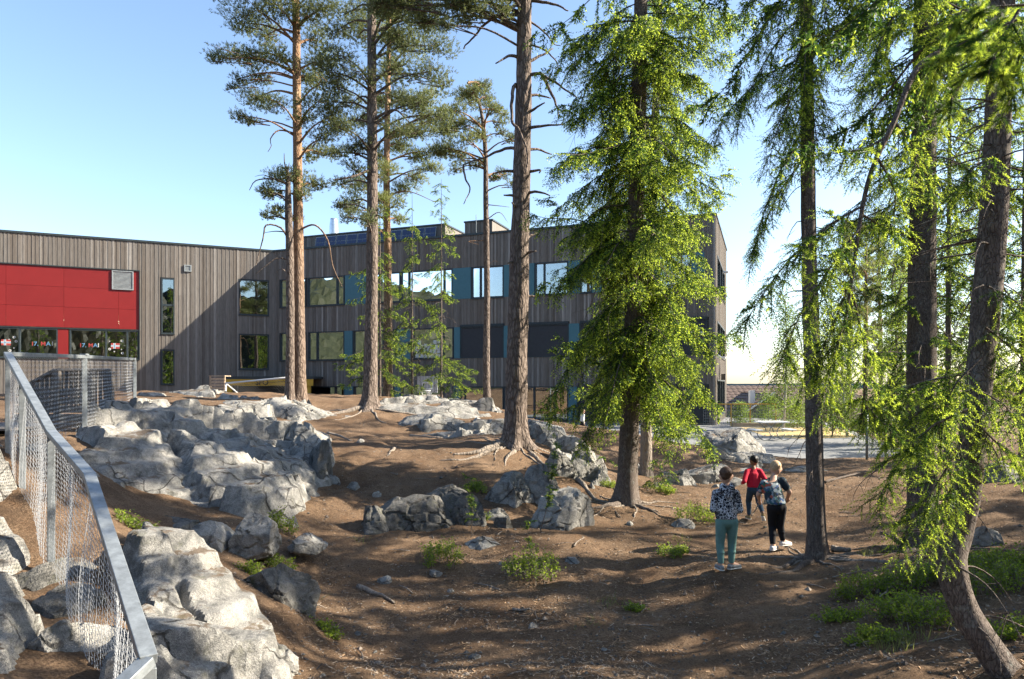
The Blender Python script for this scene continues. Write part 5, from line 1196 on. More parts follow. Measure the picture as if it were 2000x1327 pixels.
# --- pines
def pine(R_, label_pads, d, tp, seed, mats, bark, rpad=1.0, N=6, nl=.08, nw=.021, dens=1.35, extra=(), dj=1.2, tilt=.0):
    A = Acc(seed); r = A.r; tp = tp[:, :3]
    for (px, py, rp) in label_pads:
        dd = d+r.uniform(-dj, dj); c = P(px, py, dd); R = rp*d/F_PX*rpad*1.12; rz = R*.62
        zb = c[2]-R*.5-.22*abs(c[0]-tp[len(tp)//2, 0])*r.uniform(-.2, 1); j = int(np.argmin(abs(tp[:, 2]-zb))); b0 = tp[j]
        mdl = b0*.5+c*.5+np.array([0, 0, .10*np.linalg.norm(c-b0)]); bp = smooth_path([b0, mdl, c], .3); A.wood(bp, np.linspace(.045*min(1.2, .4+R), .012, len(bp)), 5)
        n = int(190*dens*(R/.6)**2)+12
        q = r.normal(size=(n, 3)); q /= np.linalg.norm(q, axis=1, keepdims=True); q *= (r.rand(n)**.42)[:, None]
        cl = r.normal(size=(7, 3))*.55; cl = cl[r.randint(0, 7, n)]; q = q*.62+cl*.5
        pos = c+q*np.array([R, R, rz]); dr = q*np.array([1, 1, .5])+np.array([0, 0, .75])+r.normal(0, .35, (n, 3))
        A.shoots(pos, dr, np.full(n, .07)*r.uniform(.7, 1.3, n), (r.rand(n) < .35).astype(int))
        for k in range(5):
            e = pos[r.randint(0, n)]; A.wood(np.array([c*.6+b0*.4 if k < 2 else c, (c+e)/2+r.normal(0, .05, 3), e]), [.016, .010, .005], 3)
    for ln, r0 in extra:
        bp = smooth_path(ln, .15); A.wood(bp, np.linspace(r0, r0*.3, len(bp)), 6)
    A.build(R_, mats, bark, N, nl, nw, .5)
pine_g = ['pine_needle', 'pine_needle_b']
def up_pads(px, y0, y1, n, w, r, seed):
    rg = random.Random(seed); return [(px+rg.uniform(-w, w)*(1-.4*i/n), y0+(y1-y0)*i/n, rg.uniform(.8, 1.2)*r) for i in range(n)]
# B orange-stemmed
b = on_ground(587, 782, 22.3); b[2] -= .1; R2 = tree('pine_tree', 'tall orange-stemmed pine with a ragged crown, one of a pair', b)
pth = [b]+pxpath([(584, 600), (582, 400), (580, 200), (578, 0), (576, -250)], 22.3); pth.append(pth[-1]+np.array([0, 0, 3])); _, tp = trunk(R2, pth, [.22, .20, .175, .15, .13, .10, .03], 'orange', 20, .13, .5, 5, 2); tp[:, :3] += np.array(R2.location)
padsB = [(500,20,50),(540,10,40),(470,45,35),(600,30,45),(640,15,40),(520,70,40),(460,110,38),(432,116,22),(500,120,42),(545,110,35),(462,155,20),(456,172,13),(500,148,30),(620,80,40),(630,120,40),(600,150,35),(640,160,35),(500,192,38),(472,226,22),(540,198,32),(492,240,16),(620,200,35),(645,230,35),(630,270,30),(600,230,25),(600,300,28),(632,300,28),(572,345,35),(540,352,28),(612,360,33),(530,372,22),(592,382,22)]
ex = [([P(581, 262, 22.3), P(545, 255, 22), P(528, 272, 21.8), P(530, 285, 21.8), P(523, 297, 21.8)], .03), ([P(583, 450, 22.3), P(615, 440, 22), P(640, 470, 21.9), P(650, 520, 21.9), P(668, 560, 21.9)], .035)]
pine(R2, padsB+up_pads(578, -30, -380, 18, 100, 48, 3), 22.3, tp, 201, pine_g, 'orange', extra=ex)
# A broken-topped
b = on_ground(566, 784, 22.0); b[2] -= .1; R1 = tree('pine_tree', 'dark thin broken-topped pine leaning close to the orange-stemmed pine', b)
pth = [b]+pxpath([(567, 650), (566, 500), (563, 400), (562, 345), (559, 325)], 22.0); _, tp = trunk(R1, pth, [.165, .15, .14, .12, .07, .02], 'pine', 16, .13, .4, 4, 3); tp[:, :3] += np.array(R1.location)
ex = [([P(565, 470, 22), P(548, 445, 21.8), P(520, 440, 21.6), P(514, 465, 21.6), P(500, 518, 21.6)], .04), ([P(567, 510, 22), P(540, 505, 21.8), P(500, 535, 21.7)], .025), ([P(566, 455, 22), P(540, 452, 21.9), P(515, 455, 21.9)], .025), ([P(562, 360, 22), P(535, 350, 21.7), P(500, 353, 21.6), P(487, 372, 21.6)], .035), ([P(535, 350, 21.7), P(515, 342, 21.6), P(498, 345, 21.6)], .02),
      ([P(567, 540, 22), P(550, 525, 21.8), P(538, 535, 21.8)], .018), ([P(562, 345, 22), P(556, 320, 22), P(555, 300, 22)], .03), ([P(562, 345, 22), P(564, 325, 22), P(565, 318, 22)], .025)]
pine(R1, [(532, 418, 18), (548, 410, 16), (518, 425, 12), (575, 430, 16), (540, 380, 22), (520, 375, 14)], 22.0, tp, 202, pine_g, 'pine', extra=ex, dj=.4)
# C grey
b = on_ground(722, 797, 20.6); b[2] -= .1; R3 = tree('pine_tree', 'grey-stemmed pine with spreading roots and a wide dark crown', b)
pth = [b]+pxpath([(724, 700), (727, 500), (727, 300), (726, 100), (725, -150)], 20.6); pth.append(pth[-1]+np.array([0, 0, 4])); _, tp = trunk(R3, pth, [.245, .225, .19, .17, .15, .12, .03], 'pine', 22, .12, 1.1, 5, 5); tp[:, :3] += np.array(R3.location)
padsC = [(690,20,42),(760,15,48),(810,20,52),(850,40,48),(700,70,42),(780,70,52),(840,90,44),(660,60,33),(670,110,38),(700,140,38),(780,130,48),(840,140,42),(868,168,30),(660,170,33),(690,200,36),(770,190,44),(820,200,42),(850,225,36),(672,250,32),(700,282,32),(780,250,38),(825,262,32),(652,300,26),(692,330,30),(690,392,30),(716,430,24),(680,425,20),(655,200,34),(640,140,32),(668,360,26),(650,250,30),(700,235,30),(745,350,26),(690,300,24),(735,415,20),(660,400,18)]
pine(R3, padsC+up_pads(735, -40, -330, 16, 110, 52, 4), 20.6, tp, 203, ['pine_needle', 'pine_needle'], 'pine', dens=1.1, extra=[([P(727, 330, 20.6), P(690, 345, 20), P(650, 352, 19.8)], .05), ([P(727, 235, 20.6), P(770, 215, 20.2), P(800, 240, 20)], .05)])
# D behind, orange
b = on_ground(757, 776, 27.0); b[2] -= .1; R4 = tree('pine_tree', 'orange-stemmed pine rising from behind the long bedrock hump', b)
pth = [b]+pxpath([(758, 650), (757, 500), (755, 350), (758, 150)], 27); pth.append(pth[-1]+np.array([.1, 0, 3.5])); _, tp = trunk(R4, pth, [.21, .19, .165, .14, .11, .03], 'orange', 18, .15, .4, 5, 8); tp[:, :3] += np.array(R4.location)
padsD = [(770,140,34),(800,200,34),(838,240,32),(872,262,28),(785,285,34),(815,308,30),(760,330,30),(842,330,26),(792,372,28),(740,300,30),(745,390,24),(770,400,20),(730,240,34),(860,300,26),(705,360,28),(690,410,26),(720,440,22),(780,430,20),(815,350,26),(800,260,30),(740,200,34),(840,190,30),(870,220,24)]
pine(R4, padsD+up_pads(765, 90, -80, 8, 70, 36, 6), 27, tp, 204, ['pine_needle_b', 'pine_needle_b'], 'orange', nl=.1, nw=.02, extra=[([P(757, 380, 27), P(800, 375, 26.6), P(850, 395, 26.5)], .03)])
# E slim behind the big pine
b = on_ground(951, 782, 24.0); b[2] -= .1; R5 = tree('pine_tree', 'slim reddish pine with a small crown beside the big dead-branched pine', b)
pth = [b]+pxpath([(950, 700), (951, 550), (949, 400), (948, 300), (942, 230), (930, 185)], 24); pth.append(pth[-1]+np.array([-.3, 0, .4])); _, tp = trunk(R5, pth, [.15, .135, .12, .105, .09, .07, .045, .015], 'pine', 16, .13, .4, 4, 12); tp[:, :3] += np.array(R5.location)
padsE = [(930,170,22),(950,190,20),(915,200,26),(890,215,24),(970,212,18),(985,225,13),(900,242,26),(872,252,24),(930,242,16),(1000,272,18),(980,262,13),(872,290,28),(900,312,26),(930,322,20),(890,332,18),(962,350,18),(985,342,20),(1000,362,13),(850,300,24)]
pine(R5, padsE+[(925, 180, 26), (945, 172, 22), (905, 185, 22), (955, 215, 24), (880, 235, 24), (940, 265, 22), (915, 275, 24), (975, 240, 18)], 24, tp, 205, ['pine_needle', 'pine_needle_b'], 'orange', extra=[([P(949, 470, 24), P(915, 472, 23.8), P(935, 478, 23.8)], .02), ([P(950, 430, 24), P(975, 415, 23.8), P(992, 435, 23.8)], .02), ([P(950, 400, 24), P(980, 403, 23.8), P(995, 405, 23.8)], .02), ([P(949, 300, 24), P(920, 282, 24), P(895, 290, 24)], .03), ([P(950, 520, 24), P(965, 510, 24), P(972, 512, 24)], .015)])
# F big pine with dead branches
b = on_ground(1006, 872, 15.4); b[2] -= .12; R6 = tree('pine_tree', 'big thick pine with bare broken branches and exposed roots', b)
pth = [b]+pxpath([(1008, 790), (1011, 650), (1016, 450), (1021, 250), (1024, 50), (1026, -150)], 15.4); pth.append(pth[-1]+np.array([0, 0, 5])); _, tp = trunk(R6, pth, [.31, .275, .25, .225, .205, .175, .15, .03], 'pine', 34, .06, .75, 6, 13, .075); tp[:, :3] += np.array(R6.location)
padsF = [(780,12,38),(830,18,42),(880,12,38),(920,18,32),(960,15,32),(900,45,16),(868,50,16),(1000,0,30),(820,46,22),(745,5,30),(985,25,14)]
pine(R6, padsF+up_pads(1010, -60, -420, 18, 150, 55, 7), 15.4, tp, 206, ['pine_needle', 'pine_needle'], 'pine', nl=.075, nw=.017, N=6, dens=1.9, dj=.9, rpad=1.25)
DB = [[(1015, 30), (975, 32), (945, 50), (915, 85), (905, 95)], [(1020, 112), (995, 110), (968, 124)], [(1015, 175), (1003, 170), (1000, 235), (1015, 255), (1030, 300), (1028, 340)], [(1020, 300), (1000, 288), (960, 302), (905, 322)], [(1018, 335), (985, 335), (962, 340)],
      [(1022, 85), (1060, 95), (1090, 125), (1085, 135)], [(1024, 125), (1055, 110), (1080, 96)], [(1022, 150), (1055, 145), (1090, 165), (1125, 190)], [(1060, 150), (1075, 180), (1088, 210), (1090, 230)], [(1020, 190), (1050, 186), (1075, 192)], [(1022, 225), (1040, 215), (1065, 200)],
      [(1022, 255), (1045, 248), (1100, 243)], [(1020, 293), (1050, 293), (1078, 302)], [(1020, 340), (1055, 332), (1053, 338)], [(1018, 380), (1050, 375), (1075, 382)], [(1020, 470), (1035, 462), (1050, 455)], [(1015, 390), (1000, 382), (985, 382)], [(1020, 420), (1008, 405), (1000, 395)],
      [(1025, 35), (1060, 60), (1080, 85), (1095, 90)], [(1016, 520), (1002, 512), (992, 514)], [(1022, 500), (1036, 492), (1046, 490)], [(1012, 575), (1035, 578), (1050, 578)], [(905, 322), (910, 350), (918, 370), (905, 400)], [(1024, 0), (1085, 10), (1110, 22)]]
for i, pl in enumerate(DB):
    rg = random.Random(i); pts = [P(x, y, 15.4-.12*k*(1 if i % 3 else -2)) for k, (x, y) in enumerate(pl)]; q = smooth_path(pts, .07); n = len(q)
    q = q+.02*np.stack([fbm(q*5+i, 2, 3), fbm(q*5+i, 2, 4), fbm(q*5+i, 2, 5)], 1)*(np.arange(n) > 0)[:, None]
    thin = .6 if i in (5, 22, 18) else 1; m = MB(); m.tube(q-np.array(R6.location), np.linspace(.045, .014, n)*thin, 7); m.build('dead_branch', M['pine'], R6, smooth=True)

# --- young spruces in front of the school
def young(px, py, d, h, label, seed, rr=.03, Lw=1.0, z0=.15, fresh=.3, lean=0, nb=None, bare=0):
    b = on_ground(px, py, d); R_ = tree('young_spruce', label, b); top = b+np.array([lean, 0, h]); pth = [b-np.array([0, 0, .05]), b*.5+top*.5+np.array([lean*.2, 0, 0]), top]
    _, tp = trunk(R_, pth, [rr, rr*.6, .006], 'spruce', 8, .15, .2, 4, seed); tp[:, :3] += np.array(R_.location); A = Acc(seed)
    zz0 = b[2]+h*z0
    spruce_boughs(A, tp, zz0, b[2]+h*.99, nb or int(h*7), lambda t: Lw*(1-t)**.8+.12, .34, .6, .6, .075, .10, .055, fresh, skip=lambda t, a, r: r.rand() < bare, r0=.010)
    dead_twigs(A, tp, b[2]+h*.05, b[2]+h*.5, int(h*5), .5); A.build(R_, ['needle_old', 'needle_new'], 'spruce', 5, .034, .017); return R_
young(742, 775, 26, 8.0, 'young spruce with lime tips behind the grey-stemmed pine', 301, .06, 1.6, .04, .6, nb=54, bare=.3)
young(805, 772, 27, 8.2, 'thin bare-stemmed young spruce left of the basketball backboard', 302, .055, 1.0, .25, .6, nb=40, bare=.35)
young(862, 772, 27, 8.9, 'thin young spruce with sparse crown right of the basketball backboard', 303, .055, 1.3, .12, .6, nb=54, bare=.35)
young(886, 790, 24, 1.0, 'knee-high spruce sapling below the ground floor windows', 304, .02, .45, .1, .3)
young(1180, 915, 14.5, .55, 'tiny spruce sapling between the boulders and the central spruce', 306, .012, .35, .1, .4)
young(1295, 945, 14.6, .9, 'scrubby spruce sapling right of the central spruce trunk', 307, .012, .4, .1, .4)
def sprig(label, pl, d, seed, tw=.16):
    b = P(*pl[0], d); b[2] = gz(b[0], b[1]); R_ = tree('spruce_sapling', label, b, 'sapling'); A = Acc(seed); pts = [b]+pxpath(pl[1:], d); bough(A, pts, .008, tw, .3, .04, .05, .028, .25, .3, taper=.3); A.build(R_, ['needle_old', 'needle_new'], 'spruce', 10, .02, .006)
sprig('spindly spruce sapling growing up across the angular boulder', [(1055, 1045), (1068, 990), (1078, 930), (1085, 880), (1092, 868)], 10.7, 311)
sprig('thin sapling rising beside the shaded rock knot', [(920, 1020), (922, 985), (915, 950), (918, 925)], 10.4, 312, .13)
sprig('low sapling beside the round bilberry bush', [(1040, 1085), (1030, 1040), (1035, 1018)], 9.6, 313, .13)

# --- background trees right of the school
def leafy(name, label, base, h, crown, nleaf, seed, mat, bark, rr, leaf=.07, group=None, hang=.0):
    R_ = tree(name, label, base, group=group); b = np.array(base); A = Acc(seed); r = A.r
    top = b+np.array([r.uniform(-.2, .2), 0, h]); _, tp = trunk(R_, [b-np.array([0, 0, .1]), b*.5+top*.5+r.normal(0, .08, 3), top], [rr, rr*.7, rr*.15], bark, 10, .2, .3, 4, seed); tp[:, :3] += b
    z0, z1, w_ = crown; nb = 26
    P_, D_ = [], []
    for i in range(nb):
        t = (i+r.rand())/nb; z = b[2]+z0+(z1-z0)*t; p0 = tp[int(np.argmin(abs(tp[:, 2]-z))), :3]; a = i*2.4; L = w_*(1-.65*t)*r.uniform(.6, 1.1); e = p0+np.array([math.cos(a)*L, math.sin(a)*L, .3*L]); A.wood(np.array([p0, p0*.5+e*.5+np.array([0, 0, .12*L]), e]), [rr*.3, rr*.2, rr*.08], 4)
        n = nleaf//nb; u = r.rand(n)**.6; c = p0+(e-p0)*u[:, None]+r.normal(0, .16*w_, (n, 3))*np.array([1, 1, .8]); c[:, 2] -= hang*r.rand(n)*w_; P_.append(c)
    p = np.vstack(P_)-b; n = len(p); d = r.normal(size=(n, 3)); d /= np.linalg.norm(d, axis=1, keepdims=True); s = np.cross(d, r.normal(size=(n, 3))); s /= np.linalg.norm(s, axis=1, keepdims=True); l_ = leaf*r.uniform(.6, 1.3, n)[:, None]
    V = np.stack([p, p+d*l_*.5+s*l_*.35, p+d*l_, p+d*l_*.5-s*l_*.35], 1).reshape(-1, 3); tag(link('crown', mesh_np('crown', V, np.arange(4*n).reshape(-1, 4), M[mat]), R_)); A.build(R_, [mat], bark, 1, .1, .1)
def G_(px, py, d, dz=0): p = P(px, py, d); return np.array([p[0], p[1], gz(p[0], p[1])+dz])
leafy('birch_tree', 'drooping birch beyond the yard beside the low tiled house', G_(1530, 835, 33), 7.0, (1.2, 6.6, 1.1), 7000, 401, 'birch', 'birch_bark', .07, .075, hang=.7)
leafy('birch_tree', 'light green birch behind the grey fence post', G_(1655, 835, 30), 5.5, (.6, 5.2, 1.0), 5000, 402, 'birch', 'birch_bark', .06, .075, hang=.5)
for i, (px, d, h, w_, lab) in enumerate(((1452, 40, 1.6, .9, 'round green shrub behind the yellow ball fence'), (1500, 39, 2.1, 1.1, 'green shrub at the end of the yellow ball fence'), (1560, 36, 1.6, 1.3, 'low shrub in front of the low tiled house'), (1625, 30, 1.6, 1.2, 'bushy shrub at the far edge of the yard'), (1720, 26, 1.8, 1.3, 'leafy shrub behind the wire fence at the yard edge'), (1790, 22, 1.6, 1.4, 'dense shrub between the wire fence and the thick dark spruce'))):
    leafy('shrub', lab, G_(px, 835, d), h, (.1, h*.95, w_), 3200, 420+i, 'birch', 'deadwood', .03, .07)
leafy('birch_tree', 'tall airy birch left of the background pines', G_(1625, 835, 34), 9.0, (1.5, 8.6, 1.3), 7000, 403, 'birch', 'birch_bark', .08, .085, hang=.5)
leafy('leafy_tree', 'light green leafy tree behind the thick dark spruce', G_(1745, 835, 30), 8.0, (.8, 7.6, 1.5), 8000, 404, 'birch', 'deadwood', .08, .085, hang=.3)
leafy('leafy_tree', 'leafy tree in the gap between dark spruce and crooked trunk', G_(1850, 835, 26), 8.5, (.6, 8.2, 1.6), 8000, 405, 'birch', 'deadwood', .08, .085, hang=.3)
def bg_pine(px, d, h, crown0, label, seed, w_=.9, mats=('pine_needle_b', 'pine_needle'), grp=None):
    b = G_(px, 840, d); R_ = tree('pine_tree', label, b, group=grp); rg = random.Random(seed); top = b+np.array([rg.uniform(-.3, .3), 0, h]); _, tp = trunk(R_, [b-np.array([0, 0, .1]), b*.5+top*.5, top], [.14, .11, .02], 'orange', 10, .3, .3, 4, seed); tp[:, :3] += b
    pads = []
    for i in range(26):
        t = (i+.5)/26; z = crown0+(h-crown0)*t; x = b[0]+rg.uniform(-1, 1)*w_*(1-.7*t); pads.append((CX+x/d*F_PX, HY-(b[2]+z-EYE)/d*F_PX, rg.uniform(.32, .55)*F_PX/d))
    pine(R_, pads, d, tp, seed, list(mats), 'orange', N=8, nl=.13, nw=.02, dj=w_*.8, dens=.8)
bg_pine(1655, 36, 11.0, 4.5, 'slim background pine left of the dark spruce trunk', 431); bg_pine(1690, 34, 10.5, 2.5, 'background pine with feathery low branches behind the wire fence', 432)
bg_pine(1722, 38, 12.5, 4, 'tall thin background pine close to the thick dark spruce', 433); bg_pine(1760, 42, 11, 3.0, 'background pine half hidden by the thick dark spruce', 434)
def bg_spruce(px, py, d, h, label, seed, L0, z0=.15, nb=50, rr=.12):
    b = on_ground(px, py, d); R_ = tree('spruce_tree', label, b); top = b+np.array([.1, 0, h]); _, tp = trunk(R_, [b-np.array([0, 0, .1]), b*.5+top*.5, top], [rr, rr*.75, .02], 'spruce', 12, .2, .5, 4, seed); tp[:, :3] += b
    A = Acc(seed); spruce_boughs(A, tp, b[2]+h*z0, b[2]+h*.98, nb, lambda t: L0*(1-t)+.25, .42, .7, .9, .09, .11, .06, .5); dead_twigs(A, tp, b[2]+.3, b[2]+h*.6, 50, 1.0, .6); A.build(R_, ['needle_old', 'needle_new'], 'spruce', 3, .05, .028)
bg_spruce(1850, 930, 18.5, 13, 'thin spruce standing behind the gap between dark and crooked trunks', 441, 1.7, .22, 44, .085)
bg_spruce(1925, 915, 20, 15, 'dense spruce behind the crooked trunk', 442, 2.2, .10, 60)
bg_spruce(2000, 930, 17.5, 13, 'bright spruce at the far right behind the crooked trunk', 443, 2.0, .12, 52)
bg_spruce(1780, 900, 24, 10, 'spruce beyond the wire fence behind the thick dark trunk', 444, 1.8, .05, 46)
# trees of the same wood standing right of the view; they shade the path
def shade_spruce(x, y, h, label, seed, L0=2.2, z0=.16, nb=44):
    b = np.array([x, y, gz(x, y)]); R_ = tree('spruce_tree', label, b); top = b+np.array([.1, 0, h]); _, tp = trunk(R_, [b-np.array([0, 0, .1]), b*.5+top*.5, top], [.2, .15, .02], 'spruce', 12, .25, .5, 4, seed); tp[:, :3] += b
    A = Acc(seed); spruce_boughs(A, tp, b[2]+h*z0, b[2]+h*.98, nb, lambda t: L0*(1-t)+.25, .5, .7, .9, .16, .16, .085, .3); A.build(R_, ['needle_old', 'needle_new'], 'spruce', 3, .075, .045); return R_
SH = [(8.8, 8.0, 8.5, 2.1, 'spruce right of the view nearest the path bank'), (10.8, 7.1, 8.0, 2.1, 'spruce right of the view behind the nearest one'), (7.4, 6.2, 5.0, 1.7, 'spruce right of the view beside the camera bank'), (15, 9.6, 14, 1.9, 'tall spruce right of the view further up the bank'), (20, 12.0, 16, 1.9, 'tallest spruce right of the view'), (13.6, 8.2, 11, 1.9, 'spruce right of the viewpoint itself'), (9.6, 2.0, 10, 1.6, 'low spruce right of the viewpoint behind the crooked trunk')]
def copy_tree(src, loc, rz, sc, label, group=None):
    R_ = src.copy(); COL.objects.link(R_); R_.location = loc; R_.rotation_euler = (0, 0, rz); R_.scale = (sc[0], sc[0], sc[1]); tag(R_, label, 'tree', group)
    for ch in src.children: c = ch.copy(); COL.objects.link(c); c.parent = R_
    return R_
shade = []
for i, (x, y, h, L0_, lab) in enumerate(SH):
    if i in (0, 3): shade.append(shade_spruce(x, y, h, lab, 460+i, L0_, .06, 56)); base_h, base_L = h, L0_
    else: shade.append(copy_tree(shade[0 if i < 3 else 3], (x, y, gz(x, y)), i*1.7, (L0_/base_L, h/base_h), lab))
for i, (x, y) in enumerate([(-6, -5), (4.5, -6), (-13, -3), (10, -5), (-2, -10), (8, -12), (16, -4), (-9, -11), (-19, -7), (22, -1), (1, -16), (15, -14), (-3.5, -3.2), (-10.5, 1.0)]):
    copy_tree(shade[3], (x, y, gz(x, y)), i*1.1, (1.0, .85+.07*(i % 5)), 'tall spruce of the wood behind the viewpoint', 'wood behind the viewpoint')
# ------------------------------------------------------------------ people
def _sph(c, r, n=10, m=7):
    r = np.broadcast_to(np.asarray(r, float), (3,)); V = [(0, 0, 1)]+[(math.sin(math.pi*i/m)*math.cos(2*math.pi*j/n), math.sin(math.pi*i/m)*math.sin(2*math.pi*j/n), math.cos(math.pi*i/m)) for i in range(1, m) for j in range(n)]+[(0, 0, -1)]
    V = np.array(V)*r+np.asarray(c, float); Fq = [(0, 1+j, 1+(j+1) % n) for j in range(n)]
    for i in range(m-2): Fq += [(1+i*n+j, 1+(i+1)*n+j, 1+(i+1)*n+(j+1) % n, 1+i*n+(j+1) % n) for j in range(n)]
    k = 1+(m-2)*n; Fq += [(k+j, len(V)-1, k+(j+1) % n) for j in range(n)]; return V, Fq
def fuse(name, parts, voxel, mat, parent, smooth=3):
    """parts: (p0, r0, p1, r1) tapered limbs or (p, r) ellipsoids, fused into one skin"""
    mb = MB()
    for q in parts:
        if len(q) == 2: mb.add(*_sph(q[0], q[1], 16, 11)); continue
        a, ra, b_, rb = (np.asarray(x, float) for x in q); L = np.linalg.norm(b_-a); ra3 = np.broadcast_to(ra, (3,)); rb3 = np.broadcast_to(rb, (3,)); n = max(2, int(L/(0.35*min(ra3.min(), rb3.min())))+1)
        for k in range(n+1): t = k/n; mb.add(*_sph(a*(1-t)+b_*t, ra3*(1-t)+rb3*t))
    tmp = mb.build('tmp', M[mat]); md = tmp.modifiers.new('r', 'REMESH'); md.mode = 'VOXEL'; md.voxel_size = voxel
    if smooth: sm = tmp.modifiers.new('s', 'SMOOTH'); sm.iterations = smooth; sm.factor = .5
    dg = bpy.context.evaluated_depsgraph_get(); me = bpy.data.meshes.new_from_object(tmp.evaluated_get(dg)); tm = tmp.data; bpy.data.objects.remove(tmp); bpy.data.meshes.remove(tm)
    me.name = name; me.polygons.foreach_set('use_smooth', np.ones(len(me.polygons), bool)); me.materials.clear(); me.materials.append(M[mat])
    return link(name, me, parent)
def hand_parts(w, d, side, up=(0, 0, 1), curl=.5):
    w = np.array(w, float); d = np.array(d, float); d /= np.linalg.norm(d); s = np.cross(d, up); s /= np.linalg.norm(s); u = np.cross(s, d); out = [(w, .019, w+d*.03, (.021)), (w+d*.045, .022)]
    for k, (off, L) in enumerate(((-.020, .05), (-.007, .058), (.007, .054), (.020, .042))):
        b0 = w+d*.058+s*off; k1 = b0+d*L*.5-u*curl*.012; k2 = k1+(d*(1-curl)-u*curl)*L*.5; out += [(b0, .0085, k1, .008), (k1, .008, k2, .0065)]
    t0 = w+d*.02+s*side*.02; t1 = t0+d*.028+s*side*.018; out += [(t0, .010, t1, .009), (t1, .009, t1+d*.022-u*.006*curl*2, .007)]
    return out
def person(label, loc, rz, sc, K, mats, sleeve='long', hood=False, group=None):
    R_ = empty('person', loc, rz, label, 'person', group); R_.scale = (sc, sc, sc); a = {k: np.array(v, float) for k, v in K.items()}
    hd = a['head']; nk = a['neck']; pv = a['pelvis']; ch = a['chest']; f = a.get('face', np.array([0, 1, 0.])); f = f/np.linalg.norm(f); sd = np.cross(f, (0, 0, 1)); sd /= np.linalg.norm(sd)
    B = [(pv, (.105, .08, .08), ch, (.12, .085, .09)), (ch, (.11, .08, .08), nk, (.045, .045, .04)), (nk, .042, hd-np.array([0, 0, .07]), .042), (hd, (.078, .092, .108)), (hd-np.array([0, 0, .058])+f*.024, (.054, .058, .054)),
         (hd+f*.094-np.array([0, 0, .015]), (.011, .016, .014)), (hd+f*.085-np.array([0, 0, .048]), (.022, .008, .006)), (hd+f*.066-np.array([0, 0, .085]), (.02, .015, .014))]
    for s in (-1, 1): B += [(hd+sd*s*.083-np.array([0, 0, .015])-f*.005, (.012, .020, .030)), (hd+sd*s*.028+f*.083+np.array([0, 0, .012]), (.018, .01, .01))]
    for s, S in ((-1, 'L'), (1, 'R')):
        B += [(a['hip'+S], .07, a['knee'+S], .05), (a['knee'+S], .05, a['ank'+S], .034), (a['ank'+S], .034, a['toe'+S]+np.array([0, 0, .012]), .026), (a['sho'+S], .048, a['elb'+S], .037), (a['elb'+S], .037, a['wri'+S], .025)]
        hv = a['wri'+S]-a['elb'+S]; B += hand_parts(a['wri'+S], hv, -s if abs(hv[2]) < .1 else s, (0, 0, 1) if abs(hv[2])/np.linalg.norm(hv) < .9 else (0, 1, 0), .6)
    fuse('body', B, .0125, mats['skin'], R_, 2)
    for s in (-1, 1):
        m = MB(); m.add(*_sph(hd+sd*s*.029+f*.087+np.array([0, 0, .006]), (.010, .007, .007), 8, 6)); m.build('eye', M['eye'], R_, smooth=True)
    rgh = random.Random(len(label)); hair = [(hd-f*.012+np.array([0, 0, .030]), (.081, .090, .087)), (hd-f*.046-np.array([0, 0, .012]), (.066, .050, .056))]
    for k in range(46):
        th, ph = rgh.uniform(0, 6.28), rgh.uniform(.0, 1.75); dv = np.array([math.sin(ph)*math.cos(th), math.sin(ph)*math.sin(th), math.cos(ph)])
        if np.dot(dv, f) > .45 and dv[2] < .5: continue
        c = hd-f*.012+np.array([0, 0, .028])+dv*np.array([.076, .085, .080]); hair.append((c, .010, c+dv*.009-np.array([0, 0, .012]), .006))
    fuse('hair', hair, .006, mats['hair'], R_, 1)
    tr = [(pv+np.array([0, 0, -.02]), (.132, .105, .10), pv+np.array([0, 0, .06]), (.130, .10, .05))]
    for S in ('L', 'R'):
        kn, an = a['knee'+S], a['ank'+S]; cuff = an*.86+kn*.14
        tr += [(a['hip'+S], (.080, .088, .085), kn, .060), (kn, .060, cuff, .042)]
        for q in (.25, .5, .8): tr.append((kn*(1-q)+cuff*q+np.array([.006, .01*math.sin(q*9), 0]), (.056-.014*q,)*2+(.02,)))
    fuse('trousers', tr, .011, mats['trousers'], R_, 2)
    tp_ = [(pv+np.array([0, 0, .05]), (.148, .112, .05), ch*.5+pv*.5, (.150, .112, .09)), (ch*.5+pv*.5, (.146, .112, .09), ch, (.140, .108, .08)), (ch, (.135, .10, .07), nk-np.array([0, 0, .035]), (.066, .060, .035)), (a['shoL'], .050, nk-np.array([.02, 0, .045]), .048), (a['shoR'], .050, nk-np.array([-.02, 0, .045]), .048)]
    for S in ('L', 'R'):
        sh, el, wr = a['sho'+S], a['elb'+S], a['wri'+S]
        if sleeve == 'long': tp_ += [(sh, .056, el, .049), (el, .049, wr*.93+el*.07, .038)]
        else: tp_ += [(sh, .063, sh*.42+el*.58, .058)]
    if hood: tp_ += [(nk+np.array([0, -.075, -.035]), (.105, .055, .06)), (nk+np.array([-.06, -.045, .01]), (.04, .05, .045)), (nk+np.array([.06, -.045, .01]), (.04, .05, .045)), (nk+np.array([0, -.11, -.09]), (.06, .03, .05)), (pv+np.array([0, 0, .03]), (.142, .108, .035))]
    fuse('hoodie' if hood else ('sweater' if sleeve == 'long' else 'tshirt'), tp_, .010, mats['top'], R_, 2)
    for S in ('L', 'R'):
        an, to = a['ank'+S], a['toe'+S]; dv = to-an; heel = an-dv*.22; heel[2] = min(heel[2], an[2]-.045); up = np.array([0, 0, .012])
        sh_ = fuse('shoe', [(heel+up, .036, to+up*.6, (.040, .036, .028)), (an-np.array([0, 0, .03]), .042, to*.55+heel*.45+up, .037)], .008, mats['shoe'], R_, 2)
        fuse('sole', [(heel-np.array([0, 0, .014]), (.039, .039, .014), to-np.array([0, 0, .012]), (.042, .040, .012))], .008, 'sole', sh_, 1)
    return R_
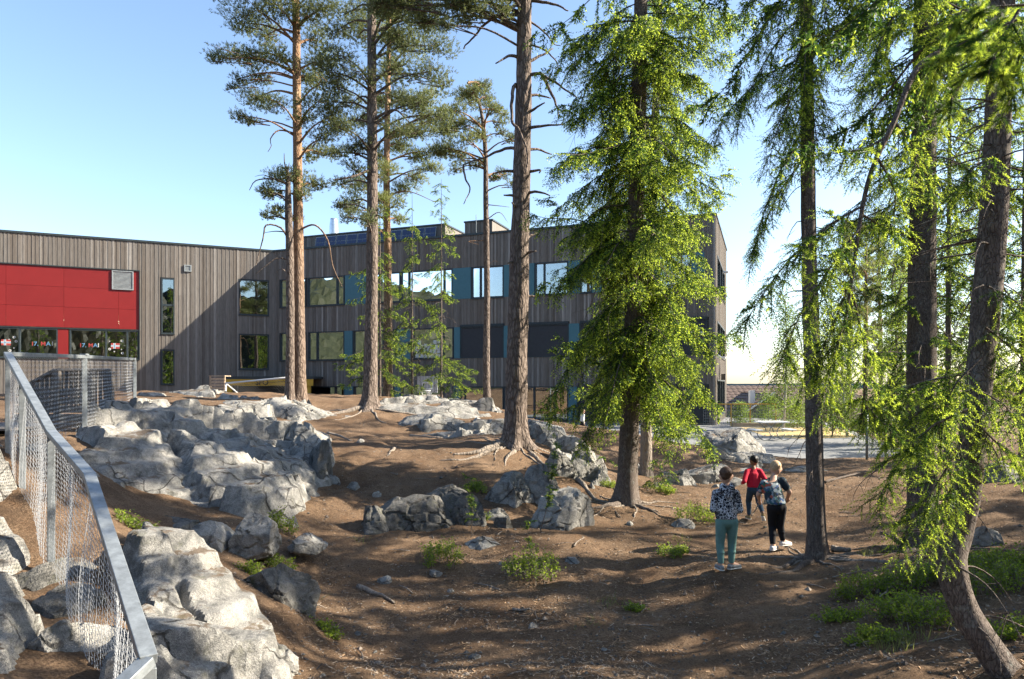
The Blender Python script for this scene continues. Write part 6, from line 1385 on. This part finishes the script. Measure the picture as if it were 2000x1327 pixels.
def foot(x, y, tx, ty, z=0.0): return (x, y, .085+z), (x+tx, y+ty, .03+z)
g = on_ground(1420, 1126, 8.9)
aL, tL = foot(-.085, -.02, -.01, .13); aR, tR = foot(.065, .03, .12, .07)
person('boy in black-and-white scribble hoodie and green joggers, standing with hands in front', (g[0], g[1], g[2]+.015), 0.0, 1.0, dict(pelvis=(-.01, 0, .67), chest=(-.02, 0, .95), neck=(-.015, .0, 1.10), head=(-.01, .02, 1.245), face=(.25, 1, -.1),
   hipL=(-.075, 0, .64), hipR=(.07, 0, .64), kneeL=(-.085, .02, .37), kneeR=(.075, .035, .37), ankL=aL, toeL=tL, ankR=aR, toeR=tR, shoL=(-.145, 0, 1.01), shoR=(.115, 0, 1.01), elbL=(-.190, -.03, .81), elbR=(.16, -.02, .80), wriL=(-.09, .13, .78), wriR=(.08, .13, .78)),
   dict(skin='skin', hair='hair_brown', top='hoodie', trousers='jogger', shoe='shoe_grey'), 'long', True)
g = on_ground(1473, 1031, 12.0)
aL, tL = foot(-.07, .10, -.01, .13); aR, tR = (.10, -.24, .20), (.13, -.20, .06)
person('dark-haired child in red sweater and blue jeans running away', (g[0], g[1], g[2]+.012), -.05, .865, dict(pelvis=(0, 0, .66), chest=(.005, .06, .93), neck=(.01, .09, 1.08), head=(.03, .13, 1.21), face=(-.2, 1, -.2),
   hipL=(-.07, 0, .63), hipR=(.07, 0, .63), kneeL=(-.075, .13, .38), kneeR=(.105, .05, .38), ankL=aL, toeL=tL, ankR=aR, toeR=tR, shoL=(-.125, .06, .995), shoR=(.135, .06, 1.0), elbL=(-.22, -.07, .81), elbR=(.215, -.07, .82), wriL=(-.20, .10, .76), wriR=(.27, .05, .66)),
   dict(skin='skin_brown', hair='hair_black', top='redknit', trousers='jeans', shoe='shoe_tan'))
g = on_ground(1516, 1080, 10.0)
aL, tL = foot(-.06, -.02, .09, .09); aR, tR = foot(.12, .04, .12, .05, .05)
K3 = dict(pelvis=(.0, 0, .66), chest=(-.02, .10, .93), neck=(.03, .15, 1.07), head=(.075, .19, 1.19), face=(.35, 1, -.35),
   hipL=(-.06, 0, .63), hipR=(.075, 0, .63), kneeL=(-.03, .07, .36), kneeR=(.085, .06, .37), ankL=aL, toeL=tL, ankR=aR, toeR=tR, shoL=(-.13, .12, .97), shoR=(.14, .11, 1.01), elbL=(-.20, .16, .80), elbR=(.235, .08, .85), wriL=(-.14, .26, .70), wriR=(.265, .20, .74))
P3 = person('blond boy in dark printed t-shirt and black trousers walking with sticks', (g[0], g[1], g[2]+.012), 0.05, 1.0, K3, dict(skin='skin', hair='hair_blond', top='tshirt', trousers='blackcloth', shoe='shoe_white'), 'short')
def stick(label, pts, r, mat='deadwood', group=None):
    o = np.array(pts[0], float); q = smooth_path(np.array(pts, float)-o, .08); n = len(q); q = q+.012*np.stack([fbm(q*6+o, 2, 5), fbm(q*6+o, 2, 6), fbm(q*6+o, 2, 7)], 1)
    m = MB(); m.tube(q, np.linspace(r, r*.55, n), 6); return tag(m.build('stick', M[mat], smooth=True, loc=o), label, 'stick', group)
def w3(x): return (P3.matrix_basis @ Vector(x))[:]
stick('short pale stick raised in the blond boy\'s hand', [w3((.25, .26, .66)), w3((.30, .28, .76)), w3((.39, .30, .92))], .010)
stick('dark stick held low by the blond boy', [w3((-.10, .34, .66)), w3((-.18, .30, .56)), w3((-.30, .24, .45))], .010)
pp = P(1137, 850, 30.9); aL, tL = foot(-.05, -.16, .0, .13, .02); aR, tR = foot(.06, .2, .0, .13)
person('child in white jacket and black trousers walking past the school', (pp[0], pp[1], YZ+.012), -1.25, .88, dict(pelvis=(0, 0, .66), chest=(0, .03, .94), neck=(0, .04, 1.08), head=(0, .06, 1.21), face=(0, 1, 0),
   hipL=(-.07, 0, .63), hipR=(.07, 0, .63), kneeL=(-.06, -.02, .36), kneeR=(.06, .14, .37), ankL=aL, toeL=tL, ankR=aR, toeR=tR, shoL=(-.145, .03, 1.02), shoR=(.145, .03, 1.02), elbL=(-.20, .06, .80), elbR=(.20, -.04, .80), wriL=(-.17, .18, .66), wriR=(.19, .02, .60)),
   dict(skin='skin', hair='hair_brown', top='paper', trousers='blackcloth', shoe='shoe_white'))

# ------------------------------------------------------------------ bilberry and other ground plants
def bilberry(label, px, py, d, rad, h, seed, dens=1.0, mat='bilberry', leaf=.027):
    b = on_ground(px, py, d); R_ = empty('bilberry_bush', tuple(b), label=label, cat='bush'); r = np.random.RandomState(seed); ns = int(52*dens*(rad/.35)**1.3)+8
    mw = MB(); PT_ = []
    for i in range(ns):
        a, q = r.uniform(0, 6.28), rad*math.sqrt(r.rand())*.8; x, y = q*math.cos(a), q*math.sin(a)*.8; z = gz(b[0]+x, b[1]+y)-b[2]-.02 if i % 6 == 0 else float(gzf(b[0]+x, b[1]+y)[0])-b[2]-.02
        hh = h*(1-.55*(q/rad)**2)*r.uniform(.65, 1.15); tip = np.array([x*1.25+r.normal(0, .03), y*1.25+r.normal(0, .03), z+hh]); s0 = np.array([x, y, z]); md = s0*.5+tip*.5+r.normal(0, .015, 3)
        mw.tube([s0, md, tip], [.003, .002, .0012], 3, False)
        for k in range(3):
            t = r.uniform(.35, .8); e = s0*(1-t)+tip*t+np.array([r.normal(0, .05), r.normal(0, .05), .05*r.rand()+.02]); mw.tube([s0*(1-t)+tip*t, e], [.002, .001], 3, False); m_ = 5; u = r.rand(m_)[:, None]; PT_.append((s0*(1-t)+tip*t)*(1-u)+e*u+r.normal(0, .010, (m_, 3)))
        m_ = 16; u = r.uniform(.3, 1.02, m_)[:, None]; PT_.append(s0*(1-u)+tip*u+r.normal(0, .014, (m_, 3)))
    mw.build('stems', M['deadwood'], R_)
    p = np.vstack(PT_); n = len(p); dd = r.normal(size=(n, 3))*np.array([1, 1, .45])+np.array([0, 0, .35]); dd /= np.linalg.norm(dd, axis=1, keepdims=True); s = np.cross(dd, r.normal(size=(n, 3))); s /= np.linalg.norm(s, axis=1, keepdims=True); l_ = leaf*r.uniform(.6, 1.35, n)[:, None]
    V = np.stack([p, p+dd*l_*.5+s*l_*.34, p+dd*l_, p+dd*l_*.5-s*l_*.34], 1).reshape(-1, 3); link('foliage', mesh_np('foliage', V, np.arange(4*n).reshape(-1, 4), M[mat]), R_)
for i, (px, py, d, rad, h, lab) in enumerate([
  (862, 1092, 9.5, .33, .26, 'bright flat bilberry bush below the shaded rock knot'), (1040, 1132, 9.0, .40, .36, 'round bright bilberry bush beside the loose pointed stone'), (552, 1010, 9.6, .20, .28, 'shaded bilberry tuft at the foot of the cliff end'), (262, 1066, 7.7, .22, .16, 'dark bilberry plants under the long boulder by the rail'),
  (340, 1066, 7.8, .24, .14, 'leafy bilberry plants along the front of the long boulder'), (548, 1078, 8.5, .2, .16, 'bilberry strip above the dark smooth boulder'), (1358, 1010, 11.8, .36, .30, 'bright bilberry clump left of the boy in the hoodie'), (1312, 1092, 9.8, .25, .14, 'sparse bilberry on the mound left of the boy in the hoodie'), (1300, 950, 14.4, .25, .18, 'small bilberry clump beside the central spruce'),
  (1190, 945, 14.0, .2, .14, 'tiny bilberry clump between boulder and central spruce'), (1690, 1150, 7.8, .34, .22, 'bilberry patch right of the slender spruce foot'), (1765, 1150, 7.7, .34, .26, 'bilberry patch in front of the thick dark spruce'), (1745, 1200, 6.8, .34, .22, 'dense bilberry patch left of the crooked trunk'), (1815, 1212, 6.4, .33, .24, 'glossy bilberry patch touching the crooked trunk'), (1835, 1150, 7.6, .28, .26, 'bilberry clump behind the kink of the crooked trunk'),
  (1935, 1160, 6.9, .36, .30, 'tall bilberry clump right of the crooked trunk'), (1985, 1118, 7.4, .42, .28, 'wide bilberry bank at the far right slope'), (1900, 1120, 7.9, .3, .22, 'bilberry clump below the smooth pale boulder'), (1700, 1245, 6.2, .26, .12, 'thin bilberry growth on the bank above the path'), (1960, 1240, 5.6, .22, .16, 'thin bilberry growth beside the foot of the crooked trunk'), (640, 1222, 7.0, .13, .10, 'tiny bilberry sprout at the left edge of the path'),
  (490, 1060, 8.0, .14, .10, 'few bilberry sprigs at the triangular boulder'), (930, 985, 11.1, .2, .14, 'yellowish bilberry at the right of the shaded rock knot'), (1640, 1195, 7.1, .24, .10, 'low bilberry growth on the path bank'), (930, 930, 12.6, .22, .16, 'bilberry on top of the shaded rock knot'), (1240, 1180, 8.1, .1, .06, 'tiny green tuft on the sunny path')]):
    bilberry(lab, px, py, d, rad, h*1.2, 500+i)

# ------------------------------------------------------------------ roots, sticks, litter
def root(label, pts, r, mat='deadwood'):
    p = [on_ground(*q) for q in pts]; o = p[0]; q = smooth_path([v-o for v in p], .06); n = len(q); w = q+o
    w[:, 0] += .03*fbm(w*2.2, 2, 3); w[:, 1] += .03*fbm(w*2.2, 2, 4); w[:, 2] = gzf(w[:, 0], w[:, 1])+r*.25*np.linspace(1, .1, n)+.35*r*fbm(w*1.7, 2, 8); m = MB(); m.tube(w-o, np.linspace(r, r*.3, n)*(1+.2*fbm(w*4, 2, 6)), 8); return tag(m.build('tree_root', M[mat], smooth=True, loc=o), label, 'root')
root('thick pale root running left from the big pine', [(985, 868, 15.2), (960, 866, 15.0), (930, 874, 14.7), (885, 880, 14.5)], .085)
root('second pale root left of the big pine', [(980, 872, 14.9), (940, 880, 14.6), (900, 895, 14.2), (860, 893, 14.2)], .05)
root('root curling in front of the big pine foot', [(1005, 880, 14.8), (990, 893, 14.4), (985, 905, 14.1)], .05)
root('pale root right of the big pine foot', [(1035, 875, 15.0), (1060, 885, 14.6), (1075, 895, 14.2)], .06)
root('long pale root running down beside the root-covered rock', [(1130, 915, 14.0), (1150, 935, 13.4), (1165, 950, 13.0), (1190, 965, 12.8)], .06)
root('root looping over the shaded rock knot foot', [(770, 968, 11.5), (745, 985, 11.1), (725, 1005, 10.8), (715, 1015, 10.7)], .05)
root('forked pale root on the sunny soil shelf', [(770, 880, 15), (762, 895, 14.4), (757, 908, 14.1)], .04)
root('flat pale root near the path gully', [(640, 858, 16.6), (665, 860, 16.4), (690, 866, 16.0)], .04)
root('long thin root crossing the sunny soil shelf', [(800, 850, 17.5), (840, 858, 17.0), (900, 862, 16.8), (950, 860, 16.4)], .04)
root('dark root from the slender spruce across the children\'s path', [(1590, 1090, 9.5), (1560, 1085, 9.6), (1530, 1092, 9.4), (1500, 1100, 9.2)], .05, 'spruce')
root('dark root bending toward the camera from the slender spruce', [(1590, 1095, 9.4), (1555, 1100, 9.2), (1515, 1112, 9.0), (1480, 1118, 8.9)], .045, 'spruce')
root('root right of the slender spruce foot', [(1605, 1092, 9.5), (1630, 1085, 9.5), (1660, 1090, 9.4)], .07, 'spruce')
root('root of the central spruce running left along the soil', [(1205, 985, 12.7), (1180, 992, 12.4), (1150, 990, 12.3)], .07, 'spruce')
root('root of the central spruce running right', [(1235, 990, 12.7), (1260, 1000, 12.4), (1285, 1018, 12.0)], .05, 'spruce')
root('half-buried root along the left edge of the path', [(700, 1140, 8.7), (735, 1148, 8.5), (770, 1160, 8.3)], .04)
root('root from the grey-stemmed pine to the left', [(705, 797, 20.3), (670, 803, 20), (630, 812, 19.5)], .09)
root('root ridge below the thick dark spruce', [(1790, 1078, 9.6), (1760, 1085, 9.4), (1730, 1075, 9.6)], .07, 'spruce')
def fan(tree_name, px, py, d, n, L, r, mat, seed):
    rg = random.Random(seed); g0 = on_ground(px, py, d)
    for i in range(n):
        a = 6.283*(i+rg.uniform(-.3, .3))/n; l = L*rg.uniform(.5, 1.2); k = 9; w = []; x, y = g0[0]+.15*math.cos(a), g0[1]+.15*math.sin(a)
        for j in range(k): w.append((x, y)); a += rg.uniform(-.35, .35); x += l/k*math.cos(a); y += l/k*math.sin(a)
        w = np.array(w); z = gzf(w[:, 0], w[:, 1])+r*.35*np.linspace(1, -.3, k)+np.array([rg.uniform(-.5, .6)*r for _ in range(k)]); p = np.column_stack([w, z]); o = p[0].copy(); q = smooth_path(p-o, .05)
        m = MB(); m.tube(q, np.linspace(r, r*.25, len(q))*rg.uniform(.6, 1.2), 6); tag(m.build('tree_root', M[mat], smooth=True, loc=o), 'thin surface root spreading from the foot of '+tree_name, 'root', 'roots of '+tree_name)
fan('the big dead-branched pine', 1006, 870, 15.4, 13, 1.8, .030, 'deadwood', 1); fan('the central bright spruce', 1222, 985, 12.9, 11, 1.4, .028, 'deadwood', 2); fan('the slender spruce by the children', 1596, 1092, 9.6, 11, 1.1, .020, 'deadwood', 3)
fan('the thick dark spruce', 1802, 1078, 9.8, 9, 1.2, .026, 'spruce', 4); fan('the grey-stemmed pine', 722, 797, 20.6, 9, 2.2, .04, 'deadwood', 5)
def gstick(label, a, b, r, lift=.02, mat='deadwood', group=None):
    p, q = on_ground(*a), on_ground(*b); p[2] += r+lift*.2; q[2] += r+lift; m_ = p*.5+q*.5; m_[2] = gz(m_[0], m_[1])+r+lift; return stick(label, [p, m_, q], r, mat, group)
gstick('long thin dark branch lying across the slope behind the slender spruce', (1612, 955, 15), (1720, 915, 17), .03, .03, 'spruce')
gstick('cut log piece lying right of the slender spruce foot', (1625, 1072, 10.0), (1662, 1080, 9.8), .055, .0)
gstick('short log lying left of the thick dark spruce', (1722, 1080, 9.6), (1762, 1075, 9.7), .05, .0, 'spruce')
gstick('broken branch lying on the bilberry patch', (1710, 1152, 7.6), (1800, 1095, 8.8), .022, .08, 'spruce')
gstick('pale curved twig lying over the bilberry patch', (1708, 1168, 7.3), (1770, 1120, 8.0), .012, .08)
gstick('thin pale twig on the bank below the slender spruce', (1625, 1130, 8.5), (1690, 1120, 8.6), .010, .03)
gstick('dark branch lying in front of the smooth pale boulder', (1905, 1098, 8.6), (2000, 1070, 8.8), .022, .02, 'spruce')
gstick('brown stick leaning beside the shaded rock knot', (846, 1050, 10.2), (848, 1012, 10.3), .012, .0)
gstick('bark strip lying across the sunny path', (1000, 1182, 8.2), (1035, 1185, 8.1), .02, .0)
rs = np.random.RandomState(12)
for i in range(70):
    d = rs.uniform(5.8, 15); px = rs.uniform(600, 1900); p = P(px, 900, d); x, y = p[0], p[1]; L = rs.uniform(.12, .45); a = rs.uniform(0, 6.28); r = rs.uniform(.004, .011)
    q0 = np.array([x, y, gz(x, y)+r]); x1, y1 = x+L*math.cos(a), y+L*math.sin(a); q1 = np.array([x1, y1, gz(x1, y1)+r+.01]); stick('small dry twig lying on the needle-strewn soil', [q0, (q0+q1)/2+np.array([rs.normal(0, .02), rs.normal(0, .02), .012]), q1], r, 'deadwood', 'dry twigs on the soil')
co = on_ground(1718, 1290, 5.6); PC = empty('pine_cone', (co[0], co[1], co[2]), label='single brown cone standing on the path at the lower right', cat='cone'); m = MB(); m.lathe([(.004, 0), (.016, .006), (.02, .02), (.018, .035), (.010, .05), (.003, .06)], 10); m.build('core', M['litter'], PC)
for k in range(22):
    a = k*2.4; z = .006+k*.0021; rr = .022*math.sin(math.pi*(.2+.75*k/22)); s = MB(); s.box((rr*math.cos(a), rr*math.sin(a), z), (.012, .010, .004), Matrix.Rotation(a, 3, 'Z')); s.build('scale', M['litter'], PC)
# needle litter, bark flakes
n = 70000; d = 4.2+(22-4.2)*rs.rand(n)**1.5; x = (rs.uniform(380, 2050, n)-CX)/F_PX*d; y = d; ok = ~in_poly(x, y, YARD); x, y = x[ok], y[ok]; n = len(x)
cl = fbm(np.stack([x*1.1, y*1.1, x*0], 1), 3, 21) > rs.uniform(-.7, .5, n); x, y = x[cl], y[cl]; n = len(x); z = gzf(x, y)+.004
a = rs.uniform(0, 6.283, n); L = rs.uniform(.018, .055, n)*np.where(rs.rand(n) < .06, 2.0, 1); wd = rs.uniform(.002, .006, n); dv = np.stack([np.cos(a), np.sin(a), rs.normal(0, .15, n)], 1); sv = np.stack([-np.sin(a), np.cos(a), rs.normal(0, .3, n)], 1); c = np.stack([x, y, z+.002], 1)
V = np.stack([c-dv*L[:, None]/2-sv*wd[:, None], c-dv*L[:, None]/2+sv*wd[:, None], c+dv*L[:, None]/2+sv*wd[:, None]*.6, c+dv*L[:, None]/2-sv*wd[:, None]*.6], 1).reshape(-1, 3)
me = mesh_np('needle_litter', V, np.arange(4*n).reshape(-1, 4), [M['litter'], M['timber_light'], M['deadwood'], M['black']], rs.choice(4, n, p=[.5, .2, .25, .05])); tag(link('needle_litter', me), 'brown needle and bark litter strewn over the soil', kind='stuff')
n = 5200; d = 4.6+(19-4.6)*rs.rand(n)**1.4; x = (rs.uniform(560, 2050, n)-CX)/F_PX*d; y = d; ok = ~in_poly(x, y, YARD); x, y = x[ok], y[ok]; n = len(x); z = gzf(x, y)
s_ = rs.uniform(.006, .022, n)*np.where(rs.rand(n) < .05, 2.2, 1); oc = np.array([(1, 0, 0), (-1, 0, 0), (0, 1, 0), (0, -1, 0), (0, 0, .7), (0, 0, -.5)]); V = (oc[None]*s_[:, None, None]*rs.uniform(.6, 1.3, (n, 6, 1))); an = rs.uniform(0, 6.28, n); ca, sa = np.cos(an)[:, None], np.sin(an)[:, None]
V = np.stack([V[..., 0]*ca-V[..., 1]*sa+x[:, None], V[..., 0]*sa+V[..., 1]*ca+y[:, None], V[..., 2]+(z+s_*.15)[:, None]], -1); fo = np.array([(0, 2, 4), (2, 1, 4), (1, 3, 4), (3, 0, 4), (2, 0, 5), (1, 2, 5), (3, 1, 5), (0, 3, 5)])
me = mesh_np('pebbles', V.reshape(-1, 3), (fo[None]+6*np.arange(n)[:, None, None]).reshape(-1, 3), [M['rock_dark'], M['spruce'], M['deadwood']], np.repeat(rs.choice(3, n, p=[.3, .45, .25]), 8)); tag(link('pebbles', me), 'tiny pebbles, bark crumbs and cones scattered over the soil', kind='stuff')
# grass wisps
V, Fq = [], []; r = np.random.RandomState(8)
for px, py, d, k, hh in ((1195, 1166, 8.3, 40, .10), (1150, 1205, 7.6, 26, .07), (1740, 1262, 5.9, 70, .12), (1775, 1255, 6.0, 50, .14), (600, 1165, 8.2, 30, .1), (1330, 1060, 10.5, 36, .1), (700, 1050, 10, 30, .08), (1690, 1080, 9.6, 40, .12)):
    g = on_ground(px, py, d)
    for i in range(k):
        b = g+np.array([r.normal(0, .09), r.normal(0, .09), 0]); b[2] = float(gzf(b[0], b[1])[0])-.005; t = b+np.array([r.normal(0, .05), r.normal(0, .05), hh*r.uniform(.5, 1.2)]); s = np.array([r.normal(), r.normal(), 0]); s = s/np.linalg.norm(s)*.0028; m_ = b*.5+t*.5+np.array([0, 0, hh*.12]); j = len(V); V += [b-s, b+s, m_+s*.8, m_-s*.8, t]; Fq += [(j, j+1, j+2, j+3)]
        Fq += [(j+3, j+2, j+4)]
m = MB(); m.add(V, Fq); tag(m.build('grass_wisps', M['grass']), 'thin pale grass wisps on the soil', kind='stuff')
